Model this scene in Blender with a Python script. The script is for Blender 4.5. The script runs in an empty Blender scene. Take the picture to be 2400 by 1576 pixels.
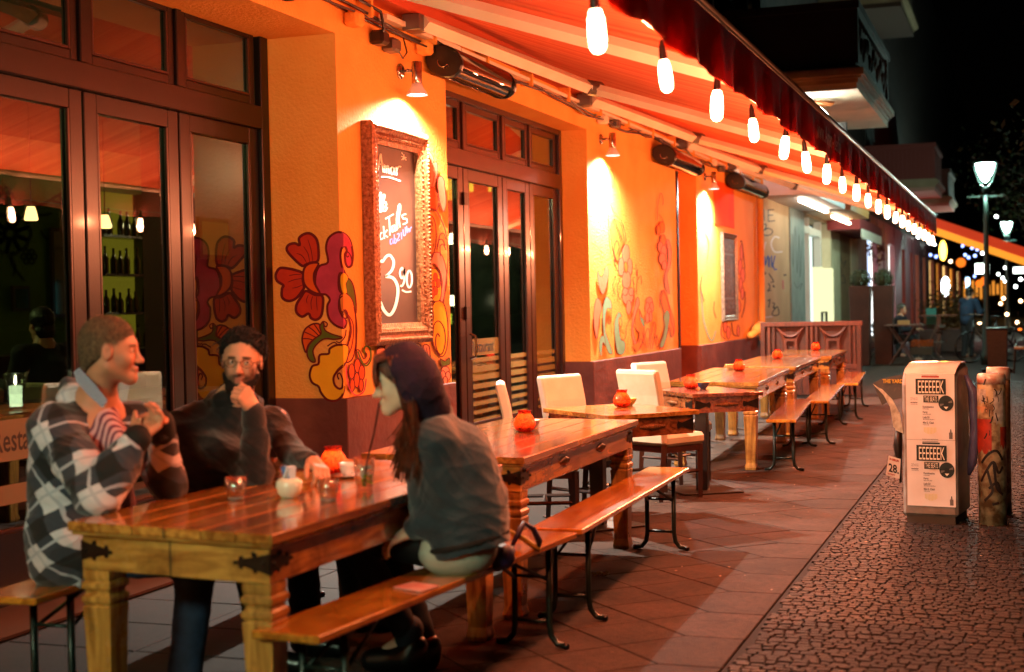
import bpy, bmesh, math, random
import numpy as np
from mathutils import Vector, Matrix
random.seed(7); rng = np.random.RandomState(7)
C = bpy.context.scene.collection
scene = bpy.context.scene
PI = math.pi

# ------------------------------------------------------------------ camera
F, CX, CY = 3333.0, 1200.0, 788.0              # 50 mm lens on a 36 mm wide frame
CAM = np.array([4.3, 0.0, 1.45])
yaw, pitch, rho = math.atan(1200/3333.), math.atan(68/3333.), 0.02
_H = np.array([math.cos(yaw), math.sin(yaw), 0]); _f0 = np.array([-math.sin(yaw), math.cos(yaw), 0]); _Z = np.array([0, 0, 1.])
CF = _f0*math.cos(pitch)-_Z*math.sin(pitch); _V = _Z*math.cos(pitch)+_f0*math.sin(pitch)
CR = _H*math.cos(rho)-_V*math.sin(rho); CU = _V*math.cos(rho)+_H*math.sin(rho)
def U(px, py, x=None, y=None, z=None):
    """point of the place seen at a spot of the photograph, on the plane x=, y= or z="""
    d = CR*(px-CX)/F-CU*(py-CY)/F+CF
    t = (x-CAM[0])/d[0] if x is not None else (y-CAM[1])/d[1] if y is not None else (z-CAM[2])/d[2]
    return CAM+t*d
def UZ(px, py, Z):
    return CAM+Z*(CR*(px-CX)/F-CU*(py-CY)/F+CF)
cd = bpy.data.cameras.new('camera'); cam = bpy.data.objects.new('camera', cd); C.objects.link(cam)
cam.matrix_world = Matrix(((CR[0], CU[0], -CF[0], CAM[0]), (CR[1], CU[1], -CF[1], CAM[1]), (CR[2], CU[2], -CF[2], CAM[2]), (0, 0, 0, 1)))
cd.lens = 50; cd.sensor_width = 36; cd.clip_start = 0.05; cd.clip_end = 600
cd.dof.use_dof = True; cd.dof.focus_distance = 9.8; cd.dof.aperture_fstop = 2.0; cd.dof.aperture_blades = 7
scene.camera = cam

# ------------------------------------------------------------------ night sky, exposure
w = bpy.data.worlds.new('World'); scene.world = w; w.use_nodes = True
nt = w.node_tree; bg = nt.nodes['Background']
sky = nt.nodes.new('ShaderNodeTexSky'); sky.sky_type = 'NISHITA'; sky.sun_disc = False
sky.sun_elevation = math.radians(-4); sky.sun_rotation = math.radians(250)
nt.links.new(sky.outputs[0], bg.inputs[0]); bg.inputs[1].default_value = 0.006
scene.view_settings.view_transform = 'Standard'; scene.view_settings.look = 'None'
scene.view_settings.gamma = 1; scene.view_settings.exposure = 1.35; scene.view_settings.use_curve_mapping = False
cy = scene.cycles
cy.use_denoising = True; cy.max_bounces = 7; cy.diffuse_bounces = 3; cy.glossy_bounces = 4; cy.transparent_max_bounces = 16
cy.transmission_bounces = 6; cy.caustics_reflective = False; cy.caustics_refractive = False; cy.sample_clamp_indirect = 3.0
cy.use_light_tree = True

# ------------------------------------------------------------------ materials
def lin(h):
    if not isinstance(h, str): return (h[0], h[1], h[2], 1)
    h = h.lstrip('#'); v = [int(h[i:i+2], 16)/255 for i in (0, 2, 4)]
    return tuple([(c/12.92 if c <= .04045 else ((c+.055)/1.055)**2.4) for c in v]+[1])
MATS = {}
def mat(name, col, rough=.6, metal=0, col2=None, scale=8, bump=0, bscale=40, spec=.5, coat=0, emit=None, estr=0, stretch=(1, 1, 1),
        detail=5, lo=.35, hi=.65, trans=0, rvar=0, sss=0, alpha=1, sheen=0):
    if name in MATS: return MATS[name]
    m = bpy.data.materials.new(name); m.use_nodes = True; n = m.node_tree.nodes; L = m.node_tree.links
    b = n['Principled BSDF']; b.inputs['Base Color'].default_value = lin(col); b.inputs['Roughness'].default_value = rough
    b.inputs['Metallic'].default_value = metal; b.inputs['Specular IOR Level'].default_value = spec
    b.inputs['Coat Weight'].default_value = coat; b.inputs['Coat Roughness'].default_value = .08
    b.inputs['Transmission Weight'].default_value = trans; b.inputs['Alpha'].default_value = alpha
    b.inputs['Sheen Weight'].default_value = sheen
    if sss: b.inputs['Subsurface Weight'].default_value = sss; b.inputs['Subsurface Radius'].default_value = (.02, .008, .004); b.inputs['Subsurface Scale'].default_value = .5
    if emit is not None: b.inputs['Emission Color'].default_value = lin(emit); b.inputs['Emission Strength'].default_value = estr
    tc = n.new('ShaderNodeTexCoord'); mp = n.new('ShaderNodeMapping'); L.new(tc.outputs['Object'], mp.inputs[0])
    mp.inputs['Scale'].default_value = stretch
    if col2 is not None:
        nz = n.new('ShaderNodeTexNoise'); nz.inputs['Scale'].default_value = scale; nz.inputs['Detail'].default_value = detail
        L.new(mp.outputs[0], nz.inputs['Vector'])
        cr = n.new('ShaderNodeValToRGB'); cr.color_ramp.elements[0].position = lo; cr.color_ramp.elements[1].position = hi
        cr.color_ramp.elements[0].color = lin(col); cr.color_ramp.elements[1].color = lin(col2)
        L.new(nz.outputs['Fac'], cr.inputs[0]); L.new(cr.outputs[0], b.inputs['Base Color'])
        if rvar:
            mr = n.new('ShaderNodeMapRange'); mr.inputs['To Min'].default_value = rough; mr.inputs['To Max'].default_value = rough+rvar
            L.new(nz.outputs['Fac'], mr.inputs[0]); L.new(mr.outputs[0], b.inputs['Roughness'])
    if bump:
        nb = n.new('ShaderNodeTexNoise'); nb.inputs['Scale'].default_value = bscale; nb.inputs['Detail'].default_value = 6
        L.new(mp.outputs[0], nb.inputs['Vector']); bp = n.new('ShaderNodeBump'); bp.inputs['Strength'].default_value = bump
        bp.inputs['Distance'].default_value = .01; L.new(nb.outputs['Fac'], bp.inputs['Height']); L.new(bp.outputs[0], b.inputs['Normal'])
    MATS[name] = m; return m
def emis(name, col, s):
    if name in MATS: return MATS[name]
    m = bpy.data.materials.new(name); m.use_nodes = True; n = m.node_tree.nodes; n.clear()
    e = n.new('ShaderNodeEmission'); e.inputs[0].default_value = lin(col); e.inputs[1].default_value = s
    o = n.new('ShaderNodeOutputMaterial'); m.node_tree.links.new(e.outputs[0], o.inputs[0]); MATS[name] = m; return m
def thin_glass(name, tint='#ffffff', refl=.06, top=.9, rough=0.0):
    m = bpy.data.materials.new(name); m.use_nodes = True; n = m.node_tree.nodes; L = m.node_tree.links; n.clear()
    t = n.new('ShaderNodeBsdfTransparent'); t.inputs[0].default_value = lin(tint)
    g = n.new('ShaderNodeBsdfGlossy'); g.inputs['Roughness'].default_value = rough
    lw = n.new('ShaderNodeLayerWeight'); lw.inputs[0].default_value = .5
    pw = n.new('ShaderNodeMath'); pw.operation = 'POWER'; pw.inputs[1].default_value = 3.0; L.new(lw.outputs['Facing'], pw.inputs[0])
    mr = n.new('ShaderNodeMapRange'); mr.inputs['To Min'].default_value = refl; mr.inputs['To Max'].default_value = top; L.new(pw.outputs[0], mr.inputs[0])
    mx = n.new('ShaderNodeMixShader'); L.new(mr.outputs[0], mx.inputs[0]); L.new(t.outputs[0], mx.inputs[1]); L.new(g.outputs[0], mx.inputs[2])
    o = n.new('ShaderNodeOutputMaterial'); L.new(mx.outputs[0], o.inputs[0]); MATS[name] = m; return m

M = dict(
 orange=mat('orange_plaster', '#ee9a40', .8, col2='#f4ae54', scale=2.2, bump=1.0, bscale=38, spec=.25, lo=.25, hi=.75, detail=9),
 deeporange=mat('deep_orange_plaster', '#d84a10', .8, col2='#e05a14', scale=2, bump=.3, bscale=30, spec=.2),
 plinth=mat('maroon_plinth_paint', '#5c2a22', .5, col2='#7c4436', scale=2.5, bump=.6, bscale=14, spec=.4, lo=.4, hi=.75),
 frame=mat('dark_brown_door_paint', '#100604', .3, col2='#180a06', scale=3, spec=.4, coat=.1, bump=.05, bscale=60),
 framel=mat('red_brown_door_paint', '#2e140d', .3, col2='#3a1a12', scale=4, spec=.45, coat=.15),
 white=mat('white_leather', '#e6ded2', .45, col2='#dcd2c4', scale=6, bump=.08, bscale=60),
 beige=mat('beige_leather', '#c9b79a', .5, col2='#bba888', scale=6, bump=.08, bscale=60),
 darkwood=mat('dark_stained_wood', '#2e150c', .3, col2='#43200f', scale=6, stretch=(1, 1, .15), coat=.3),
 steel=mat('dark_green_steel', '#16211c', .35, .3, col2='#1f2a24', scale=9),
 black=mat('black_plastic', '#0b0a0a', .3), chrome=mat('brushed_chrome', '#b8b0a8', .18, 1, col2='#8e8780', scale=30),
 iron=mat('black_iron_fitting', '#241812', .45, .6, col2='#30241c', scale=30),
 cream=mat('cream_enamel', '#e9dfc8', .35, col2='#ddd0b4', scale=3),
 grey=mat('grey_metal', '#77736e', .35, .8), rust=mat('old_cable_brown', '#3a1c12', .6),
 paper=mat('poster_paper', '#ece6e0', .7, col2='#e0d8d0', scale=5, bump=.15, bscale=9),
 ink=mat('black_print', '#0c0d0b', .6), inkgreen=mat('dark_green_print', '#152018', .6), inkyellow=mat('pale_yellow_print', '#e2d58a', .7), greyprint=mat('grey_print', '#6a6560', .6), redprint=mat('red_print', '#a8341c', .6),
 chalk=mat('white_chalk_paint', '#efe6d2', .8), lilac=mat('lilac_chalk', '#a58ad0', .8),
 board=mat('blackboard', '#2b1712', .38, col2='#3b221a', scale=5, spec=.5),
 gilt=mat('carved_bronze_frame', '#6b3a1e', .3, .55, col2='#a8714a', scale=40, bump=.8, bscale=60),
)
M['glass'] = thin_glass('window_glass', '#c4c8bc', .13, .95)
M['tglass'] = thin_glass('drinking_glass', '#fbfbfa', .16, .9)

def wood(name, c1, c2, rough=.22, coat=.5, ax=1, scale=5.0):
    """varnished boards: long grain along one axis, knots, uneven gloss; every board gets its own tone"""
    m = bpy.data.materials.new(name); m.use_nodes = True; n = m.node_tree.nodes; L = m.node_tree.links; b = n['Principled BSDF']
    tc = n.new('ShaderNodeTexCoord'); mp = n.new('ShaderNodeMapping'); s = [9, 9, 9]; s[ax] = .9; mp.inputs['Scale'].default_value = s
    oi = n.new('ShaderNodeObjectInfo'); ad = n.new('ShaderNodeVectorMath'); ad.operation = 'ADD'
    ml = n.new('ShaderNodeVectorMath'); ml.operation = 'SCALE'; ml.inputs[3].default_value = 13.0
    cb = n.new('ShaderNodeCombineXYZ'); [L.new(oi.outputs['Random'], cb.inputs[i]) for i in range(3)]
    L.new(cb.outputs[0], ml.inputs[0]); L.new(tc.outputs['Object'], ad.inputs[0]); L.new(ml.outputs[0], ad.inputs[1]); L.new(ad.outputs[0], mp.inputs[0])
    nz = n.new('ShaderNodeTexNoise'); nz.inputs['Scale'].default_value = scale*.5; nz.inputs['Detail'].default_value = 7; nz.inputs['Distortion'].default_value = 1.2
    L.new(mp.outputs[0], nz.inputs['Vector'])
    cr = n.new('ShaderNodeValToRGB'); cr.color_ramp.elements[0].position = .34; cr.color_ramp.elements[1].position = .66
    cr.color_ramp.elements[0].color = lin(c1); cr.color_ramp.elements[1].color = lin(c2); L.new(nz.outputs['Fac'], cr.inputs[0])
    hs = n.new('ShaderNodeHueSaturation'); mr = n.new('ShaderNodeMapRange'); mr.inputs['To Min'].default_value = .75; mr.inputs['To Max'].default_value = 1.25
    L.new(oi.outputs['Random'], mr.inputs[0]); L.new(mr.outputs[0], hs.inputs['Value']); L.new(cr.outputs[0], hs.inputs['Color']); L.new(hs.outputs[0], b.inputs['Base Color'])
    n2 = n.new('ShaderNodeTexNoise'); n2.inputs['Scale'].default_value = 2.2; n2.inputs['Detail'].default_value = 4; L.new(tc.outputs['Object'], n2.inputs['Vector'])
    r2 = n.new('ShaderNodeMapRange'); r2.inputs['To Min'].default_value = rough-.08; r2.inputs['To Max'].default_value = rough+.2; L.new(n2.outputs['Fac'], r2.inputs[0])
    L.new(r2.outputs[0], b.inputs['Roughness']); b.inputs['Coat Weight'].default_value = coat; b.inputs['Coat Roughness'].default_value = .12
    n3 = n.new('ShaderNodeTexNoise'); n3.inputs['Scale'].default_value = 5; n3.inputs['Detail'].default_value = 10; n3.inputs['Roughness'].default_value = .75; L.new(tc.outputs['Object'], n3.inputs['Vector'])
    r3 = n.new('ShaderNodeValToRGB'); r3.color_ramp.elements[0].position = .36; r3.color_ramp.elements[0].color = (.38, .34, .3, 1); r3.color_ramp.elements[1].position = .52; r3.color_ramp.elements[1].color = (1, 1, 1, 1)
    mm = n.new('ShaderNodeMixRGB'); mm.blend_type = 'MULTIPLY'; mm.inputs[0].default_value = .75; L.new(n3.outputs['Fac'], r3.inputs[0]); L.new(hs.outputs[0], mm.inputs[1]); L.new(r3.outputs[0], mm.inputs[2]); L.new(mm.outputs[0], b.inputs['Base Color'])
    ma = n.new('ShaderNodeMath'); ma.operation = 'MULTIPLY_ADD'; ma.inputs[1].default_value = -.35; ma.inputs[2].default_value = .16; ma.use_clamp = False; L.new(n3.outputs['Fac'], ma.inputs[0]); a2 = n.new('ShaderNodeMath'); a2.operation = 'ADD'; L.new(r2.outputs[0], a2.inputs[0]); L.new(ma.outputs[0], a2.inputs[1]); a2.use_clamp = True; L.new(a2.outputs[0], b.inputs['Roughness'])
    bp = n.new('ShaderNodeBump'); bp.inputs['Strength'].default_value = .18; bp.inputs['Distance'].default_value = .004
    L.new(nz.outputs['Fac'], bp.inputs['Height']); L.new(bp.outputs[0], b.inputs['Normal'])
    return m
M['table'] = wood('varnished_table_wood', '#80491a', '#c48a40', .12, .9)
M['tablex'] = wood('varnished_apron_wood', '#905a24', '#d09a4c', .25, .4, 0)
M['leg'] = wood('varnished_leg_wood', '#80501e', '#c08c44', .25, .4, 2)
M['bench'] = wood('varnished_bench_wood', '#a45a18', '#e09634', .14, .8)
M['redwood'] = wood('red_brown_table_wood', '#5c2c1a', '#985832', .18, .6)
M['fencewood'] = wood('red_stained_fence_wood', '#3c160a', '#542410', .5, .05, 2)

# ------------------------------------------------------------------ mesh helpers
ORG = {}
class MB:
    def __init__(s): s.v = []; s.f = []; s.mi = []; s.cur = 0; s.sm = []; s.smooth = False
    def add(s, vs, fs):
        o = len(s.v); s.v += [tuple(map(float, v)) for v in vs]
        for f in fs: s.f.append([i+o for i in f]); s.mi.append(s.cur); s.sm.append(s.smooth)
        return s
    def box(s, a, b, M4=None):
        x0, y0, z0 = [min(p, q) for p, q in zip(a, b)]; x1, y1, z1 = [max(p, q) for p, q in zip(a, b)]
        vs = [(x0, y0, z0), (x1, y0, z0), (x1, y1, z0), (x0, y1, z0), (x0, y0, z1), (x1, y0, z1), (x1, y1, z1), (x0, y1, z1)]
        if M4: vs = [M4 @ Vector(v) for v in vs]
        return s.add(vs, [(0, 3, 2, 1), (4, 5, 6, 7), (0, 1, 5, 4), (1, 2, 6, 5), (2, 3, 7, 6), (3, 0, 4, 7)])
    def cbox(s, c, d, M4=None): return s.box([c[i]-d[i]/2 for i in range(3)], [c[i]+d[i]/2 for i in range(3)], M4)
    def tube(s, pts, r, n=8, cap=True, sq=False):
        pts = [Vector(p) for p in pts]; rs = r if isinstance(r, (list, tuple)) else [r]*len(pts); up = None; rings = []
        for i, p in enumerate(pts):
            t = (pts[min(i+1, len(pts)-1)]-pts[max(i-1, 0)]).normalized()
            if up is None: up = t.orthogonal().normalized()
            a = (up-up.dot(t)*t).normalized(); b = t.cross(a); up = a
            rings.append([p+(a*math.cos(2*PI*k/n+(PI/4 if n == 4 else 0))+b*math.sin(2*PI*k/n+(PI/4 if n == 4 else 0)))*rs[i] for k in range(n)])
        o = len(s.v); vs = [v for rg in rings for v in rg]; fs = []
        for i in range(len(pts)-1):
            for k in range(n): fs.append((i*n+k, i*n+(k+1) % n, (i+1)*n+(k+1) % n, (i+1)*n+k))
        if cap: fs.append(tuple(range(n))[::-1]); fs.append(tuple((len(pts)-1)*n+k for k in range(n)))
        return s.add(vs, fs)
    def lathe(s, prof, c=(0, 0, 0), n=24, M4=None):
        vs = []; fs = []
        for r, z in prof:
            for k in range(n):
                v = Vector((c[0]+r*math.cos(2*PI*k/n), c[1]+r*math.sin(2*PI*k/n), c[2]+z)); vs.append(M4 @ v if M4 else v)
        for i in range(len(prof)-1):
            for k in range(n): fs.append((i*n+k, i*n+(k+1) % n, (i+1)*n+(k+1) % n, (i+1)*n+k))
        if prof[0][0] > 1e-4: fs.append(tuple(range(n))[::-1])
        if prof[-1][0] > 1e-4: fs.append(tuple((len(prof)-1)*n+k for k in range(n)))
        return s.add(vs, fs)
    def sqlathe(s, prof, c):
        vs = []; fs = []
        for r, z in prof: vs += [(c[0]+a*r, c[1]+b*r, z) for a, b in ((-1, -1), (1, -1), (1, 1), (-1, 1))]
        for i in range(len(prof)-1):
            for k in range(4): fs.append((i*4+k, i*4+(k+1) % 4, (i+1)*4+(k+1) % 4, (i+1)*4+k))
        fs.append((3, 2, 1, 0)); fs.append(tuple((len(prof)-1)*4+k for k in range(4)))
        return s.add(vs, fs)
    def sph(s, c, r, n=16, m=10, sx=1, sy=1, sz=1):
        pr = [(max(1e-5, math.sin(PI*i/m)), -math.cos(PI*i/m)) for i in range(m+1)]
        vs = []; fs = []
        for a, z in pr:
            for k in range(n): vs.append((c[0]+r*sx*a*math.cos(2*PI*k/n), c[1]+r*sy*a*math.sin(2*PI*k/n), c[2]+r*sz*z))
        for i in range(m):
            for k in range(n): fs.append((i*n+k, i*n+(k+1) % n, (i+1)*n+(k+1) % n, (i+1)*n+k))
        return s.add(vs, fs)
    def prism(s, poly, d):      # flat 3-D polygon pushed along the vector d
        n = len(poly); vs = [Vector(p) for p in poly]+[Vector(p)+Vector(d) for p in poly]
        return s.add(vs, [tuple(range(n))[::-1], tuple(range(n, 2*n))]+[(i, (i+1) % n, n+(i+1) % n, n+i) for i in range(n)])
def obj(name, mb, mats, parent=None, bevel=0, smooth=None, org=None):
    if not mb.f: raise ValueError('empty mesh '+name)
    o0 = Vector(org) if org is not None else Vector(ORG.get(parent, (0, 0, 0))) if parent is not None else Vector((0, 0, 0))
    me = bpy.data.meshes.new(name); me.from_pydata([tuple(Vector(v)-o0) for v in mb.v], [], mb.f)
    for m_ in (mats if isinstance(mats, (list, tuple)) else [mats]): me.materials.append(m_)
    me.polygons.foreach_set('material_index', mb.mi)
    me.polygons.foreach_set('use_smooth', [bool(x) or bool(smooth) for x in mb.sm])
    bm = bmesh.new(); bm.from_mesh(me)
    bmesh.ops.recalc_face_normals(bm, faces=bm.faces) if len(bm.faces) < 60000 else None
    if bevel:
        es = [e for e in bm.edges if len(e.link_faces) == 2 and e.calc_face_angle(0) > .6]
        bmesh.ops.bevel(bm, geom=es, offset=bevel, segments=1, affect='EDGES', profile=.5, clamp_overlap=True)
    bm.to_mesh(me); bm.free(); me.update()
    o = bpy.data.objects.new(name, me); C.objects.link(o)
    if parent is not None: o.parent = parent; ORG[o] = o0
    else:
        o.location = o0; ORG[o] = o0
    return o
def tag(o, label=None, cat=None, group=None, kind=None):
    if label: o['label'] = label
    if cat: o['category'] = cat
    if group: o['group'] = group
    if kind: o['kind'] = kind
    return o
def thing(name, label, cat, loc=(0, 0, 0), group=None):
    o = bpy.data.objects.new(name, None); C.objects.link(o); o.empty_display_size = .1; o.location = tuple(map(float, loc))
    ORG[o] = Vector(tuple(map(float, loc))); return tag(o, label, cat, group)
def copy_tree(o, parent=None):
    c = o.copy(); C.objects.link(c)
    if parent is not None: c.parent = parent
    for ch in list(o.children): copy_tree(ch, c)
    return c
def place(o, loc, rz=0, label=None, group=None):
    o.location = loc; o.rotation_euler = (0, 0, rz)
    if label: o['label'] = label
    if group: o['group'] = group
    return o
# flat paint: outlines and strokes traced on a wall plane
def cr_(pts, closed=False, k=5):
    P = [np.array(p, float) for p in pts]; n = len(P); out = []
    rngi = range(n) if closed else range(n-1)
    for i in rngi:
        g = (lambda j: P[j % n]) if closed else (lambda j: P[min(max(j, 0), n-1)])
        a, b, c, d = g(i-1), g(i), g(i+1), g(i+2)
        for q in range(k):
            t = q/k; out.append(.5*((2*b)+(-a+c)*t+(2*a-5*b+4*c-d)*t*t+(-a+3*b-3*c+d)*t**3))
    if not closed: out.append(P[-1])
    return out
def clipx(poly, x, left):
    out = []; n = len(poly)
    for i in range(n):
        a, b = poly[i], poly[(i+1) % n]; ia = (a[0] <= x) == left; ib = (b[0] <= x) == left
        if ia: out.append(a)
        if ia != ib:
            t = (x-a[0])/(b[0]-a[0]+1e-9); out.append(a+(b-a)*t)
    return out
def fill(mb, pts, to3, idx, split=None, smoothed=True):
    p = cr_(pts, True, 4) if smoothed else [np.array(q, float) for q in pts]
    for q in ([clipx(p, split, True), clipx(p, split, False)] if split else [p]):
        if len(q) < 3: continue
        v3 = [Vector(to3(a[0], a[1])) for a in q]
        from mathutils.geometry import tessellate_polygon
        mb.cur = idx; mb.add(v3, [tuple(t) for t in tessellate_polygon([v3])])
def stroke(mb, pts, to3, wpx, idx, closed=False, taper=False, k=5):
    p = cr_(pts, closed, k); n = len(p); L = []; R = []
    for i in range(n):
        a = p[(i-1) % n if closed else max(i-1, 0)]; b = p[(i+1) % n if closed else min(i+1, n-1)]
        t = b-a; t = t/(np.linalg.norm(t)+1e-6); nn = np.array([-t[1], t[0]]); ww = wpx/2*(math.sin(PI*min(1, max(0, (i+1)/(n+1))))**.5 if taper else 1)
        L.append(p[i]+nn*ww); R.append(p[i]-nn*ww)
    mb.cur = idx; vs = [to3(*a) for a in L]+[to3(*a) for a in R]
    mb.add(vs, [(i, (i+1) % n, n+(i+1) % n, n+i) for i in range(n if closed else n-1)])
def text_mesh(txt, size, to3, bold=0, sx=1.0, align='LEFT', space=1.0):
    """flat lettering as a mesh; to3 maps (u,v) metres on the sign to the world"""
    cu = bpy.data.curves.new('t', 'FONT'); cu.body = txt; cu.size = size; cu.align_x = align; cu.offset = bold; cu.resolution_u = 2; cu.space_character = space
    o = bpy.data.objects.new('t', cu); me = bpy.data.meshes.new_from_object(o)
    vs = [to3(v.co.x*sx, v.co.y) for v in me.vertices]; fs = [tuple(p.vertices) for p in me.polygons]
    bpy.data.objects.remove(o); bpy.data.curves.remove(cu); bpy.data.meshes.remove(me)
    return vs, fs
# ================================================================== SETTING: ground
def struct(o): return tag(o, kind='structure')
concrete = mat('concrete_slab', '#15110e', .75, col2='#1e1815', scale=14, bump=.35, bscale=120, detail=8, spec=.4)
def slabmat():
    m = mat('granite_slab', '#3a2a22', .66, col2='#4e3c32', scale=26, bump=.9, bscale=130, detail=8, spec=.22, rvar=.2)
    n = m.node_tree.nodes; L = m.node_tree.links; b = n['Principled BSDF']; old = b.inputs['Base Color'].links[0].from_socket
    oi = n.new('ShaderNodeObjectInfo'); hs = n.new('ShaderNodeHueSaturation'); mr = n.new('ShaderNodeMapRange'); mr.inputs['To Min'].default_value = .72; mr.inputs['To Max'].default_value = 1.2
    gg = n.new('ShaderNodeNewGeometry'); nw = n.new('ShaderNodeTexNoise'); nw.inputs['Scale'].default_value = 2.4; nw.inputs['Detail'].default_value = 7; nw.inputs['Roughness'].default_value = .7; L.new(gg.outputs['Position'], nw.inputs['Vector'])
    rw_ = n.new('ShaderNodeValToRGB'); rw_.color_ramp.elements[0].position = .38; rw_.color_ramp.elements[0].color = (.45, .43, .42, 1); rw_.color_ramp.elements[1].position = .58; rw_.color_ramp.elements[1].color = (1, 1, 1, 1); mw = n.new('ShaderNodeMixRGB'); mw.blend_type = 'MULTIPLY'; mw.inputs[0].default_value = .8
    L.new(nw.outputs['Fac'], rw_.inputs[0]); L.new(oi.outputs['Random'], mr.inputs[0]); L.new(mr.outputs[0], hs.inputs['Value']); L.new(old, hs.inputs['Color']); L.new(hs.outputs[0], mw.inputs[1]); L.new(rw_.outputs[0], mw.inputs[2]); L.new(mw.outputs[0], b.inputs['Base Color'])
    return m
M['slab'] = slabmat()
cobm = mat('basalt_cobble', '#17100c', .62, col2='#2c1f17', scale=30, bump=.6, bscale=150, spec=.25)
n_ = cobm.node_tree.nodes; L_ = cobm.node_tree.links; b_ = n_['Principled BSDF']; old_ = b_.inputs['Base Color'].links[0].from_socket
ge = n_.new('ShaderNodeNewGeometry'); hs_ = n_.new('ShaderNodeHueSaturation'); mr_ = n_.new('ShaderNodeMapRange'); mr_.inputs['To Min'].default_value = .5; mr_.inputs['To Max'].default_value = 1.5
L_.new(ge.outputs['Random Per Island'], mr_.inputs[0]); L_.new(mr_.outputs[0], hs_.inputs['Value']); L_.new(old_, hs_.inputs['Color']); L_.new(hs_.outputs[0], b_.inputs['Base Color'])
M['cobble'] = cobm
dirt = mat('dark_joint_sand', '#120d0a', .95, col2='#1c1510', scale=20, bump=.4, bscale=90)
asph = mat('asphalt', '#34302d', .75, col2='#423d39', scale=40, bump=.5, bscale=200)
mb = MB(); mb.box((-60, -40, -.6), (90, 320, -.02)); struct(obj('ground', mb, dirt))
mb = MB(); mb.box((5.6, -30, -.02), (14, 250, -.004)); struct(obj('road', mb, asph))
pav = struct(obj('pavement', MB().box((0.0, -8, -.019), (3.16, 150, -.012)), dirt))
tile_rough = random.Random(3)
def piece_mesh(name, poly, h, m, jitter=0):
    n = len(poly); ins = .004; c = np.mean(poly, 0); mbp = MB()
    top = [((p[0]-c[0]), (p[1]-c[1])) for p in poly]
    def sh(p, d): L = math.hypot(*p); return (p[0]*(1-d/L), p[1]*(1-d/L))
    vs = [(*sh(p, .003), -.012) for p in top]+[(*sh(p, .003), -.004+h) for p in top]+[(*sh(p, .009), h) for p in top]
    fs = [tuple(range(2*n, 3*n))]
    for k in (0, 1):
        for i in range(n): fs.append((k*n+i, k*n+(i+1) % n, (k+1)*n+(i+1) % n, (k+1)*n+i))
    mbp.add(vs, fs); o = obj(name, mbp, m); me = o.data; bpy.data.objects.remove(o); return me, c
def lay(me, name, x, y, parent, tz=0, tilt=.004):
    o = bpy.data.objects.new(name, me); C.objects.link(o); o.parent = parent; o.location = (x, y, tz)
    o.rotation_euler = (tile_rough.uniform(-tilt, tilt), tile_rough.uniform(-tilt, tilt), 0); return o
# 35 cm plates laid on the diagonal with mitre stones along the kerb line
dm, _ = piece_mesh('paving_slab', [(-.25, 0), (0, -.25), (.25, 0), (0, .25)], 0, M['slab'])
mt, mc = piece_mesh('edge_slab', [(2.895, 0), (3.155, 0), (3.155, .5), (2.895, .5), (2.645, .25)], 0, M['slab'])
rest = MB()
for j in range(-4, 120):
    y0 = 4.06+.5*j
    if y0 < 24: lay(mt, 'edge_slab', mc[0], y0+mc[1], pav, tile_rough.uniform(-.0012, .0012))
    for i in range(6):
        x = 2.645-.25*i; y = y0+(0 if i % 2 == 0 else .25)
        if x < 1.3: continue
        if 4.5 < y < 20.5: lay(dm, 'paving_slab', x, y, pav, tile_rough.uniform(-.0012, .0012))
        else: rest.add([(x-.247, y, -.001), (x, y-.247, -.001), (x+.247, y, -.001), (x, y+.247, -.001)], [(0, 1, 2, 3)])
    if y0 >= 24: rest.add([(2.899, y0, -.001), (3.152, y0, -.001), (3.152, y0+.494, -.001), (2.899, y0+.494, -.001), (2.65, y0+.25, -.001)], [(0, 1, 2, 3, 4)])
tag(obj('far_slabs', rest, M['slab'], pav), kind='stuff')
# large entrance slabs under the first table
em, _ = piece_mesh('entrance_slab', [(-.33, -.24), (.33, -.24), (.33, .24), (-.33, .24)], 0, concrete)
for i in range(2):
    for j in range(12): lay(em, 'entrance_slab', .34+.665*i, 3.0+.485*j, pav)
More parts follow.
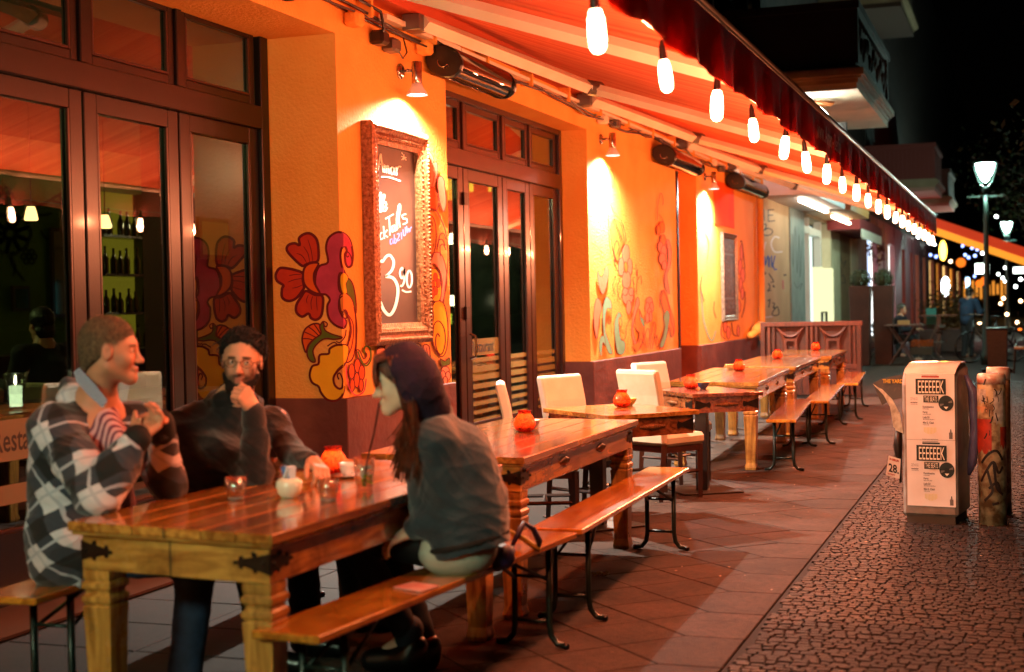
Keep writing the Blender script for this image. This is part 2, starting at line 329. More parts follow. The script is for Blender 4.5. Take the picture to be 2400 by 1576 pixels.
# small cobbles
def cobble_strip(x0, x1, y0, y1, s, parent, name, npiece, near):
    """rows of hewn stones; the nearest ones are pieces, the others one mesh"""
    stones = []; y = y0; r = random.Random(int(x0*100))
    while y < y1:
        x = x0+.01+r.uniform(0, .03); h = s*r.uniform(.85, 1.1)
        while x < x1-.02:
            w_ = s*r.uniform(.8, 1.5); stones.append((x+w_/2, y+h/2+r.uniform(-.005, .005), w_, h)); x += w_+.004
        y += h+.003
    stones.sort(key=near); bigmb = MB(); k = 0
    variants = []
    for q in range(12):
        pts = [(-.5, -.5), (0, -.52), (.5, -.5), (.52, 0), (.5, .5), (-.5, .5)]
        pts = [(a+r.uniform(-.05, .05), b+r.uniform(-.05, .05)) for a, b in pts]
        mbp = MB(); ht = .006
        vs = [(a*.98, b*.98, -.015) for a, b in pts]+[(a*.96, b*.96, ht*.2) for a, b in pts]+[(a*.82, b*.82, ht*.8) for a, b in pts]
        fs = [tuple(range(12, 18))]+[(kk*6+i, kk*6+(i+1) % 6, (kk+1)*6+(i+1) % 6, (kk+1)*6+i) for kk in (0, 1) for i in range(6)]
        mbp.add(vs, fs); o = obj(name, mbp, M['cobble']); variants.append((vs, fs, o.data)); bpy.data.objects.remove(o)
    for (x, y, w_, h) in stones:
        vs, fs, me = r.choice(variants); tz = r.uniform(-.0025, .0025)
        if k < npiece and near((x, y, w_, h)) < 50:
            o = bpy.data.objects.new(name, me); C.objects.link(o); o.parent = parent; o.location = (x, y, tz); o.scale = (w_, h, 1)
            o.rotation_euler = (r.uniform(-.05, .05), r.uniform(-.05, .05), r.uniform(-.08, .08)); k += 1
        else: bigmb.add([(x+v[0]*w_, y+v[1]*h, v[2]+tz+(v[0]*.1+v[1]*.1)*r.uniform(-.02, .02)) for v in vs], fs)
    tag(obj('small_cobbles', bigmb, M['cobble'], parent), kind='stuff')
strip = struct(obj('cobble_strip', MB().box((3.162, -8, -.019), (4.285, 150, -.0035)), dirt))
cobble_strip(3.165, 4.28, -1.0, 26, .045, strip, 'cobblestone', 298, lambda s: math.hypot(s[0]-3.6, s[1]-6.0))
wallstrip = struct(obj('wall_side_cobbles', MB().box((1.30, 3.0, -.0115), (1.45, 24, -.0105)), dirt))
cobble_strip(1.32, 1.42, 4, 12, .06, wallstrip, 'cobblestone', 0, lambda s: s[1])
# granite crossing slabs at the right
cross = struct(obj('kerb_strip', MB().box((4.29, -8, -.0105), (5.6, 150, -.0095)), dirt))
gm, _ = piece_mesh('granite_slab', [(-.42, -.5), (.42, -.5), (.42, .5), (-.42, .5)], .004, mat('pale_granite', '#7a7268', .6, col2='#8f867a', scale=60, bump=.4, bscale=160))
for j in range(10, 26): lay(gm, 'granite_slab', 4.72, 1.0+1.01*j, cross)
# trodden leaves and litter specks
lf = MB(); r = random.Random(5)
for k in range(90):
    x, y = r.uniform(1.6, 4.3), r.uniform(4.8, 14); a = r.uniform(0, 6); s = r.uniform(.004, .016); z = .006 if x > 3.16 else .002
    lf.add([(x+s*math.cos(a), y+s*math.sin(a), z+r.uniform(0, .006)), (x-s*.5*math.sin(a), y+s*.5*math.cos(a), z), (x-s*math.cos(a), y-s*math.sin(a), z+.002), (x+s*.5*math.sin(a), y-s*.5*math.cos(a), z)], [(0, 1, 2, 3)])
tag(obj('fallen_litter', lf, mat('dry_leaf_scrap', '#9a7a58', .7, col2='#c8b09a', scale=30)), kind='stuff')
p0 = U(1408, 1352, z=0); lf = MB(); r = random.Random(9)
for k in range(26):
    a = r.uniform(0, 6.3); q = r.uniform(0, .05); s = r.uniform(.008, .02); c = (p0[0]+q*math.cos(a), p0[1]+q*math.sin(a), .003+r.uniform(0, .02)); b = r.uniform(0, 6)
    lf.add([(c[0]+s*math.cos(b), c[1]+s*math.sin(b), c[2]), (c[0]-s*.4*math.sin(b), c[1]+s*.4*math.cos(b), c[2]+.006), (c[0]-s*math.cos(b), c[1]-s*math.sin(b), c[2]), (c[0]+s*.4*math.sin(b), c[1]-s*.4*math.cos(b), c[2]-.001)], [(0, 1, 2, 3)])
tag(obj('weed', lf, mat('withered_weed', '#3c4a18', .6, col2='#8a7a30', scale=60)), 'small tuft of weeds on the pavement beside the second bench', 'plant')

# ================================================================== RESTAURANT BUILDING
bld = thing('restaurant_building', 'orange painted corner restaurant front with maroon plinth and brown glazed doors', 'building', (0, 12, 0))
ZP = .86; TOP = 3.3
def wallseg(name, y0, y1, z0, z1, m, x0=-.6, x1=0.): return obj(name, MB().box((x0, y0, z0), (x1, y1, z1)), m, bld)
for y0, y1 in ((8.58, 10.5), (14.38, 18.42), (19.7, 24.65)):
    wallseg('pillar', y0, y1, ZP, TOP, M['orange'])
    pm = MB(); pm.box((-.6, y0-.012, 0), (.035, y1+.012, ZP)); obj('plinth', pm, M['plinth'], bld, bevel=.006)
wallseg('lintel', -6, 24.65, TOP, 3.85, M['orange'], -.6, .004)
wallseg('wall', -6, 2.2, 0, TOP, M['orange'])
ob = MB(); ob.box((0, 20.85, 2.62), (.012, 22.4, 3.28)); obj('deep_orange_panel', ob, M['deeporange'], bld)  # flat panel in a deeper orange than the pillar
ob = MB(); ob.box((-.34, 18.42, 0), (-.3, 19.7, TOP)); obj('wall_recess', ob, M['deeporange'], bld)
ob = MB(); ob.box((-.1, 18.425, .5), (.02, 18.5, 3.2)); obj('recess_post', ob, M['frame'], bld)
# interior of the dining room
green = mat('green_room_wall', '#55602a', .8, col2='#444f22', scale=1.2, bump=.1)
room = thing('dining_room', 'green walled dining room seen through the glass doors', 'room', (-4, 8, 0))
obj('wall', MB().box((-7.1, -3, 0), (-7, 26, 3.6)), green, room)
obj('end_wall', MB().box((-7, 18.6, 0), (-.62, 18.7, 3.6)), mat('orange_room_wall', '#5c3018', .8, col2='#6c3c20', scale=1), room)
obj('ceiling', MB().box((-7.1, -6, 3.62), (-.6, 26, 3.7)), mat('room_ceiling', '#4a4024', .8), room)
obj('floor', MB().box((-7.1, -6, -.01), (-.05, 26, .004)), mat('room_floor', '#3a2418', .3, col2='#4c3020', scale=3), room)
obj('wall', MB().box((-3.4, 11.3, 0), (-3.2, 14.2, 3.6)), mat('red_room_wall', '#4c170c', .7, col2='#5c1c0e', scale=2), room)
# flower painting on the green wall, dark
mb = MB(); tw = lambda px, py: U(px, py, x=-6.99)
dk = mat('dark_wall_paint', '#20240f', .8)
def flower(mb, cx, cy, r, n, to3, idx, wpx):
    for k in range(n):
        a = 2*PI*k/n; stroke(mb, [(cx+r*.35*math.cos(a), cy+r*.35*math.sin(a)), (cx+r*math.cos(a-.35), cy+r*math.sin(a-.35)), (cx+r*1.15*math.cos(a), cy+r*1.15*math.sin(a)), (cx+r*math.cos(a+.35), cy+r*math.sin(a+.35))], to3, wpx, idx, True)
    stroke(mb, [(cx+r*.3*math.cos(2*PI*k/8), cy+r*.3*math.sin(2*PI*k/8)) for k in range(8)], to3, wpx, idx, True)
flower(mb, 24, 548, 42, 9, tw, 0, 9); flower(mb, 68, 602, 16, 6, tw, 0, 5); flower(mb, 8, 460, 20, 6, tw, 0, 5)
for q in ([(40, 480), (70, 470), (95, 480), (130, 462), (148, 452)], [(75, 500), (100, 505), (122, 500)], [(95, 540), (110, 560), (122, 540)], [(30, 590), (28, 620), (50, 650), (58, 660)], [(20, 600), (35, 625), (30, 650)], [(120, 470), (150, 478), (135, 455)]): stroke(mb, q, tw, 7, 0, taper=True)
obj('wall_painting', mb, dk, room)
# back bar with lit bottle shelves
bar = thing('bar_shelf', 'yellow lit bottle shelf behind the bar seen through the left doors', 'shelf', (-6, 11.5, 0))
lit = emis('bar_backlight', '#e8d040', .22); bx = -5.6
a = U(255, 500, x=bx); b = U(305, 730, x=bx)
mb = MB(); mb.box((bx-.3, a[1], .9), (bx-.26, a[1]+.85, 2.9)); obj('backlight', mb, lit, bar)
mb = MB(); [mb.box((bx-.25, a[1]-.1, z), (bx, a[1]+2.4, z+.03)) for z in (1.0, 1.45, 1.9, 2.35)]; mb.box((bx-.3, a[1]+.85, .0), (bx, a[1]+1.5, 2.9)); obj('rack', mb, M['darkwood'], bar)
mb = MB(); mb.box((bx-.2, a[1]+1.5, .95), (bx-.18, a[1]+2.1, 1.9)); obj('menu_screen', mb, emis('blue_screen', '#5aa0b8', .35), bar)
bott = MB().lathe([(.04, 0), (.042, .02), (.042, .17), (.016, .23), (.015, .3), (.018, .31)], n=10)
bo = obj('bottle', bott, mat('brown_bottle', '#3a2408', .1, alpha=1), smooth=True); tag(bo, 'bottle on the lit bar shelf', 'bottle', 'bottles on the bar shelf')
r = random.Random(2); first = True
for z in (1.03, 1.48, 1.93, 2.38):
    for k in range(7):
        o = bo if first else copy_tree(bo); first = False
        o.location = (bx-.1-r.uniform(0, .05), a[1]+.05+k*.16+r.uniform(-.02, .02), z); o.scale = (1, 1, r.uniform(.75, 1.05))
counter = thing('bar_counter', 'dark bar counter inside the restaurant behind the doors', 'counter', (-4.2, 10, 0))
obj('front', MB().box((-4.5, 6.5, 0), (-4.3, 15.5, 1.05)), M['darkwood'], counter); obj('top', MB().box((-4.7, 6.4, 1.05), (-4.2, 15.6, 1.1)), M['framel'], counter)

def leafdoor(y0, y1, z0, z1, x, panes=True, st=.11, bot=.28, name='door', m=None, handle=False, d=.06):
    m = m or M['frame']; f = MB()
    f.box((x-d, y0, z0), (x, y0+st, z1)); f.box((x-d, y1-st, z0), (x, y1, z1))
    f.box((x-d+.002, y0+st, z0), (x-.002, y1-st, z0+bot)); f.box((x-d+.002, y0+st, z1-st), (x-.002, y1-st, z1))
    # glazing bead
    o = obj(name, f, m, bld, bevel=.005)
    g = MB(); g.box((x-d/2-.004, y0+st, z0+bot), (x-d/2+.004, y1-st, z1-st)); obj('pane', g, M['glass'], o)
    bd = MB(); yy = (y0+st, y1-st); zz = (z0+bot, z1-st)
    bd.box((x-.02, yy[1]-.018, zz[0]), (x+.001, yy[1], zz[1])); bd.box((x-.02, yy[0], zz[0]), (x+.001, yy[0]+.018, zz[1])); bd.box((x-.02, yy[0]+.018, zz[0]), (x+.0005, yy[1]-.018, zz[0]+.018))
    obj('glazing_bead', bd, M['framel'], o, bevel=.003)
    if handle:
        h = MB(); h.tube([(x+.01, y0+st*.5, 1.0), (x+.06, y0+st*.5, 1.02), (x+.07, y0+st*.5, 1.1), (x+.06, y0+st*.5, 1.2), (x+.01, y0+st*.5, 1.22)], .012, 8); obj('handle', h, M['chrome'], o)
    return o
def door_set(x, edges, handles=(), m=None, ztop=TOP, transoms=None, bot=.3):
    """outer frame, tall glazed leaves and a row of fanlights above them"""
    y0, y1 = edges[0], edges[-1]; f = MB()
    f.box((x-.1, y0-.13, 0), (x+.03, y0, ztop)); f.box((x-.1, y1, 0), (x+.03, y1+.1, ztop))
    f.box((x-.1, y0, 2.68), (x+.035, y1, 2.83)); f.box((x-.1, y0, ztop-.07), (x+.03, y1, ztop))
    for e in edges[1:-1]: f.box((x-.1, e-.03, 2.83), (x+.02, e+.03, ztop-.07))
    f.box((x-.1, y0, 0), (x+.03, y1, .06))
    obj('door_frame', f, m or M['frame'], bld, bevel=.006)
    for i in range(len(edges)-1): leafdoor(edges[i]+.01, edges[i+1]-.01, .06, 2.68, x, handle=i in handles, m=m, bot=bot)
    for i in range(len(edges)-1): leafdoor(edges[i]+.035, edges[i+1]-.035, 2.83, ztop-.07, x, name='fanlight', st=.06, bot=.06, m=m, d=.05)
door_set(-.53, [1.9, 2.9, 3.9, 4.75, 5.66, 6.56, 7.5, 8.46], handles=(5,), ztop=3.4)
door_set(-.31, [10.62, 11.62, 12.62, 13.4, 14.3], handles=(1,), m=M['framel'], ztop=3.32, bot=.35)
# dark hinge plates between the folding leaves
hg = MB()
for z in (1.35, 2.35): hg.box((-.31, 11.58, z), (-.285, 11.66, z+.11))
obj('hinge', hg, M['iron'], bld)
# film stripes and lettering on the glass
film = mat('etched_film', '#b8a860', .6, alpha=.38); filmd = mat('etched_film_dark', '#6a5040', .6, alpha=.35)
mb = MB()
for i, (a_, b_) in enumerate(((11.75, 12.5), (12.75, 13.27), (13.52, 14.17))):
    for k in range(7): mb.box((-.330, a_, .42+.075*k), (-.3285, b_, .42+.075*k+.03+.004*k))
    mb.box((-.330, a_, .96), (-.3285, b_, 1.0))
obj('glass_film', mb, film, bld)
mb = MB(); mb.box((-.330, 11.75, 1.02), (-.3285, 12.5, 1.17)); obj('glass_film', mb, film, bld)
vs, fs = text_mesh('Restaurant', .15, lambda u, v: (-.3275, 11.78+u, 1.05+v), .002, .86); mb = MB(); mb.add(vs, fs); obj('lettering', mb, M['ink'], bld)
mb = MB(); mb.box((-.549, 5.75, .72), (-.5475, 6.46, .93)); mb.box((-.549, 5.75, .5), (-.5475, 6.46, .6)); obj('glass_film', mb, mat('etched_film_grey', '#8a7c60', .6, alpha=.6), bld)
vs, fs = text_mesh('Restaurant', .17, lambda u, v: (-.5465, 5.78+u, .77+v), .002, .75); mb = MB(); mb.add(vs, fs); obj('lettering', mb, M['ink'], bld)
mb = MB(); [mb.box((-.549, 6.68, .36+.075*k), (-.5475, 7.38, .40+.075*k)) for k in range(6)]; [mb.box((-.549, 7.62, .36+.075*k), (-.5475, 8.34, .40+.075*k)) for k in range(6)]; obj('glass_film', mb, filmd, bld)

# ---- murals (flat paint on the plaster)
PC = {k: mat('mural_'+k, v, .8, col2=v2, scale=9, bump=.2, bscale=50, spec=.2) for k, v, v2 in (
 ('maroon', '#5e1418', '#701c1e'), ('red', '#c83a1e', '#b83420'), ('pink', '#c4405a', '#b03a52'), ('orangered', '#e05a1c', '#d8541c'), ('yellow', '#f2b020', '#eea81e'),
 ('green', '#5e6a1e', '#566220'), ('peach', '#ea8434', '#e67c30'), ('teal', '#74ac8c', '#80b494'), ('rose', '#e88a64', '#e48260'), ('line', '#7c2a24', '#88342c'))}
mi = {k: i for i, k in enumerate(PC)}; mlist = list(PC.values())
S1 = 3.398
def w1(e):
    def f(cx, cy):
        px, py = 620+cx/S1, 500+cy/S1
        return U(px, py, y=8.58-e) if px <= 805 else U(px, py, x=e)
    return f
SPL = (805-620)*S1
mb = MB(); LV = [0]
def shp(col, pts, out=13, split=SPL, o='maroon', base=w1):
    LV[0] += 1; fill(mb, pts, base(.0015+.00035*LV[0]), mi[col], split)
    if out: stroke(mb, pts, base(.0016+.00035*LV[0]), out, mi[o], True, k=4)
def stk(pts, wd, col='maroon', base=w1, taper=False):
    LV[0] += 1; stroke(mb, pts, base(.0015+.00035*LV[0]), wd, mi[col], taper=taper)
shp('red', [(300, 420), (240, 370), (180, 300), (190, 255), (240, 240), (280, 255), (275, 200), (320, 165), (370, 165), (415, 210), (430, 290), (425, 380), (370, 395), (330, 410)], 22)
shp('red', [(305, 480), (305, 530), (315, 590), (300, 620), (250, 680), (190, 700), (140, 670), (140, 600), (150, 575), (100, 540), (90, 490), (120, 440), (180, 440), (250, 455)], 22)
shp('red', [(330, 620), (400, 650), (460, 660), (465, 740), (450, 820), (410, 850), (370, 835), (350, 800), (300, 825), (255, 790), (255, 730), (290, 670)], 22)
shp('pink', [(410, 480), (440, 420), (505, 390), (490, 280), (510, 200), (570, 155), (630, 160), (680, 215), (703, 320), (695, 410), (665, 430), (645, 395), (640, 330), (655, 300), (640, 265), (615, 280), (605, 340), (615, 420), (640, 480), (600, 480), (590, 550), (600, 620), (640, 650), (600, 680), (595, 760), (620, 820), (650, 870), (630, 915), (560, 890), (510, 830), (500, 740), (520, 690), (490, 650), (440, 640), (405, 570)], 18)
shp('orangered', [(430, 400), (350, 405), (310, 460), (315, 560), (370, 620), (440, 640), (400, 560), (395, 480)], 18)
for q in ([(360, 390), (345, 320), (310, 265)], [(385, 385), (370, 290), (345, 210)], [(335, 395), (300, 340), (255, 320)], [(290, 490), (240, 490), (195, 498)], [(300, 520), (240, 530), (185, 550)], [(305, 570), (260, 590), (220, 598)], [(350, 650), (335, 690), (340, 720)], [(385, 660), (370, 710), (375, 770)], [(415, 665), (415, 710), (420, 775)]): stk(q, 7, taper=True)
stk([(700, 420), (690, 350), (665, 310), (650, 330), (660, 350), (672, 340)], 9)
shp('peach', [(600, 660), (650, 645), (700, 700), (725, 820), (728, 950), (725, 1060), (700, 1160), (655, 1190), (640, 1150), (665, 1050), (690, 950), (680, 860), (640, 780), (610, 780)], 11)
shp('yellow', [(640, 480), (605, 490), (600, 560), (620, 640), (655, 640), (645, 570), (665, 520)], 12)
shp('green', [(665, 520), (645, 570), (655, 640), (700, 700), (725, 800), (730, 740), (720, 640), (700, 560)], 12)
stk([(655, 640), (600, 680), (597, 760), (625, 830), (655, 835), (660, 795), (640, 768), (622, 790), (632, 815)], 11)
stk([(660, 800), (702, 870), (708, 960), (695, 1060), (660, 1150)], 8); stk([(725, 800), (735, 900), (733, 1000), (728, 1100)], 10)
stk([(630, 915), (655, 880), (650, 850)], 12); stk([(650, 930), (640, 985), (600, 1030), (570, 1020)], 9); stk([(690, 930), (670, 1030), (620, 1090), (560, 1030), (500, 1060)], 10)
shp('orangered', [(440, 890), (400, 880), (360, 895), (320, 930), (300, 1000), (310, 1060), (330, 1110), (350, 1050), (400, 1000), (450, 960)], 14)
for q in ([(445, 960), (420, 920), (395, 885)], [(430, 975), (390, 935), (350, 905)], [(410, 990), (360, 965), (315, 945)], [(385, 1010), (345, 1000), (302, 1000)]): stk(q, 9)
shp('green', [(470, 870), (480, 930), (540, 965), (620, 990), (560, 1005), (480, 1000), (420, 1040), (385, 1100), (405, 1180), (370, 1180), (340, 1130), (350, 1060), (400, 1000), (450, 960), (440, 900)], 12)
stk([(450, 880), (470, 862), (500, 880), (490, 905), (475, 895)], 10)
shp('yellow', [(660, 1060), (580, 1050), (520, 1080), (510, 1120), (440, 1130), (430, 1200), (380, 1220), (360, 1290), (380, 1350), (430, 1380), (450, 1430), (500, 1485), (570, 1492), (620, 1450), (635, 1380), (600, 1400), (560, 1370), (550, 1310), (580, 1260), (640, 1200), (665, 1120)], 18)
stk([(650, 1190), (580, 1250), (552, 1320), (570, 1385), (612, 1395), (622, 1330), (600, 1275), (580, 1290), (592, 1325)], 12)
shp('peach', [(735, 1090), (745, 1150), (800, 1200), (840, 1150), (835, 1080), (810, 1060), (795, 1090), (815, 1130), (790, 1160), (760, 1100)], 9)
stk([(745, 1100), (770, 1170), (810, 1215), (845, 1170), (843, 1090), (815, 1058), (792, 1080), (800, 1110)], 14, 'green')
for c in ((740, 1215, 24, 55), (695, 1260, 24, 60), (775, 1270, 24, 60), (735, 1330, 22, 60), (700, 1370, 18, 50), (770, 1370, 18, 50)):
    shp('orangered', [(c[0]+c[2]*math.cos(t*PI/4), c[1]+c[3]*math.sin(t*PI/4)) for t in range(8)], 8)
stk([(650, 1210), (655, 1300), (680, 1400), (730, 1450), (790, 1420), (810, 1320)], 10, 'pink')
for c in ((990, 1100, 40, 70), (930, 1110, 38, 50), (1060, 1105, 36, 55)): shp('rose', [(c[0]+c[2]*math.cos(t*PI/4), c[1]+c[3]*math.sin(t*PI/4)) for t in range(8)], 8)
shp('yellow', [(1150, 1100), (1180, 1040), (1240, 1050), (1245, 1150), (1200, 1130), (1160, 1180)], 9)
stk([(1150, 1180), (1160, 1110), (1200, 1090), (1235, 1130), (1230, 1200)], 9)
shp('rose', [(1270, 1050), (1310, 1060), (1320, 1140), (1330, 1230), (1310, 1300), (1280, 1270), (1255, 1180), (1260, 1100)], 9)
stk([(1290, 1070), (1300, 1160), (1290, 1240)], 6)
shp('yellow', [(1345, 830), (1340, 740), (1370, 700), (1420, 710), (1450, 800), (1462, 950), (1450, 1080), (1420, 1140), (1380, 1120), (1345, 1040), (1335, 930)], 9)
stk([(1340, 1000), (1350, 890), (1390, 860), (1430, 920), (1440, 1020), (1420, 1110), (1390, 1120), (1365, 1060), (1365, 990), (1380, 960), (1395, 985)], 10)
shp('green', [(1400, 1160), (1440, 1180), (1470, 1150), (1478, 1200), (1440, 1215), (1410, 1210)], 7)
for c in ((1440, 1250, 32, 30), (1420, 1290, 22, 35), (1462, 1295, 20, 35), (1440, 1330, 18, 30)): shp('rose', [(c[0]+c[2]*math.cos(t*PI/4), c[1]+c[3]*math.sin(t*PI/4)) for t in range(8)], 7)
# right edge, upper flower
def w2(e): return lambda cx, cy: U(820+cx/2.842, 270+cy/2.842, x=e)
shp('rose', [(510, 460), (508, 360), (515, 270), (535, 250), (555, 280), (560, 320), (575, 310), (585, 340), (583, 400), (570, 450), (560, 480)], 5, None, 'line', w2)
shp('rose', [(590, 530), (585, 430), (610, 408), (630, 440), (632, 480), (640, 540), (640, 600), (625, 645), (605, 600)], 5, None, 'line', w2)
shp('orangered', [(512, 620), (515, 520), (545, 480), (580, 520), (590, 600), (570, 640), (540, 620)], 5, None, 'line', w2)
stk([(520, 500), (535, 430), (530, 350)], 3, 'line', w2); stk([(545, 490), (560, 420), (562, 380)], 3, 'line', w2)
shp('rose', [(560, 920), (610, 930), (640, 1020), (645, 1120), (620, 1240), (600, 1220), (615, 1120), (595, 1030), (560, 990), (530, 1010)], 6, None, 'line', w2)
shp('yellow', [(535, 1050), (560, 1020), (595, 1060), (610, 1150), (600, 1230), (560, 1240), (545, 1200), (540, 1150)], 6, None, 'line', w2)
for c in ((570, 1080), (550, 1130), (590, 1120), (572, 1170), (552, 1190)): shp('orangered', [(c[0]+14*math.cos(t*PI/3), c[1]+30*math.sin(t*PI/3)) for t in range(6)], 4, None, 'line', w2)
for q in ([(515, 650), (560, 625), (600, 680), (638, 780), (652, 900), (652, 1000), (640, 1120), (625, 1250)], [(518, 770), (522, 700), (545, 672), (568, 720), (575, 800), (570, 880), (545, 960), (525, 1020)], [(548, 740), (545, 708), (530, 708), (521, 750), (530, 790), (546, 775), (543, 755)], [(580, 900), (590, 840), (615, 830), (635, 870)], [(585, 880), (600, 800), (625, 790), (640, 830)], [(605, 940), (600, 880), (620, 860), (640, 900)]): stk(q, 7, 'line', w2)
obj('mural', mb, mlist, bld)
# second pillar mural
mb = MB(); LV[0] = 0
def w3(e): return lambda cx, cy: U(1370+cx/3.256, 380+cy/3.256, x=e)
def s3(col, pts, out=4, o='line'): shp(col, pts, min(out, 3.5), None, o, w3)
def k3(pts, wd=5, col='line'): stk(pts, wd*.62, col, w3)
for c in ((315, 700, 30, 70), (280, 800, 22, 70), (345, 800, 20, 65), (320, 900, 34, 65)): s3('rose', [(c[0]+c[2]*math.cos(t*PI/4), c[1]+c[3]*math.sin(t*PI/4)*(1+.1*(t % 2))) for t in range(8)])
s3('peach', [(300, 790), (315, 760), (332, 800), (318, 850)], 4)
for c in ((330, 1030, 42, 60), (310, 990, 20, 30), (355, 990, 18, 30), (338, 1110, 20, 55)): s3('rose', [(c[0]+c[2]*math.cos(t*PI/4), c[1]+c[3]*math.sin(t*PI/4)) for t in range(8)])
s3('peach', [(200, 470), (240, 440), (280, 480), (300, 560), (300, 620), (270, 680), (255, 760), (225, 700), (205, 600)], 4)
for q in ([(185, 180), (185, 90), (205, 55), (225, 110), (222, 180), (210, 185), (210, 150)], [(190, 290), (225, 380), (275, 440), (305, 520), (318, 620)], [(175, 280), (185, 460), (195, 640), (235, 780), (270, 870)], [(235, 770), (225, 660), (245, 600), (265, 640), (250, 700)], [(60, 580), (90, 640), (125, 680)], [(125, 680), (135, 740)], [(370, 900), (380, 1040), (350, 1150)], [(392, 780), (398, 870), (405, 820), (400, 900), (395, 1010)], [(405, 900), (430, 870), (435, 930)], [(380, 940), (370, 890), (385, 880)], [(240, 870), (215, 950), (235, 1010)], [(275, 890), (250, 960), (270, 1050), (290, 1000)]): k3(q, 6)
for k in range(9): k3([(210+8*k, 430+22*k), (222+8*k, 410+22*k), (228+8*k, 440+22*k)], 4)
s3('rose', [(100, 830), (130, 880), (165, 790), (185, 830), (175, 920), (150, 1000), (130, 1000), (105, 920)], 3)
s3('rose', [(95, 1040), (120, 1060), (130, 1120), (115, 1190), (105, 1280), (95, 1350), (75, 1270), (70, 1180), (78, 1090)], 4)
s3('teal', [(140, 1110), (165, 1030), (200, 1060), (205, 1120), (175, 1120), (160, 1190), (160, 1290), (190, 1380), (215, 1460), (180, 1450), (150, 1340), (140, 1220)])
k3([(205, 1120), (205, 1200), (185, 1240), (178, 1200), (188, 1180)], 6)
s3('teal', [(235, 1200), (262, 1145), (285, 1180), (265, 1190), (262, 1240), (275, 1340), (310, 1380), (300, 1460), (255, 1460), (235, 1360), (228, 1270)])
k3([(270, 1190), (285, 1210), (282, 1260), (266, 1250), (270, 1225)], 6); k3([(350, 1190), (320, 1260), (315, 1330), (295, 1360), (270, 1350)], 6)
s3('teal', [(120, 1340), (150, 1330), (160, 1400), (140, 1380), (130, 1480), (112, 1420)])
s3('rose', [(365, 1200), (385, 1090), (405, 1030), (420, 1080), (395, 1150), (372, 1250), (380, 1330), (400, 1390), (385, 1400), (362, 1320)])
s3('peach', [(385, 1200), (410, 1120), (440, 1180), (455, 1260), (450, 1350), (420, 1430), (390, 1440), (370, 1400), (400, 1380), (420, 1310), (395, 1280)])
s3('teal', [(420, 1120), (430, 1180), (450, 1200), (458, 1260), (440, 1240), (425, 1200)], 4)
for c in ((495, 1070, 26, 40), (480, 1110, 16, 40), (512, 1110, 16, 40), (496, 1150, 16, 40), (480, 1190, 16, 40), (505, 1180, 12, 40)): s3('rose', [(c[0]+c[2]*math.cos(t*PI/4), c[1]+c[3]*math.sin(t*PI/4)) for t in range(8)], 4)
for q in ([(470, 1420), (460, 1330), (485, 1270), (498, 1330), (488, 1420)], [(500, 1430), (510, 1320), (530, 1220), (545, 1270), (530, 1350), (515, 1430)], [(545, 1400), (550, 1320), (565, 1390), (550, 1420)], [(575, 1370), (605, 1300), (620, 1200)], [(420, 1430), (450, 1350), (440, 1300)], [(460, 1400), (430, 1350), (415, 1380)]): k3(q, 7)
s3('peach', [(570, 1420), (590, 1390), (620, 1250), (610, 1150), (585, 1060), (600, 980), (625, 1010), (650, 1100), (680, 1200), (685, 1300), (665, 1330), (650, 1260), (630, 1330), (600, 1420)], 5)
s3('teal', [(605, 1180), (630, 1130), (650, 1170), (640, 1260), (620, 1360), (595, 1415), (575, 1400), (600, 1330), (615, 1250)])
k3([(575, 1110), (575, 1020), (600, 980), (640, 1080), (660, 1200), (680, 1290), (665, 1340), (650, 1320)], 7)
s3('rose', [(625, 600), (645, 600), (662, 680), (655, 790), (630, 860), (640, 940), (650, 1010), (620, 960), (610, 900), (625, 820), (640, 740), (635, 660)])
k3([(555, 450), (560, 330), (580, 240), (598, 270), (600, 320), (592, 330)], 6); k3([(570, 400), (600, 450), (610, 540)], 5)
for c in ((590, 500, 22, 45), (565, 520, 14, 40), (600, 600, 22, 45), (580, 650, 20, 40), (605, 680, 22, 45), (595, 740, 26, 45), (610, 790, 18, 35)): s3('rose' if c[1] > 640 else 'peach', [(c[0]+c[2]*math.cos(t*PI/4), c[1]+c[3]*math.sin(t*PI/4)) for t in range(8)], 4)
obj('mural', mb, mlist, bld)
# third pillar: thin vines left and right of the framed menu (crop 1500,300 x2.605)
mb = MB(); LV[0] = 0
def w4(e): return lambda cx, cy: U(1500+cx/2.605, 300+cy/2.605, x=e)
def s4(col, pts, out=4): shp(col, pts, out, None, 'line', w4)
def k4(pts, wd=5, col='line'): stk(pts, wd, col, w4)
k4([(375, 1000), (385, 1150), (410, 1250), (440, 1300), (462, 1240)], 9, 'teal'); k4([(455, 1060), (450, 1110), (465, 1160)], 4)
for c in ((620, 760, 10, 50), (612, 850, 12, 50), (628, 900, 14, 45), (615, 960, 12, 45), (625, 1010, 10, 40), (605, 1090, 10, 40), (520, 1210, 12, 40), (540, 1250, 12, 40), (600, 1240, 8, 35)): s4('rose', [(c[0]+c[2]*math.cos(t*PI/4), c[1]+c[3]*math.sin(t*PI/4)) for t in range(8)], 3)
for q in ([(612, 700), (620, 690), (628, 740), (640, 860)], [(640, 1000), (640, 1080), (620, 1160)], [(500, 1190), (495, 1260), (520, 1290)], [(560, 1190), (570, 1260), (600, 1270)], [(400, 640), (420, 700), (410, 800)], [(380, 900), (370, 980), (390, 1060)]): k4(q, 5)
obj('mural', mb, mlist, bld)
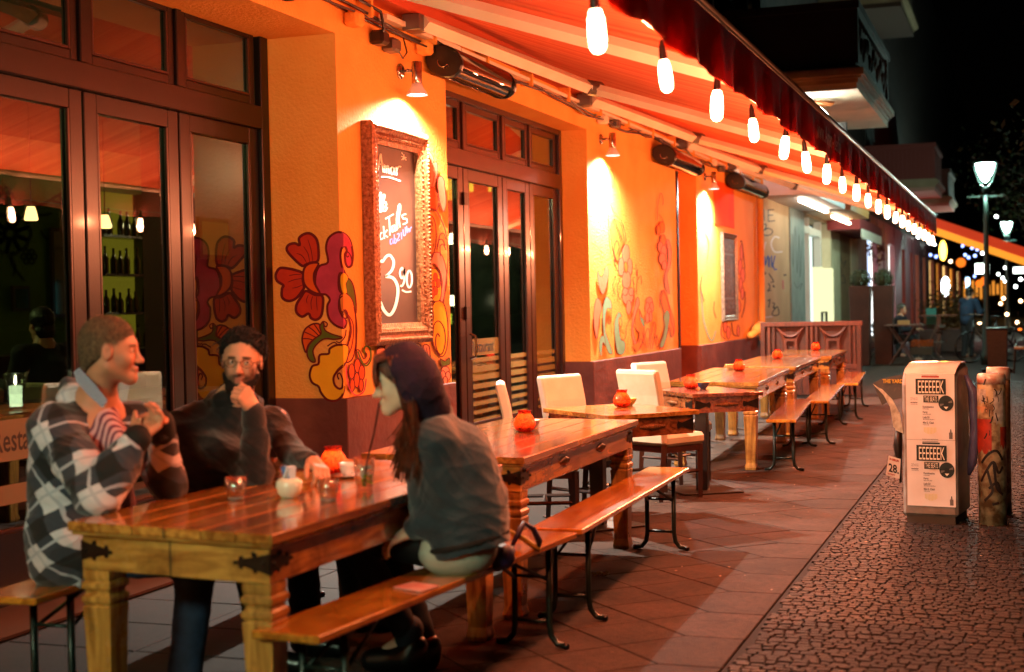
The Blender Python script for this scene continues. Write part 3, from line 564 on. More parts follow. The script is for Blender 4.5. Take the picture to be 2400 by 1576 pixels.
# ================================================================== things on the wall
def framed(name, label, y0, y1, z0, z1, fw, d, group=None, fm=None, beads=True):
    t = thing(name, label, 'sign', (0, (y0+y1)/2, z0))
    f = MB()
    prof = [(0, .0), (.0, d), (fw*.18, d+.012), (fw*.3, d), (fw*.45, d-.012), (fw*.6, d-.002), (fw*.8, d-.02), (fw, d-.028), (fw, .01)]
    cs = [(y0, z0, 1, 1), (y1, z0, -1, 1), (y1, z1, -1, -1), (y0, z1, 1, -1)]; vs = []
    for (y, z, sy, sz) in cs: vs += [(q[1]+.004, y+sy*q[0], z+sz*q[0]) for q in prof]
    n = len(prof); f.add(vs, [(c*n+i, c*n+i+1, ((c+1) % 4)*n+i+1, ((c+1) % 4)*n+i) for c in range(4) for i in range(n-1)])
    if beads:
        r = random.Random(4)
        for (ya, yb, za, zb) in ((y0, y1, z0+fw*.23, z0+fw*.23), (y0, y1, z1-fw*.23, z1-fw*.23), (y0+fw*.23, y0+fw*.23, z0, z1), (y1-fw*.23, y1-fw*.23, z0, z1)):
            L = max(yb-ya, zb-za); m_ = int(L/.028)
            for k in range(1, m_):
                tq = k/m_; f.sph((d+.012, ya+(yb-ya)*tq, za+(zb-za)*tq), .012, 6, 4, .7)
        for (ya, yb, za, zb) in ((y0+fw*.7, y1-fw*.7, z0+fw*.68, z0+fw*.68), (y0+fw*.7, y1-fw*.7, z1-fw*.68, z1-fw*.68), (y0+fw*.68, y0+fw*.68, z0+fw*.7, z1-fw*.7), (y1-fw*.68, y1-fw*.68, z0+fw*.7, z1-fw*.7)):
            L = max(yb-ya, zb-za); m_ = int(L/.035)
            for k in range(m_+1):
                tq = k/m_; f.sph((d-.008, ya+(yb-ya)*tq, za+(zb-za)*tq), .014, 5, 4, .7)
    obj('picture_frame', f, fm or M['gilt'], t)
    return t
bb = framed('menu_board', 'tall blackboard in a carved bronze frame offering cocktails for 3.90, under the wall lamp', 8.93, 9.93, 1.2, 2.76, .15, .085)
obj('board', MB().box((.02, 9.07, 1.33), (.03, 9.79, 2.63)), M['board'], bb)
wb = lambda cx, cy: U(820+cx/2.842, 270+cy/2.842, x=.032)
wl = lambda cx, cy: U(820+cx/2.842, 270+cy/2.842, x=.0325)
mb = MB(); S = lambda pts, wd, i=0, tp=False: stroke(mb, pts, wb, wd, i, taper=tp)
for q in ([(165, 310), (161, 350), (172, 375), (192, 345), (205, 258), (212, 310), (222, 382)], [(178, 338), (222, 322)], [(228, 330), (232, 385)], [(231, 355), (240, 338), (246, 388)], [(246, 355), (254, 338), (262, 392)], [(292, 352), (278, 348), (271, 372), (280, 396), (291, 382), (293, 350), (299, 400)], [(308, 345), (312, 402)], [(312, 372), (324, 345), (342, 345)]): S(q, 9)
S([(210, 412), (260, 415), (338, 440)], 10)
for q in ([(138, 668), (150, 600), (163, 560), (174, 600), (182, 665)], [(143, 620), (178, 610)], [(186, 658), (184, 600), (200, 522), (209, 530), (195, 600), (200, 650)], [(206, 650), (206, 590), (224, 532), (232, 545), (216, 600), (220, 645)], [(222, 622), (243, 600), (238, 580), (224, 592), (222, 630), (234, 640), (250, 615)],
          [(172, 790), (156, 785), (147, 820), (153, 860), (178, 848)], [(182, 800), (173, 825), (186, 842), (197, 815), (184, 798)], [(216, 782), (202, 795), (204, 828), (221, 820)], [(224, 740), (230, 825)], [(250, 765), (230, 795), (254, 814)], [(236, 692), (292, 660)], [(262, 680), (267, 802)],
          [(296, 735), (280, 745), (282, 778), (296, 765), (298, 730), (304, 775)], [(310, 715), (314, 768)], [(318, 758), (312, 690), (326, 602), (337, 612), (327, 690), (333, 748)], [(374, 660), (350, 668), (354, 690), (376, 692), (378, 718), (352, 728)]): S(q, 9)
for q in ([(284, 825), (269, 832), (271, 860), (284, 850), (285, 825), (290, 858)], [(295, 795), (298, 852), (309, 845), (305, 822), (297, 830)], [(313, 795), (326, 790), (328, 805), (315, 837), (334, 830)], [(342, 782), (345, 828)], [(354, 762), (358, 802), (370, 795), (369, 748)], [(377, 738), (382, 785), (386, 762), (393, 760), (395, 782)], [(400, 755), (403, 778), (404, 756), (412, 745)]): S(q, 7, 1)
S([(206, 965), (217, 977), (242, 943), (268, 935), (292, 975), (284, 1025), (262, 1055), (238, 1075)], 17); S([(238, 1075), (286, 1085), (316, 1135), (318, 1205), (297, 1290), (264, 1332), (228, 1302), (202, 1244)], 20)
S([(362, 1040), (347, 1018), (333, 1050), (345, 1088), (362, 1062), (362, 1022), (363, 1100), (348, 1138), (336, 1135)], 13)
S([(395, 1033), (381, 1065), (381, 1120), (395, 1150), (412, 1120), (411, 1062), (395, 1033)], 12); S([(347, 1165), (375, 1179), (409, 1175)], 11)
S([(187, 1080), (160, 1090), (151, 1140), (163, 1192), (188, 1190)], 8); S([(150, 1122), (180, 1126)], 6); S([(150, 1145), (178, 1150)], 6)
for q in ([(126, 200), (134, 212), (124, 245), (140, 246)], [(160, 212), (148, 214), (146, 240), (160, 242), (160, 228)], [(345, 250), (352, 262)], [(342, 275), (376, 285)], [(360, 262), (358, 300)], [(358, 285), (345, 300)], [(362, 285), (376, 302)]): S(q, 6)
obj('lettering', mb, [M['chalk'], M['lilac']], bb)
ps = framed('framed_menu', 'small framed dark menu poster with pale ornament beside the third wall lamp', 21.3, 22.42, 1.17, 2.52, .09, .04, fm=mat('old_silver_frame', '#5c5048', .35, .5, col2='#8a7c6c', scale=30), beads=False)
obj('board', MB().box((.012, 21.39, 1.26), (.02, 22.33, 2.43)), mat('menu_print', '#3c2018', .6, col2='#6a4430', scale=26, lo=.45, hi=.55), ps)
mb = MB()
mb.box((.0205, 21.5, 2.18), (.0215, 22.2, 2.21)); mb.box((.0205, 21.5, 1.5), (.0215, 22.2, 1.53)); mb.box((.0205, 21.6, 1.6), (.0215, 21.64, 2.1)); mb.box((.0205, 22.06, 1.6), (.0215, 22.1, 2.1))
r = random.Random(8)
for k in range(60):
    y, z = r.uniform(21.66, 22.04), r.uniform(1.62, 2.08); mb.box((.0205, y, z), (.0212, y+r.uniform(.01, .05), z+r.uniform(.01, .03)))
for k in range(40):
    y, z = r.uniform(21.45, 22.2), r.choice([2.3, 2.25, 1.36, 1.42]); mb.box((.0205, y, z), (.0212, y+.03, z+r.uniform(.02, .06)))
obj('print', mb, M['greyprint'], ps)

# wall spot lamps
def wall_lamp(y, z, label):
    t = thing('wall_lamp', label, 'lamp', (0, y, z), 'chrome spot lamps on the orange wall')
    q = MB(); q.smooth = True; Mr = Matrix.Translation((0.0, y-.0, z)) @ Matrix.Rotation(PI/2, 4, 'Y'); q.lathe([(.058, .0), (.058, .012), (.045, .022), (.012, .026)], n=20, M4=Mr); obj('wall_plate', q, M['chrome'], t)
    q = MB(); q.smooth = True; q.tube([(.02, y, z), (.06, y, z-.002), (.1, y, z-.002)], .011, 8); q.sph((.062, y, z), .017, 10, 8); obj('arm', q, M['chrome'], t)
    q = MB(); q.smooth = True; q.lathe([(.036, -.1), (.038, -.095), (.038, .055), (.034, .062), (.001, .062)], (.135, y, z), 20); obj('socket_tube', q, M['chrome'], t)
    q = MB(); q.smooth = True; q.lathe([(.036, -.1), (.045, -.125), (.078, -.175), (.08, -.185), (.076, -.183), (.04, -.125)], (.135, y, z), 24); obj('lamp_shade', q, mat('white_shade', '#d8d8dc', .3), t)
    q = MB(); q.smooth = True; q.lathe([(.001, -.15), (.05, -.152), (.066, -.168), (.0662, -.17)], (.135, y, z), 20); obj('bulb', q, emis('spot_bulb', '#f4ecff', 14), t)
    ld = bpy.data.lights.new('spot_light', 'SPOT'); ld.energy = 740; ld.color = (1, .88, .72); ld.spot_size = math.radians(160); ld.spot_blend = 1.0; ld.shadow_soft_size = .035
    lo = bpy.data.objects.new('spot_light', ld); C.objects.link(lo); lo.parent = t; lo.location = (.15, 0, -.20); lo.rotation_euler = (0, math.radians(2), 0)
wall_lamp(9.62, 3.2, 'chrome spot lamp above the cocktail blackboard, nearest of the wall lamps')
wall_lamp(14.9, 3.25, 'chrome spot lamp on the middle pillar right of the glass doors')
wall_lamp(20.25, 3.27, 'chrome spot lamp on the far pillar between two heaters')
# radiant heaters
def heater(y0, y1, z, label, tilt=.5):
    t = thing('patio_heater', label, 'heater', (0.16, (y0+y1)/2, z), 'radiant heaters along the wall')
    def sec(R, a0, a1, n): return [(R*1.05*math.cos(a0+(a1-a0)*k/n), R*.95*math.sin(a0+(a1-a0)*k/n)) for k in range(n+1)]
    cx, cz = .17, z
    ca, sa = math.cos(-tilt), math.sin(-tilt)
    rot = lambda p: (cx+p[0]*ca-p[1]*sa, cz+p[0]*sa+p[1]*ca)
    for i, (ya, yb) in enumerate(((y0, y0+.05), (y1-.05, y1))):
        poly = [rot((p[0]*1.15, p[1]*.95)) for p in sec(.134, 0, 2*PI, 22)[:-1]]
        q = MB(); q.prism([(a, ya, b) for a, b in poly], (0, yb-ya, 0)); obj('end_cap', q, M['black'], t, bevel=.012)
    q = MB(); q.smooth = True
    for k in range(7):
        a = PI*1.1+k*PI*.8/6; p1 = rot((.05*math.cos(a)+.01, .05*math.sin(a))); q.tube([(p1[0]-.001, y0-.004, p1[1]), (p1[0], y0-.002, p1[1])], .006, 6)
    ring = [rot((.045*math.cos(PI*1.05+k*PI*.9/8), .045*math.sin(PI*1.05+k*PI*.9/8))) for k in range(9)]
    q.tube([(a, y0-.004, b) for a, b in ring], .005, 6); obj('ring_mark', q, M['chrome'], t)
    q = MB(); q.smooth = True
    out = [rot(p) for p in sec(.128, -.55*PI+1.7, 1.45*PI, 20)]; inn = [rot((p[0]*.93, p[1]*.93)) for p in sec(.128, -.55*PI+1.7, 1.45*PI, 20)][::-1]
    lp = out+inn; n = len(lp); q.add([(a, y0+.05, b) for a, b in lp]+[(a, y1-.05, b) for a, b in lp], [(i, (i+1) % n, n+(i+1) % n, n+i) for i in range(n)]); obj('reflector_shell', q, mat('dark_mirror_metal', '#b88874', .16, 1, col2='#94685a', scale=4), t)
    for dz, rr in ((-.01, .014), (.03, .009), (-.05, .009)):
        p = rot((.05, dz)); q = MB(); q.smooth = True; q.tube([(p[0], y0+.05, p[1]), (p[0], y1-.05, p[1])], rr, 8); obj('heating_tube', q, mat('heater_tube', '#9a5a48', .15, .6), t)
    q = MB(); pts = sec(.132, -.9, .9, 8); q.smooth = True; q.add([(rot(p)[0], y, rot(p)[1]) for y in (y0+.05, y1-.05) for p in pts], [(i, i+1, 10+i, 9+i) for i in range(8)]); obj('cover_glass', q, M['glass'], t)
    q = MB(); q.box((.0, y0+.4*(y1-y0), z-.02), (.06, y0+.6*(y1-y0), z+.05)); obj('bracket', q, M['iron'], t)
    q = MB(); q.tube([(cx-.02, y0+.1, z+.13), (cx-.1, y0-.05, z+.2), (.03, y0-.25, z+.33), (.02, y0-.3, z+.4)], .006, 6); obj('cable', q, M['black'], t)
heater(6.2, 7.6, 3.43, 'dark radiant heater above the left doors, cut off by the top of the photo')
heater(10.05, 11.3, 3.33, 'large radiant heater with mirrored shell right of the nearest wall lamp')
heater(17.1, 18.8, 3.28, 'radiant heater on the middle pillar above the vine mural')
heater(21.7, 23.9, 3.31, 'farthest radiant heater, above the small framed menu')
# cable tray and loose cables along the top of the wall
tr = thing('cable_tray', 'narrow pale cable tray with loose cables running along the wall under the awning', 'cable tray', (0, 16, 3.55))
q = MB(); q.box((.03, 9.2, 3.50), (.1, 10.6, 3.54)); q.box((.03, 10.62, 3.50), (.1, 14.0, 3.53)); q.box((.03, 14.03, 3.50), (.1, 24.5, 3.53)); obj('rail', q, M['cream'], tr, bevel=.003)
q = MB(); r = random.Random(3)
for k in range(14):
    y = 8.9+k*1.13; obj('bracket', MB().box((.004, y, 3.46), (.12, y+.03, 3.6)), M['orange'], tr)
for s in range(3):
    q = MB(); pts = []; y = 7.2+.3*s
    while y < 24.4: pts.append((.05+r.uniform(-.02, .05), y, 3.46+r.uniform(-.035, .03)-.03*math.sin(y*1.3+s))); y += r.uniform(.3, .8)
    q.smooth = True; q.tube(cr_(pts, False, 5), r.choice([.005, .008, .011]), 6); obj('cable', q, M['rust'] if s % 2 else M['black'], tr)
for (y, z, m_) in ((8.75, 3.42, M['orange']), (9.15, 3.36, M['black']), (9.35, 3.34, M['grey']), (9.95, 3.42, M['orange']), (14.8, 3.45, M['cream']), (15.3, 3.46, M['grey']), (20.6, 3.5, M['cream']), (21.2, 3.46, M['grey'])):
    q = MB(); q.cbox((.06, y, z), (.11, .13, .1)); o = obj('junction_box', q, m_, tr, bevel=.02)
q = MB(); q.smooth = True; q.tube([(.06, 8.6, 3.56), (.1, 8.75, 3.55), (.12, 9.05, 3.52), (.11, 9.12, 3.42), (.08, 9.1, 3.34)], .012, 8); q.tube([(.06, 9.4, 3.36), (.08, 9.5, 3.27), (.07, 9.6, 3.33), (.06, 9.55, 3.45)], .006, 6); q.tube([(.05, 6.9, 3.5), (.08, 7.2, 3.36), (.08, 7.35, 3.4), (.06, 7.4, 3.5)], .008, 6); obj('cable', q, M['black'], tr)
# orange downpipe with a kinked foot
dp = thing('drain_pipe', 'orange painted drain pipe with bulky yellow elbow at the end of the orange wall', 'pipe', (.06, 24.45, .9))
q = MB(); q.smooth = True; q.tube([(.07, 24.45, 3.6), (.07, 24.45, 1.05), (.12, 24.2, .98), (.12, 23.6, .95), (.06, 23.3, .9)], .055, 12); obj('pipe', q, M['orange'], dp)
q = MB(); q.smooth = True; q.sph((.12, 24.3, 1.0), .1, 12, 8); q.tube([(.14, 23.9, 1.06), (.14, 23.5, .98)], .085, 10); q.tube([(.16, 24.4, .84), (.16, 24.0, .84)], .07, 10); obj('elbow', q, M['orange'], dp)

# ================================================================== awning
aw = thing('awning', 'long red orange awning over the tables with a dark red valance', 'awning', (1.5, 9, 2.4))
YA0, YA1 = -3.0, 23.2
fab = bpy.data.materials.new('awning_fabric'); fab.use_nodes = True; n = fab.node_tree.nodes; L = fab.node_tree.links; b = n['Principled BSDF']
tc = n.new('ShaderNodeTexCoord'); sp = n.new('ShaderNodeSeparateXYZ'); L.new(tc.outputs['Object'], sp.inputs[0])
cb = n.new('ShaderNodeCombineXYZ'); L.new(sp.outputs[1], cb.inputs[1])
nz = n.new('ShaderNodeTexNoise'); nz.inputs['Scale'].default_value = 5; nz.inputs['Detail'].default_value = 9; nz.inputs['Roughness'].default_value = .8; L.new(cb.outputs[0], nz.inputs['Vector'])
cr = n.new('ShaderNodeValToRGB'); cr.color_ramp.elements[0].position = .38; cr.color_ramp.elements[1].position = .62; cr.color_ramp.elements[0].color = lin('#d8481e'); cr.color_ramp.elements[1].color = lin('#f4824e')
L.new(nz.outputs['Fac'], cr.inputs[0]); L.new(cr.outputs[0], b.inputs['Base Color']); b.inputs['Roughness'].default_value = .85
M['fabric'] = fab
q = MB(); q.smooth = True; NX, NY = 10, 130; vs = []
for i in range(NX+1):
    for j in range(NY+1):
        u = i/NX; y = YA0+(YA1-YA0)*j/NY; sag = -.04*math.sin(PI*u)+.006*math.sin(y*6.0)*math.sin(PI*u); vs.append((.12+2.86*u, y, 3.72-.98*u+sag))
fs = [(i*(NY+1)+j, i*(NY+1)+j+1, (i+1)*(NY+1)+j+1, (i+1)*(NY+1)+j) for i in range(NX) for j in range(NY)]
n0 = len(vs); q.add(vs+[(a, b_, c+.003) for a, b_, c in vs], fs+[tuple(n0+k for k in f) for f in fs]); obj('canopy', q, fab, aw)
val = mat('dark_red_valance', '#4a1816', .85, col2='#581e1a', scale=5, stretch=(1, 1, .2), bump=.3, bscale=60)
vb = val.node_tree.nodes['Principled BSDF']; tl = val.node_tree.nodes.new('ShaderNodeBsdfTranslucent'); tl.inputs[0].default_value = lin('#c03018'); ms = val.node_tree.nodes.new('ShaderNodeMixShader'); ms.inputs[0].default_value = .2
val.node_tree.links.new(vb.outputs[0], ms.inputs[1]); val.node_tree.links.new(tl.outputs[0], ms.inputs[2]); val.node_tree.links.new(ms.outputs[0], val.node_tree.nodes['Material Output'].inputs[0])
q = MB(); q.smooth = True; NY = 420; vs = []
for i in range(4):
    for j in range(NY+1):
        y = YA0+(YA1-YA0)*j/NY; u = i/3; z = 2.71-.26*u+(.012*math.sin(y*PI/.48)*u); x = 3.03+.012*math.sin(y*9)*u+.006*math.sin(y*23)*u; vs.append((x, y, z))
fs = [(i*(NY+1)+j, i*(NY+1)+j+1, (i+1)*(NY+1)+j+1, (i+1)*(NY+1)+j) for i in range(3) for j in range(NY)]
n0 = len(vs); q.add(vs+[(a-.003, b_, c) for a, b_, c in vs], fs+[tuple(n0+k for k in f) for f in fs]); obj('valance', q, val, aw)
q = MB(); q.smooth = True; q.tube([(3.0, YA0, 2.735), (3.0, YA1, 2.735)], .035, 12); obj('front_bar', q, mat('grey_awning_bar', '#8a8078', .4, .3), aw)
q = MB(); q.box((.0, 2.5, 3.6), (.16, YA1, 3.78)); obj('roller_case', q, mat('awning_case', '#b04a24', .5), aw)
vs, fs = text_mesh('www. Amar - Berlin', .17, lambda u, v: (3.05, 9.42+u, 2.52+v), .001, .86, space=1.05); q = MB(); q.add(vs, fs); obj('lettering', q, mat('valance_letters', '#f0e6da', .8), aw)
# folding arms
AZ = lambda x: 3.6-.325*x
for y in (1.2, 5.0, 9.6, 13.9, 18.3, 21.6):
    q = MB(); e = (.66, y+2.75, AZ(.66)+.02); q.tube([(.2, y, AZ(.2)), e], .062, 4); q.tube([e, (2.92, y+3.0, AZ(2.92)+.02)], .052, 4)
    o = obj('folding_arm', q, M['cream'], aw)
    q = MB(); q.tube([(e[0]-.02, e[1]-.08, e[2]), (e[0]+.05, e[1]+.1, e[2])], .07, 10); q.cbox((.14, y, AZ(.2)), (.14, .16, .12)); obj('joint', q, M['grey'], o, bevel=.006)
# string of bare bulbs along the front bar
cord = tag(obj('light_cord', (lambda m_: (setattr(m_, 'smooth', True), m_.tube([(3.0+.004*math.sin(k*1.3), 3.0+k*.24, 2.5-.012*abs(math.sin(k*PI/4))) for k in range(85)], .0035, 6))[1])(MB()), M['black']), 'black light cord drooping along the lower edge of the awning valance', 'cable')
bulbm = emis('warm_bulb', (1.0, .42, .22), 22); _n = bulbm.node_tree.nodes; _l = bulbm.node_tree.links; _x = _n.new('ShaderNodeMixShader'); _x.inputs[0].default_value = .5; _tr = _n.new('ShaderNodeBsdfTransparent')
_l.new(_n['Emission'].outputs[0], _x.inputs[1]); _l.new(_tr.outputs[0], _x.inputs[2]); _l.new(_x.outputs[0], _n['Material Output'].inputs[0])
def make_bulb(k):
    y = 3.6+.968*k
    t = thing('hanging_bulb', '', 'light bulb', (2.985, y, 2.26), 'bare bulbs hanging from the awning edge')
    q = MB(); q.smooth = True; q.lathe([(.006, .2), (.014, .17), (.018, .12), (.02, .095)], n=12); o = obj('socket', q, M['black'], t, org=(0, 0, 0)); o.location = (0, 0, 0)
    q = MB(); q.smooth = True; q.lathe([(.015, .095), (.020, .078), (.026, .055), (.028, .02), (.028, -.01), (.025, -.035), (.015, -.048), (.001, -.052)], n=16); o = obj('tube', q, bulbm, t, org=(0, 0, 0)); o.location = (0, 0, .03)
    ld = bpy.data.lights.new('bulb_light', 'POINT'); ld.energy = 74; ld.color = (1, .27, .11); ld.shadow_soft_size = .02; lo = bpy.data.objects.new('bulb_light', ld); C.objects.link(lo); lo.parent = t; lo.location = (0, 0, .035)
    return t
ordi = ['first', 'second', 'third', 'fourth', 'fifth', 'sixth', 'seventh', 'eighth', 'ninth', 'tenth', 'eleventh', 'twelfth', 'thirteenth', 'fourteenth', 'fifteenth', 'sixteenth', 'seventeenth', 'eighteenth', 'nineteenth', 'twentieth']
b0 = make_bulb(0)
for k in range(20):
    o = b0 if k == 0 else copy_tree(b0); o.location = (2.985, 4.55+.968*k, 2.305); o.rotation_euler = (r.uniform(-.12, .12), r.uniform(-.12, .12), 0); s_ = r.uniform(.92, 1.08); o.scale = (s_, s_, s_)
    o['label'] = 'bright bare bulb hanging from the awning edge, %s from the near end' % ordi[k]

# ================================================================== upper facade, balconies
st1 = mat('old_stucco', '#3c302a', .85, col2='#2a211c', scale=2, bump=.8, bscale=8)
up = thing('upper_facade', 'dark stucco upper storeys with balconies above the orange restaurant', 'building', (-.3, 12, 3.85))
obj('wall', MB().box((-.6, -8, 3.86), (-.02, 24.6, 16)), st1, up)
q = MB(); q.box((-.02, -8, 4.0), (.12, 24.6, 4.12)); q.box((-.02, -8, 4.12), (.06, 24.6, 4.2)); obj('cornice', q, st1, up)
for k in range(9):
    y = 1.2+k*2.8
    f = MB(); f.box((-.03, y, 4.9), (.05, y+.12, 7.0)); f.box((-.03, y+1.2, 4.9), (.05, y+1.32, 7.0)); f.box((-.03, y-.1, 7.0), (.14, y+1.42, 7.16)); f.box((-.03, y, 4.8), (.1, y+1.32, 4.9)); o = obj('window', f, st1, up)
    g = MB(); g.box((-.03, y+.12, 4.9), (-.015, y+1.2, 7.0)); obj('pane', g, mat('dark_window', '#0d0c0c', .1), o)
def balcony(y0, y1, z, dep, label, sm, bodym, rib=False, zt=1.05, relief=True):
    t = thing('balcony', label, 'balcony', (0, (y0+y1)/2, z))
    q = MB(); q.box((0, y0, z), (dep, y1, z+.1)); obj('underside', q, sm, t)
    q = MB()
    for k, (o_, h0, h1) in enumerate(((.02, .1, .16), (.07, .16, .2), (.11, .2, .3), (.05, .3, .34))): q.box((0, y0-o_, z+h0), (dep+o_, y1+o_, z+h1))
    o = obj('cornice', q, mat('balcony_cornice', '#a08a6a', .7, col2='#8c7658', scale=3), t)
    q = MB(); q.box((0, y0+.02, z+.34), (dep-.02, y1-.02, z+.34+zt)); q.box((0, y0-.05, z+.34+zt), (dep+.05, y1+.05, z+.46+zt)); obj('parapet', q, bodym, t)
    q = MB()
    if rib:
        for k in range(int((y1-y0)/.12)): q.box((dep-.02, y0+.05+k*.12, z+.36), (dep+.01, y0+.11+k*.12, z+.3+zt))
        for k in range(int(dep/.12)): q.box((.05+k*.12, y0-.01, z+.36), (.11+k*.12, y0+.02, z+.3+zt))
        obj('rib', q, bodym, t)
    elif relief:
        r = random.Random(1)
        for k in range(16):
            y = y0+.2+k*(y1-y0-.4)/15; q.sph((dep-.02, y, z+.8+.12*math.sin(k*1.7)), .11, 8, 6, .4, 1, 1.2); q.sph((dep-.02, y+.08, z+1.1), .06, 8, 6, .5)
        q.box((dep-.02, y0+.02, z+.4), (dep+.02, y0+.16, z+1.36)); q.box((dep-.02, y1-.16, z+.4), (dep+.02, y1-.02, z+1.36)); q.smooth = True
        obj('relief_ornament', q, bodym, t)
    return t
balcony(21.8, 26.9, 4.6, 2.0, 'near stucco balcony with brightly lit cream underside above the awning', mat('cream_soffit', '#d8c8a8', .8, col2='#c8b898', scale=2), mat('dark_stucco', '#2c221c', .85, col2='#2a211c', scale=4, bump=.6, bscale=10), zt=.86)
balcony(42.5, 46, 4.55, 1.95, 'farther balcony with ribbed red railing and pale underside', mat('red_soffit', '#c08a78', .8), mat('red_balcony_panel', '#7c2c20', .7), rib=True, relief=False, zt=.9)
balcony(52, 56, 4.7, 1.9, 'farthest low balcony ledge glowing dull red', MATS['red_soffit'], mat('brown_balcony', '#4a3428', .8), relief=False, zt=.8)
balcony(33, 37, 8.0, 1.8, 'unlit balcony high on the dark facade', MATS['brown_balcony'], MATS['brown_balcony'], relief=False)
# round neon sign behind the awning
c = U(1872, 322, y=22.4); t = thing('neon_sign', 'round green and white neon sign half hidden behind the awning edge', 'sign', c)
ring = lambda R: [(c[0]+R*math.cos(a*PI/24), c[1], c[2]+R*math.sin(a*PI/24)) for a in range(49)]
q = MB(); q.smooth = True; q.tube(ring(.53), .024, 8); obj('white_tube', q, emis('neon_white', '#f2fff8', 34), t)
q = MB(); q.smooth = True; q.tube(ring(.475), .028, 8); obj('green_tube', q, emis('neon_green', '#14a050', 5), t)
q = MB(); q.smooth = True; q.tube(ring(.40), .03, 8); obj('inner_tube', q, emis('neon_lilac', '#e8e4ff', 16), t)
q = MB(); q.lathe([(.001, 0), (.5, 0), (.5, .09), (.001, .09)], n=32, M4=Matrix.Translation(c+np.array([0, .03, 0])) @ Matrix.Rotation(-PI/2, 4, 'X')); q.box((c[0]+.35, c[1]+.05, c[2]-.3), (c[0]+.72, c[1]+.2, c[2]+.2)); obj('housing', q, M['grey'], t)
q = MB(); q.box((0, c[1]+.04, c[2]+.1), (c[0]-.3, c[1]+.1, c[2]+.16)); obj('bracket', q, M['iron'], t)
t = thing('balcony_lamp', 'curved lamp fitting under the near balcony', 'lamp', (1.35, 22.4, 4.5)); q = MB(); q.smooth = True; q.tube([(.7, 22.6, 4.55), (1.2, 22.4, 4.53), (1.55, 22.6, 4.52), (1.5, 22.75, 4.52), (1.1, 22.8, 4.54)], .03, 8); obj('tube', q, mat('rust_brown', '#8a4a22', .5), t)

# ------------------------------------------------------------------ neighbouring shop fronts
nb = thing('shop_building', 'pale neighbouring shop front with graffiti behind the wooden fence', 'building', (0, 32, 0))
pale = mat('cream_render', '#c9ad82', .8, col2='#bb9f76', scale=1.5, bump=.3); blue = mat('grey_blue_render', '#8f9c94', .7, col2='#7c8a84', scale=3); mint = mat('pale_green_render', '#c8bc98', .7, col2='#b8ac8a', scale=3); brn = mat('ochre_render', '#8a7048', .8, col2='#7a6040', scale=3)
def seg(y0, y1, m, x=0., z1=3.9, nm='pier', par=None): return obj(nm, MB().box((x-.4, y0, 0), (x, y1, z1)), m, par or nb)
seg(24.68, 26.9, pale); seg(26.92, 28.1, pale, -.01); seg(28.1, 30.0, blue, .02); seg(34.2, 36.0, mint, .03); seg(36.0, 38.5, brn); seg(38.5, 40.3, mint, .02); seg(40.3, 42.9, blue, .0)
obj('lintel', MB().box((-.4, 30.0, 3.25), (.0, 34.2, 3.9)), brn, nb); obj('wall', MB().box((-.6, 24.65, 3.9), (-.05, 43, 16)), M['black'] if 0 else MATS['old_stucco'], nb)
litw = emis('lit_shop_window', '#dff2e4', .6); lity = emis('lit_yellow_window', '#eae6a8', .6)
q = MB(); q.box((-.42, 30.2, .3), (-.4, 34.2, 3.2)); o = obj('lit_interior', q, litw, nb)
f = MB(); f.box((-.2, 30.0, 0), (-.05, 30.25, 3.25)); f.box((-.2, 31.1, 0), (-.05, 31.2, 3.25)); f.box((-.2, 33.0, 0), (-.05, 33.2, 3.25)); f.box((-.2, 30.25, 2.9), (-.05, 33.0, 3.05)); f.box((-.25, 30.25, 1.5), (-.2, 31.1, 1.58)); obj('window_frame', f, mat('white_window_frame', '#b8bab0', .5), nb)
q = MB(); q.box((-.1, 32.0, 0.1), (.1, 32.3, 2.2)); q.box((-.1, 33.3, 0.1), (.12, 33.9, 2.2)); obj('lit_display', q, emis('lit_display', '#f0f2b8', .5), nb)
q = MB(); q.smooth = True; q.tube([(.2, 31.2, .0), (.2, 31.2, 1.2), (.2, 31.9, 1.2), (.2, 31.9, .0)], .03, 8); tag(obj('bicycle_rack', q, M['black']), 'thin black hooped rack in front of the lit shop door', 'bicycle rack')
q = MB(); q.box((.5, 30.6, 3.2), (.57, 33.6, 3.25)); obj('tube_light', q, emis('tube_light', '#ffe8c8', 6), nb)
q = MB(); q.box((.55, 25.6, 3.22), (.62, 29.2, 3.27)); obj('tube_light', q, emis('tube_light', '#ffe8c8', 6), nb)
q = MB(); q.box((0, 24.9, 3.3), (.9, 29.6, 3.75)); obj('fascia', q, mat('white_fascia', '#c8bcc0', .5), nb)
q = MB(); q.box((0, 29.8, 3.3), (1.0, 33.4, 3.55)); obj('fascia', q, mat('brown_fascia', '#9a6a3a', .5), nb)
mg = MB(); tg = lambda px, py: U(1760+px/4.342, 420+py/4.342, x=.004)
G = lambda pts, wd=9, i=0: stroke(mg, pts, tg, wd, i)
for p in ([(95, 315), (100, 420)], [(100, 375), (130, 370)], [(130, 310), (135, 425)], [(175, 312), (178, 435)], [(175, 315), (235, 312)], [(178, 370), (225, 368)], [(178, 432), (245, 425)], [(110, 460), (112, 575)], [(112, 465), (150, 460), (150, 500), (118, 520)], [(170, 500), (215, 520), (210, 560), (150, 575), (118, 540), (170, 500)],
          [(165, 1240), (200, 1225)], [(195, 1225), (180, 1310)], [(215, 1260), (240, 1270), (225, 1310), (245, 1310), (215, 1375), (250, 1390), (285, 1370), (270, 1300), (240, 1330)], [(175, 1060), (195, 1100), (170, 1140), (205, 1130)], [(220, 1090), (240, 1100), (225, 1080)], [(110, 930), (150, 960), (120, 980)], [(180, 960), (230, 1040), (200, 1050)]): G(p, 11)
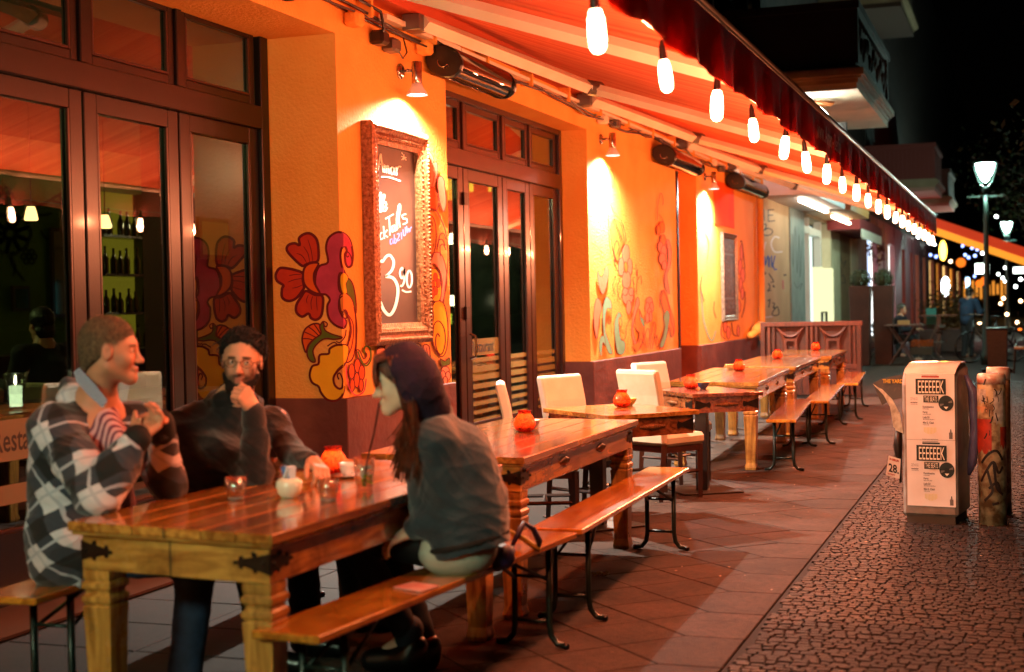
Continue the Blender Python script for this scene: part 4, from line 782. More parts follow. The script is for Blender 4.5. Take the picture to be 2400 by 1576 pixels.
for p in ([(108, 870), (140, 790), (145, 880), (175, 780), (180, 890)], [(190, 800), (185, 900)], [(210, 780), (215, 900), (245, 780)], [(215, 850), (240, 920), (265, 915)]): G(p, 13, 1)
for p in ([(290, 600), (240, 590), (205, 660), (240, 740), (320, 740)], [(100, 650), (120, 740), (150, 640)], [(130, 1410), (220, 1400)]): G(p, 16, 2)
G([(115, 1090), (118, 1280)], 20, 1); G([(345, 970), (347, 985)], 30, 0); G([(325, 1030), (330, 1120)], 18, 3)
tg2 = lambda px, py: U(1760+px/4.342, 420+py/4.342, x=.024)
for p in ([(420, 560), (430, 900), (450, 480), (470, 960), (490, 560), (500, 1000), (520, 620)], [(440, 1050), (470, 1110), (520, 1060), (500, 1130)]): stroke(mg, p, tg2, 7, 4)
tg3 = lambda px, py: U(1760+px/4.342, 420+py/4.342, x=.004)
for p in ([(905, 750), (930, 860), (970, 830), (940, 900)], [(905, 1000), (940, 980), (960, 1050), (920, 1060)], [(900, 860), (920, 960)]): stroke(mg, p, tg3, 8, 0)
obj('graffiti', mg, [mat('black_spray', '#2a1c1a', .7), mat('blue_spray', '#3a4ab0', .7), mat('white_spray', '#d8d0cc', .7), mat('pink_spray', '#c8706a', .7), mat('grey_spray', '#5a6460', .7)], nb)
# small red shop awning with pale fringe
t = thing('shop_awning', 'small red shop awning with pale fringed edge over the graffiti front', 'awning', (.5, 36, 3)); q = MB(); q.prism([(0, 33.8, 3.8), (.75, 33.8, 3.35), (.75, 33.8, 3.1), (0, 33.8, 3.1)], (0, 5.5, 0)); obj('canopy', q, mat('wine_red_canvas', '#8c3434', .8), t)
q = MB(); [q.box((.76, 34+.3*k, 2.9), (.77, 34.18+.3*k, 3.12)) for k in range(17)]; obj('fringe', q, M['chalk'], t)
t = thing('flower_basket', 'reddish hanging plant against the pale shop wall', 'plant', (.4, 41, 2.7)); q = MB(); r = random.Random(12)
for k in range(160):
    a, b_, R = r.uniform(0, 6.3), r.uniform(-1, 1), .42*r.random()**.3; s = .07
    c0 = np.array([.45+R*.6*math.cos(a)*math.sqrt(1-b_*b_), 41+R*math.sin(a)*math.sqrt(1-b_*b_), 2.85+R*b_]); d1 = np.array([r.uniform(-1, 1) for _ in range(3)])*s; d2 = np.array([r.uniform(-1, 1) for _ in range(3)])*s
    q.add([c0, c0+d1, c0+d1+d2, c0+d2], [(0, 1, 2, 3)])
tag(obj('flowers', q, mat('red_leaves', '#8a3a2a', .6, col2='#5c3020', scale=20), t), kind='stuff'); q = MB(); q.tube([(0, 41, 3.2), (.45, 41, 3.2), (.45, 41, 2.9)], .012, 6); obj('hook', q, M['iron'], t)
# dark red shop row with glowing gold strips further on
rr = thing('lit_shop_row', 'far row of dark red shop fronts with tall glowing gold and white windows', 'building', (0, 60, 0))
wine = mat('wine_red_shopfront', '#5c1c22', .5, col2='#4a161c', scale=2); gold = emis('gold_window', '#e08a30', .6); goldb = emis('bright_gold_window', '#ffc878', .8); whi = emis('white_window_glow', '#f2f8f0', 2.0); bluw = emis('bluish_window_glow', '#c8dcff', .8)
y = 42.9
pat = [(.5, whi), (1.1, bluw), (.25, whi), (1.8, None), (.5, bluw), (1.5, None), (2.3, whi), (3.0, None), (1.6, gold), (2.6, None), (1.5, gold), (1.2, None), (2.2, goldb), (2.5, None), (1.8, goldb), (3, None), (3.5, goldb), (2.5, None), (4, gold), (2, None), (5, goldb), (3, None), (6, gold), (4, None), (5, goldb), (6, None)]
for w_, m_ in pat:
    if m_ is None: obj('pier', MB().box((-.4, y, 0), (.12, y+w_, 3.9)), wine, rr)
    else:
        obj('lit_window', MB().box((-.1, y, .35), (-.06, y+w_, 3.3)), m_, rr); obj('apron', MB().box((-.4, y, 0), (.02, y+w_, .35)), wine, rr)
    y += w_
obj('lintel', MB().box((-.4, 42.9, 3.3), (.1, y, 3.95)), wine, rr); obj('wall', MB().box((-.6, 42.9, 3.95), (-.02, y+80, 17)), MATS['old_stucco'], rr)
# striped orange awning farther down the street, seen from its end
t = thing('orange_awning', 'orange and gold striped awning far down the street at the right', 'awning', (3, 50, 2.5))
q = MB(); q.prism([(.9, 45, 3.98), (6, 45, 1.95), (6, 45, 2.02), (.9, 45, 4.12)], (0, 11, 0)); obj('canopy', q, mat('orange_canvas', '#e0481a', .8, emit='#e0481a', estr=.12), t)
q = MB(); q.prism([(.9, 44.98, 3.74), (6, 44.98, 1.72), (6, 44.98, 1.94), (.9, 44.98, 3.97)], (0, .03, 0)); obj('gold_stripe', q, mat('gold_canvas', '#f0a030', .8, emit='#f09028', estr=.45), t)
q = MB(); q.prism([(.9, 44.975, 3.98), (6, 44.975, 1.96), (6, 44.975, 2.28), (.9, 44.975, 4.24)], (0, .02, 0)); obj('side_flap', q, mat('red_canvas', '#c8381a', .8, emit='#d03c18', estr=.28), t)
q = MB(); q.tube([(5.9, 45.1, 0), (5.9, 45.1, 1.9)], .04, 8); obj('post', q, M['iron'], t)
# far glowing things
def glow(nm, label, cat, px, py, Z, r, m, grp=None, sz=1.0, sx=1.0):
    c = UZ(px, py, Z); q = MB(); q.smooth = True; q.sph(tuple(c), r, 10, 8, sx, sx, sz); return tag(obj(nm, q, m, org=c), label, cat, grp)
w1e = emis('far_white_light', '#f4fff8', 7); w2e = emis('far_blue_light', '#88a0ff', 2.5); w3e = emis('far_warm_light', '#ffc890', 7); ore = emis('orange_lantern_glow', '#e0681a', .8)
r = random.Random(21)
for i, (px, py) in enumerate([(2152, 556), (2166, 562), (2178, 570), (2190, 573), (2303, 594), (2312, 602), (2340, 643), (2350, 652), (2356, 660), (2380, 672), (2392, 655), (2356, 628), (2364, 586), (2335, 508)]): glow('string_light', 'one of the small white lights far down the street', 'light', px, py, r.uniform(55, 75), .06, w1e, 'small white lights far down the street')
for i, (px, py) in enumerate([(2256, 577), (2262, 598), (2270, 604), (2285, 600), (2284, 648), (2278, 582), (2290, 586), (2181, 598), (2194, 602), (2295, 556)]): glow('string_light', 'one of the tiny bluish lights hanging far down the street', 'light', px, py, r.uniform(50, 60), .055, w2e, 'tiny bluish lights far down the street')
for px, py in [(2228, 613), (2352, 700), (2345, 712), (2392, 706), (2360, 737), (2296, 757), (2341, 781), (2316, 760), (2384, 756)]: glow('string_light', 'one of the small warm lights low down the street', 'light', px, py, r.uniform(50, 60), .06, w3e, 'small warm lights far down the street')
for k, (px, py, rad) in enumerate([(2252, 616, .14), (2295, 665, .11), (2308, 659, .13)]): glow('paper_lantern', ['orange paper lantern beside the dark red shop row', 'left of two amber lanterns beyond the lamp post', 'right of two amber lanterns beyond the lamp post'][k], 'lantern', px, py, 42, rad, ore)
c = UZ(2302, 630, 55); q = MB(); q.cbox(tuple(c), (.5, .25, .38)); tag(obj('lit_sign', q, emis('white_green_sign', '#e6fff0', 4), org=c), 'bright white box sign left of the near lamp post', 'sign')
c = UZ(2216, 672, 50); q = MB(); q.smooth = True; q.sph(tuple(c), .34, 16, 12, .42, .3, 1); tag(obj('oval_sign', q, emis('oval_sign_glow', '#eefcff', 8), org=c), 'white glowing oval sign on the far facade', 'sign')
c = UZ(2210, 588, 48); q = MB(); q.smooth = True; q.sph(tuple(c), .34, 12, 10, .35, .3, 1); tag(obj('yellow_sign', q, emis('yellow_sign_glow', '#ffc040', 5), org=c), 'yellow glowing sign above the oval sign', 'sign')
c = UZ(2268, 670, 55); q = MB(); q.cbox(tuple(c), (.14, .1, .62)); tag(obj('blue_strip_sign', q, emis('blue_strip', '#a8d8ff', 3), org=c), 'thin pale blue upright light strip on the far facade', 'sign')
c = UZ(2392, 634, 62); q = MB(); q.cbox(tuple(c), (.6, .2, .25)); tag(obj('lit_window_strip', q, emis('far_shop_strip', '#f4fff4', 2.5), org=c), 'white lit strip at the right edge far down the street', 'sign')
end = thing('far_building', 'dark apartment building closing the far end of the street', 'building', (-4, 170, 0)); obj('wall', MB().box((-20, 160, 0), (3, 166, 18)), MATS['old_stucco'], end)
q = MB(); r = random.Random(6)
for k in range(14): y_ = 162; q.box((-3+k*.42, 159.9, r.uniform(.5, 2)), (-2.8+k*.42, 159.95, r.uniform(2.5, 3.5)))
obj('lit_window', q, gold, end)
# ------------------------------------------------------------------ trees on the right, far
def tree(x, y, h, label, seed):
    t = thing('street_tree', label, 'tree', (x, y, 0), 'dark street trees along the right side'); r = random.Random(seed); q = MB(); q.smooth = True
    q.tube([(x, y, 0), (x+.05, y, 1.5), (x-.05, y+.1, 3), (x+.1, y, h*.6)], [.2, .16, .13, .06], 8)
    tips = []
    for k in range(9):
        a = r.uniform(0, 6.3); z0 = r.uniform(2.6, h*.55); e = (x+math.cos(a)*r.uniform(1.2, 2.4), y+math.sin(a)*r.uniform(1.2, 2.4), z0+r.uniform(1.2, 2.8)); q.tube([(x, y, z0), ((x+e[0])/2, (y+e[1])/2, z0+.7), e], [.07, .045, .02], 5); tips.append(e)
    obj('trunk', q, mat('bark', '#2c241c', .9, bump=.6, bscale=20), t); q = MB()
    for k in range(2600):
        e = r.choice(tips); g = [e[0]+r.gauss(0, .62), e[1]+r.gauss(0, .62), e[2]+r.gauss(0, .55)]; s = r.uniform(.05, .11); d1 = np.array([r.uniform(-1, 1) for _ in range(3)])*s; d2 = np.array([r.uniform(-1, 1) for _ in range(3)])*s; g = np.array(g)
        q.add([g, g+d1, g+d1+d2, g+d2], [(0, 1, 2, 3)])
    tag(obj('crown', q, mat('night_leaves', '#1e2a14', .6, col2='#32401e', scale=8), t), kind='stuff')
tree(5.7, 44, 9, 'dark leafy tree just right of the second street lamp', 1); tree(5.4, 66, 10, 'dark tree behind the second street lamp', 2); tree(6.2, 30.5, 9, 'dark tree at the right edge near the first lamp', 3)
# ------------------------------------------------------------------ street lamps
lampglass = emis('gas_lamp_glow', '#c8fff0', 20)
def street_lamp(x, y, label, h=4.32, e=480):
    t = thing('street_lamp', label, 'street lamp', (x, y, 0), 'old style street lamps along the kerb')
    q = MB(); q.smooth = True; q.lathe([(.14, 0), (.14, .25), (.11, .3), (.1, .9), (.075, 1.0), (.06, 1.1), (.05, 3.2), (.045, h-.62)], (x, y, 0), 14); obj('post', q, mat('dark_green_post', '#22302a', .4, .3), t)
    q = MB(); q.box((x-.38, y-.02, h-.72), (x+.38, y+.02, h-.68)); obj('crossbar', q, MATS['dark_green_post'], t)
    q = MB(); q.smooth = True; q.lathe([(.06, h-.62), (.07, h-.58), (.1, h-.56), (.05, h-.5)], (x, y, 0), 14)
    for s in (-1, 1): q.tube([(x+s*.05, y, h-.5), (x+s*.14, y, h-.38), (x+s*.215, y, h-.15), (x+s*.235, y, h-.0)], .014, 6)
    obj('bracket', q, MATS['dark_green_post'], t)
    q = MB(); q.smooth = True; q.lathe([(.02, h-.4), (.09, h-.33), (.155, h-.18), (.2, h)], (x, y, 0), 18); obj('lantern_glass', q, lampglass, t)
    q = MB(); q.smooth = True; q.lathe([(.24, h), (.26, h+.02), (.22, h+.08), (.14, h+.15), (.03, h+.18), (.001, h+.24)], (x, y, 0), 18); obj('roof', q, MATS['dark_green_post'], t)
    ld = bpy.data.lights.new('lamp_light', 'POINT'); ld.energy = e; ld.color = (.62, 1, .86); ld.shadow_soft_size = .12; lo = bpy.data.objects.new('lamp_light', ld); C.objects.link(lo); lo.parent = t; lo.location = (0, 0, h-.55)
    return t
street_lamp(3.56, 32.2, 'nearer glowing street lamp with a glass bell and crossbar, behind the bollards')
street_lamp(3.72, 58, 'second, farther street lamp with a glass bell down the street')
# ------------------------------------------------------------------ planters
boxm = mat('brown_planter', '#3a2620', .6, col2='#4a3026', scale=3, bump=.2); leafm = mat('box_leaves', '#232c14', .6, col2='#39441f', scale=30)
def planter(x, y, label, w_=.46, h=1.76):
    t = thing('planter', label, 'planter', (x, y, 0), 'tall brown planters with ball shaped shrubs'); q = MB()
    q.sqlathe([(w_/2*.8, 0), (w_/2, h), (w_/2*.93, h), (w_/2*.9, h-.08)], (x, y)); o = obj('tub', q, boxm, t, bevel=.01)
    q = MB(); q.cbox((x, y-w_/2+.0, h*.5), (.03, .03, h)); obj('corner_strip', q, mat('pale_strip', '#8a6a54', .5), t) if 0 else None
    r = random.Random(int(x*100)); q = MB()
    for k in range(900):
        a, b_, R = r.uniform(0, 6.3), r.uniform(-1, 1), .23*(r.random()**.2); s = .03; c0 = np.array([x+R*math.cos(a)*math.sqrt(1-b_*b_), y+R*math.sin(a)*math.sqrt(1-b_*b_), h+.15+R*b_]); d1 = np.array([r.uniform(-1, 1) for _ in range(3)])*s; d2 = np.array([r.uniform(-1, 1) for _ in range(3)])*s; q.add([c0, c0+d1, c0+d1+d2, c0+d2], [(0, 1, 2, 3)])
    q.sph((x, y, h+.14), .18, 10, 8); tag(obj('shrub_ball', q, leafm, t), kind='stuff')
planter(.9, 32.3, 'tall tapered brown planter with a ball shrub, left of the pair behind the fence'); planter(1.33, 33.0, 'tall tapered brown planter with a ball shrub, right of the pair behind the fence')
# ------------------------------------------------------------------ lattice fence at the end of the terrace
t = thing('wooden_fence', 'red brown wooden screen with two pierced star panels closing the terrace', 'fence', (1.25, 21.7, 0)); Y = 21.7; x0, x1 = .52, 2.02
q = MB(); q.box((x0, Y-.03, 1.07), (x1+.02, Y+.04, 1.14)); q.box((x0, Y-.025, .42), (x1, Y+.025, .5)); obj('rail', q, M['fencewood'], t, bevel=.005)
for x in (x0, x1-.07): obj('post', MB().box((x, Y-.035, 0), (x+.07, Y+.035, 1.07)), M['fencewood'], t, bevel=.005)
for x in (.63, .70, 1.2, 1.27, 1.34, 1.83, 1.9): obj('slat', MB().box((x, Y-.02, .5), (x+.035, Y+.02, 1.07)), M['fencewood'], t)
q = MB(); q.box((x0+.07, Y+.03, .42), (x1-.07, Y+.045, 1.07)); obj('added_backing', q, M['fencewood'], t)  # board added behind the openings so they look dark
for k in range(10): obj('board', MB().box((x0+.075+k*.138, Y-.018, .04), (x0+.205+k*.138, Y+.018, .42)), M['fencewood'], t)
for cx in (.97, 1.6):
    q = MB(); cz = .785; R = .2
    HW, HZ = .2, .27
    for s in range(4):
        pts = []
        for k in range(11):
            u = -1+2*k/10; v = 1-.52*(1-u*u)
            pts.append((cx+u*HW, Y, cz+v*HZ) if s == 0 else (cx+u*HW, Y, cz-v*HZ) if s == 1 else (cx+v*HW, Y, cz+u*HZ) if s == 2 else (cx-v*HW, Y, cz+u*HZ))
        q.tube(pts, .02, 4)
    q.box((cx-.1, Y-.02, cz+.06), (cx+.1, Y+.02, cz+.1)); q.box((cx-.1, Y-.02, cz-.1), (cx+.1, Y+.02, cz-.06)); q.box((cx-.1, Y-.02, cz-.06), (cx-.06, Y+.02, cz+.06)); q.box((cx+.06, Y-.02, cz-.06), (cx+.1, Y+.02, cz+.06))
    obj('star_panel', q, M['fencewood'], t)
# ------------------------------------------------------------------ distribution box with posters
BX = np.array([3.55, 9.5, 0]); an = math.atan2(-.05, .33); ex = np.array([math.cos(an), math.sin(an), 0]); ey = np.array([-ex[1], ex[0], 0]); ez = np.array([0, 0, 1.])
Bm = lambda u, v, z: BX+ex*u+ey*v+ez*z
t = thing('distribution_box', 'narrow grey street cabinet pasted with two EEEEEEK concert posters', 'street cabinet', BX)
W_, D_, Hh = .345, .42, .985
q = MB(); q.smooth = False
prof = [(0, .05), (0, Hh-.09), (.02, Hh-.03), (.07, Hh+.0), (.2, Hh+.03), (.35, Hh+.035), (.4, Hh+.015), (D_, Hh-.05), (D_, .05)]
vs = [Bm(0, v, z) for v, z in prof]+[Bm(W_, v, z) for v, z in prof]; n = len(prof); q.add(vs, [tuple(range(n)), tuple(range(2*n-1, n-1, -1))]+[(i, i+n, (i+1) % n+n, (i+1) % n) for i in range(n)])
cab = mat('pasted_cabinet', '#a49a90', .45, col2='#7a7068', scale=7, bump=.6, bscale=12); obj('cabinet', q, cab, t, bevel=.018)
q = MB(); q.add([Bm(u, v, z) for z in (0, .06) for u, v in ((.02, .015), (W_-.02, .015), (W_-.02, D_-.02), (.02, D_-.02))], [(0, 1, 2, 3), (4, 5, 6, 7), (0, 1, 5, 4), (1, 2, 6, 5), (2, 3, 7, 6), (3, 0, 4, 7)]); obj('foot', q, mat('concrete_foot', '#4a443c', .8), t)
lidp = [(.015, Hh-.02), (.07, Hh+.012), (.2, Hh+.042), (.35, Hh+.047), (.39, Hh+.03)]
q = MB(); q.smooth = True; q.add([Bm(u, v, z+.004) for v, z in lidp for u in (.01, W_*.5, W_-.01)], [(i*3+j, i*3+j+1, (i+1)*3+j+1, (i+1)*3+j) for i in range(4) for j in range(2)]); obj('lid_sheet', q, mat('glossy_white_sheet', '#d8ccc0', .16, col2='#c8b4a4', scale=6, coat=.5), t)
PG = lambda u, v, e=.0: Bm(.03+u, -.004-e, v)
def poster(z0, k):
    q = MB(); nu, nv = 6, 8; pw, ph = .305, .425; r = random.Random(k)
    vs = [PG(pw*i/nu, z0+ph*j/nv, .001+.0018*math.sin(i*2.1+k)*math.sin(j*1.3+k)+(.004 if j == 0 and k == 0 else 0)) for i in range(nu+1) for j in range(nv+1)]
    q.smooth = True; q.add(vs, [(i*(nv+1)+j, (i+1)*(nv+1)+j, (i+1)*(nv+1)+j+1, i*(nv+1)+j+1) for i in range(nu) for j in range(nv)]); po = obj('poster', q, M['paper'], t)
    m_ = MB(); E_ = .0042
    def rect(u0, v0, u1, v1, i, e=E_): m_.cur = i; m_.add([PG(u0, z0+v0, e), PG(u1, z0+v0, e), PG(u1, z0+v1, e), PG(u0, z0+v1, e)], [(0, 1, 2, 3)])
    def tx(s, sz, u, v, i, b=0, sx=.7, e=E_+.0006, al='LEFT'): m_.cur = i; vs, fs = text_mesh(s, sz, lambda a, b_: PG(u+a, z0+v+b_, e), b, sx, al); m_.add(vs, fs)
    rect(.1, .4, .21, .41, 2 if k else 0); rect(.1, .414, .2, .417, 4)
    rect(.062, .292, .252, .392, 0)
    tx('EEEEEEK', .118, .157, .300, 1, .0, .385, al='CENTER')
    rect(.11, .24, .205, .284, 0); tx('THE BEATS', .046, .157, .247, 1, .0, .36, al='CENTER')
    tx('27.4.12', .024, .028, .255, 4, .0, .65); tx('wanderbar', .014, .028, .235, 4, .0006, .75); rect(.03, .226, .075, .2275, 4)
    for i, (a, b_) in enumerate((('Kombination', 'broken beats'), ('Peggy', 'queen of the night'), ('Lady Di', 'disco soul and dancefloor'), ('Mini S. Clash', 'rock on vinyl'))): tx(a, .018, .105, .206-.034*i, 4, .0006, .75); tx(b_, .009, .105, .196-.034*i, 4, .0002, .8)
    m_.cur = 0; cu_, cv_ = .252, .236; m_.add([PG(cu_+.047*math.cos(a*PI/16), z0+cv_+.05*math.sin(a*PI/16), E_+.0003) for a in range(32)], [tuple(range(32))])
    for (a0, a1) in ((.1, .5), (PI+.1, PI+.5)): m_.cur = 4; m_.add([PG(cu_, z0+cv_, E_+.0006)]+[PG(cu_+.04*math.cos(a0+(a1-a0)*s/4), z0+cv_+.043*math.sin(a0+(a1-a0)*s/4), E_+.0006) for s in range(5)], [tuple(range(6))])
    m_.cur = 5; m_.add([PG(cu_+.016*math.cos(a*PI/8), z0+cv_+.017*math.sin(a*PI/8), E_+.0009) for a in range(16)], [tuple(range(16))])
    m_.cur = 1; m_.add([PG(cu_-.014, z0+cv_-.022, E_+.0009), PG(cu_, z0+cv_-.038, E_+.0009), PG(cu_+.014, z0+cv_-.022, E_+.0009)], [(0, 1, 2)])
    for s in range(9): rect(.112+.009*s, .052-.016*math.sin(PI*(s+.5)/9), .116+.009*s, .08, 3)
    rect(.268, .008, .29, .05, 4); rect(.274, .05, .284, .062, 4); rect(.276, .062, .282, .07, 0)
    rect(.1, .0025, .2, .005, 4)
    obj('print', m_, [M['inkgreen'], M['chalk'], M['redprint'], M['inkyellow'], M['greyprint'], M['ink']], po)
poster(.545, 1); poster(.118, 0)
# torn handbills and rolled papers on the left side
q = MB(); q.smooth = True
def sheet(mb, pts, w_, dx): mb.add([p for p in pts]+[np.array(p)+np.array(dx) for p in pts], [(i, i+1, len(pts)+i+1, len(pts)+i) for i in range(len(pts)-1)])
sheet(q, [Bm(0, .1, .96), Bm(-.06, .08, .95), Bm(-.15, .08, .93), Bm(-.2, .06, .9)], 0, (.06, -.03, -.14)); obj('torn_black_flyer', q, mat('black_flyer', '#12100c', .5, col2='#2c2414', scale=60, lo=.6, hi=.62), t)
q = MB(); vs, fs = text_mesh('THE YARD', .035, lambda a, b_: Bm(-.13+a, .06-.02, .905+b_-.2*a*0), .001, .8); q.add(vs, fs); obj('flyer_lettering', q, mat('yellow_print', '#c8a020', .6), t)
q = MB(); q.smooth = True; sheet(q, [Bm(-.2, .05, .9), Bm(-.13, .03, .84), Bm(-.08, .02, .75), Bm(-.06, .02, .62)], 0, (.05, -.02, -.03)); sheet(q, [Bm(-.185, .045, .885), Bm(-.115, .025, .82), Bm(-.065, .015, .73), Bm(-.045, .015, .60)], 0, (.05, -.02, -.02)); obj('torn_newspaper', q, mat('newsprint', '#b8a88c', .8, col2='#8c7c64', scale=30), t)
q = MB(); q.smooth = True; q.tube([Bm(-.03, .05, .62), Bm(-.035, .03, .5), Bm(-.03, .03, .4), Bm(-.02, .03, .26)], [.022, .03, .02, .008], 7); obj('cable_bundle', q, M['iron'], t)
q = MB(); q.add([Bm(-.105, -.012, .31), Bm(-.02, -.005, .285), Bm(-.01, -.005, .415), Bm(-.085, -.012, .435)], [(0, 1, 2, 3)]); q.add([Bm(-.105, -.009, .31), Bm(-.02, -.002, .285), Bm(-.01, -.002, .415), Bm(-.085, -.009, .435)], [(0, 1, 2, 3)]); o = obj('date_flyer', q, M['paper'], t)
q = MB(); q.cur = 0; vs, fs = text_mesh('28.', .075, lambda a, b_: Bm(-.087+a, -.0145+a*.08, .335+b_-a*.25), .002, .72); q.add(vs, fs); q.cur = 1; vs, fs = text_mesh('IN BERLIN', .018, lambda a, b_: Bm(-.08+a, -.0145+a*.08, .41+b_-a*.25), .001, .72); q.add(vs, fs); vs, fs = text_mesh('EINTRITT', .014, lambda a, b_: Bm(-.093+a, -.0145+a*.08, .315+b_-a*.25), .0006, .8); q.add(vs, fs); obj('date_lettering', q, [M['ink'], M['redprint']], o)
# plastic bag / cloth wedged between cabinet and post
t = thing('grey_bag', 'lilac grey plastic bag hanging between the street cabinet and the bollards', 'bag', Bm(W_+.06, .2, .4)); q = MB(); q.smooth = True; q.tube([Bm(W_+.02, .2, .95), Bm(W_+.06, .22, .85), Bm(W_+.075, .22, .6), Bm(W_+.05, .22, .38), Bm(W_+.03, .22, .3)], [.012, .03, .034, .03, .01], 8); obj('bag_body', q, mat('lilac_plastic', '#6a6488', .35, col2='#504a6a', scale=9, bump=.8, bscale=14), t)
# bollards
stick = mat('stickered_bollard', '#c8b48c', .5, col2='#7a5a3c', scale=14, bump=.6, bscale=22, lo=.42, hi=.6)
def bollard(x, y, label, r_=.086, h=.96):
    t = thing('bollard', label, 'bollard', (x, y, 0)); q = MB(); q.smooth = True
    q.lathe([(r_, 0), (r_, h-.03), (r_*.97, h-.012), (r_*.9, h), (.001, h+.002)], (x, y, 0), 26); obj('post', q, stick, t); return t
b1 = bollard(4.10, 9.55, 'front sticker covered white bollard with a red sticker and black spray tag'); b2 = bollard(4.135, 10.02, 'rear bollard with a shiny red cap just behind the front one', .075, .98)
q = MB(); q.smooth = True; q.lathe([(.0885, .90), (.0885, .935), (.086, .955), (.079, .964), (.001, .968)], (4.10, 9.55, 0), 26); obj('cap', q, mat('chipped_red_paint', '#b06850', .25, col2='#d8c4b0', scale=20, coat=.4), b1)
q = MB(); q.smooth = True; q.lathe([(.0775, .90), (.0775, .955), (.075, .975), (.069, .984), (.001, .988)], (4.135, 10.02, 0), 26); obj('cap', q, MATS['chipped_red_paint'], b2)
def cyl3(a, z, e=.0015): return (4.10+(.086+e)*math.cos(a), 9.55+(.086+e)*math.sin(a), z)
q = MB(); q.smooth = True
def patch(a0, a1, z0, z1, i, e): q.cur = i; n = 8; q.add([cyl3(a0+(a1-a0)*k/n, z0+(.02*math.sin(k*2)), e) for k in range(n+1)]+[cyl3(a0+(a1-a0)*k/n, z1, e) for k in range(n+1)], [(k, k+1, n+1+k+1, n+1+k) for k in range(n)])
patch(PI*1.02, PI*1.5, .47, .68, 0, .002); patch(PI*1.05, PI*1.38, .79, .87, 1, .0022); patch(PI*1.55, PI*1.8, .66, .86, 1, .002); patch(PI*1.7, PI*1.98, .5, .63, 0, .002); patch(PI*1.05, PI*1.4,   .73, .76, 3, .0022)
def cst(pts, w_, i):
    q.cur = i; p = cr_(pts, False, 5); L, R = [], []
    for k in range(len(p)):
        t_ = p[min(k+1, len(p)-1)]-p[max(k-1, 0)]; t_ = t_/(np.linalg.norm(t_)+1e-6); L.append(p[k]+np.array([-t_[1], t_[0]])*w_/2); R.append(p[k]-np.array([-t_[1], t_[0]])*w_/2)
    cc = lambda uv: cyl3(PI*1.5+uv[0]/.088, uv[1], .003); n = len(L); q.add([cc(a) for a in L]+[cc(a) for a in R], [(k, k+1, n+k+1, n+k) for k in range(n-1)])
for p in ([(-.07, .4), (-.02, .46), (.03, .48), (.07, .42)], [(-.075, .28), (-.03, .36), (.01, .41), (.04, .34), (.07, .38)], [(-.03, .36), (-.01, .28), (.0, .22), (-.05, .16)], [(.01, .41), (.02, .3), (.03, .24), (.07, .2)], [(-.02, .24), (.03, .28), (.05, .22)], [(.0, .14), (.04, .15)]): cst(p, .016, 2)
for k in range(22):
    rr_ = random.Random(k); cst([(rr_.uniform(-.1, .1), rr_.uniform(.5, .95)), (rr_.uniform(-.1, .1), 0)][0:1]+[(rr_.uniform(-.08, .08), rr_.uniform(.55, .9))][0:0]+[(0, 0)][0:0] or [(0, 0)], .01, 2) if 0 else None
for k in range(16):
    rr_ = random.Random(k+3); u0, v0 = rr_.uniform(-.07, .1), rr_.uniform(.55, .95); cst([(u0, v0), (u0+rr_.uniform(-.015, .015), v0-rr_.uniform(.01, .04)), (u0+rr_.uniform(-.02, .02), v0-rr_.uniform(.02, .06))], rr_.uniform(.004, .01), 2)
obj('sticker', q, [mat('red_sticker', '#b0341c', .6, col2='#8c2a18', scale=20), mat('white_sticker', '#c8c4bc', .6, col2='#98948c', scale=30), mat('black_tag', '#1c1412', .6), mat('peach_sticker', '#c89870', .6)], b1)
# ------------------------------------------------------------------ far bicycle
t = thing('bicycle', 'black bicycle leaning by the nearer street lamp post', 'bicycle', (3.25, 33.6, 0)); rub = M['black']
def wheel(cx, cy_, nm='wheel'):
    q = MB(); q.smooth = True; dx, dy = .88, .47
    q.tube([(cx+dx*.34*math.cos(a*PI/16), cy_+dy*.34*math.cos(a*PI/16), .35+.34*math.sin(a*PI/16)) for a in range(33)], .02, 6, cap=False); o = obj(nm, q, rub, t)
    q = MB(); [q.tube([(cx, cy_, .35), (cx+dx*.33*math.cos(a), cy_+dy*.33*math.cos(a), .35+.33*math.sin(a))], .003, 4) for a in [k*PI/9 for k in range(18)]]; obj('spokes', q, M['chrome'], o)
wheel(3.16, 33.3); wheel(4.08, 33.8)
P_ = lambda s, z: (3.16+s*.88, 33.3+s*.47, z)
q = MB(); q.smooth = True
for a, b_ in ((P_(0, .35), P_(.1, .95)), (P_(.08, .85), P_(.5, .4)), (P_(.1, .92), P_(.62, .9)), (P_(.5, .4), P_(.65, .98)), (P_(.5, .4), P_(1.04, .35)), (P_(.62, .85), P_(1.04, .35))): q.tube([a, b_], .018, 6)
obj('frame', q, rub, t); q = MB(); q.smooth = True; q.tube([(3.0, 33.65, 1.06), (3.22, 33.4, 1.08), (3.5, 33.2, 1.06)], .014, 6); obj('handlebar', q, M['chrome'], t)
q = MB(); q.smooth = True; q.sph(P_(.64, 1.02), .1, 10, 6, 1.3, .8, .4); obj('saddle', q, rub, t); q = MB(); q.sph(P_(1.2, .72), .045, 8, 6, 1, .6, .6); obj('rear_light', q, emis('orange_reflector', '#ff7020', 1.2), t)
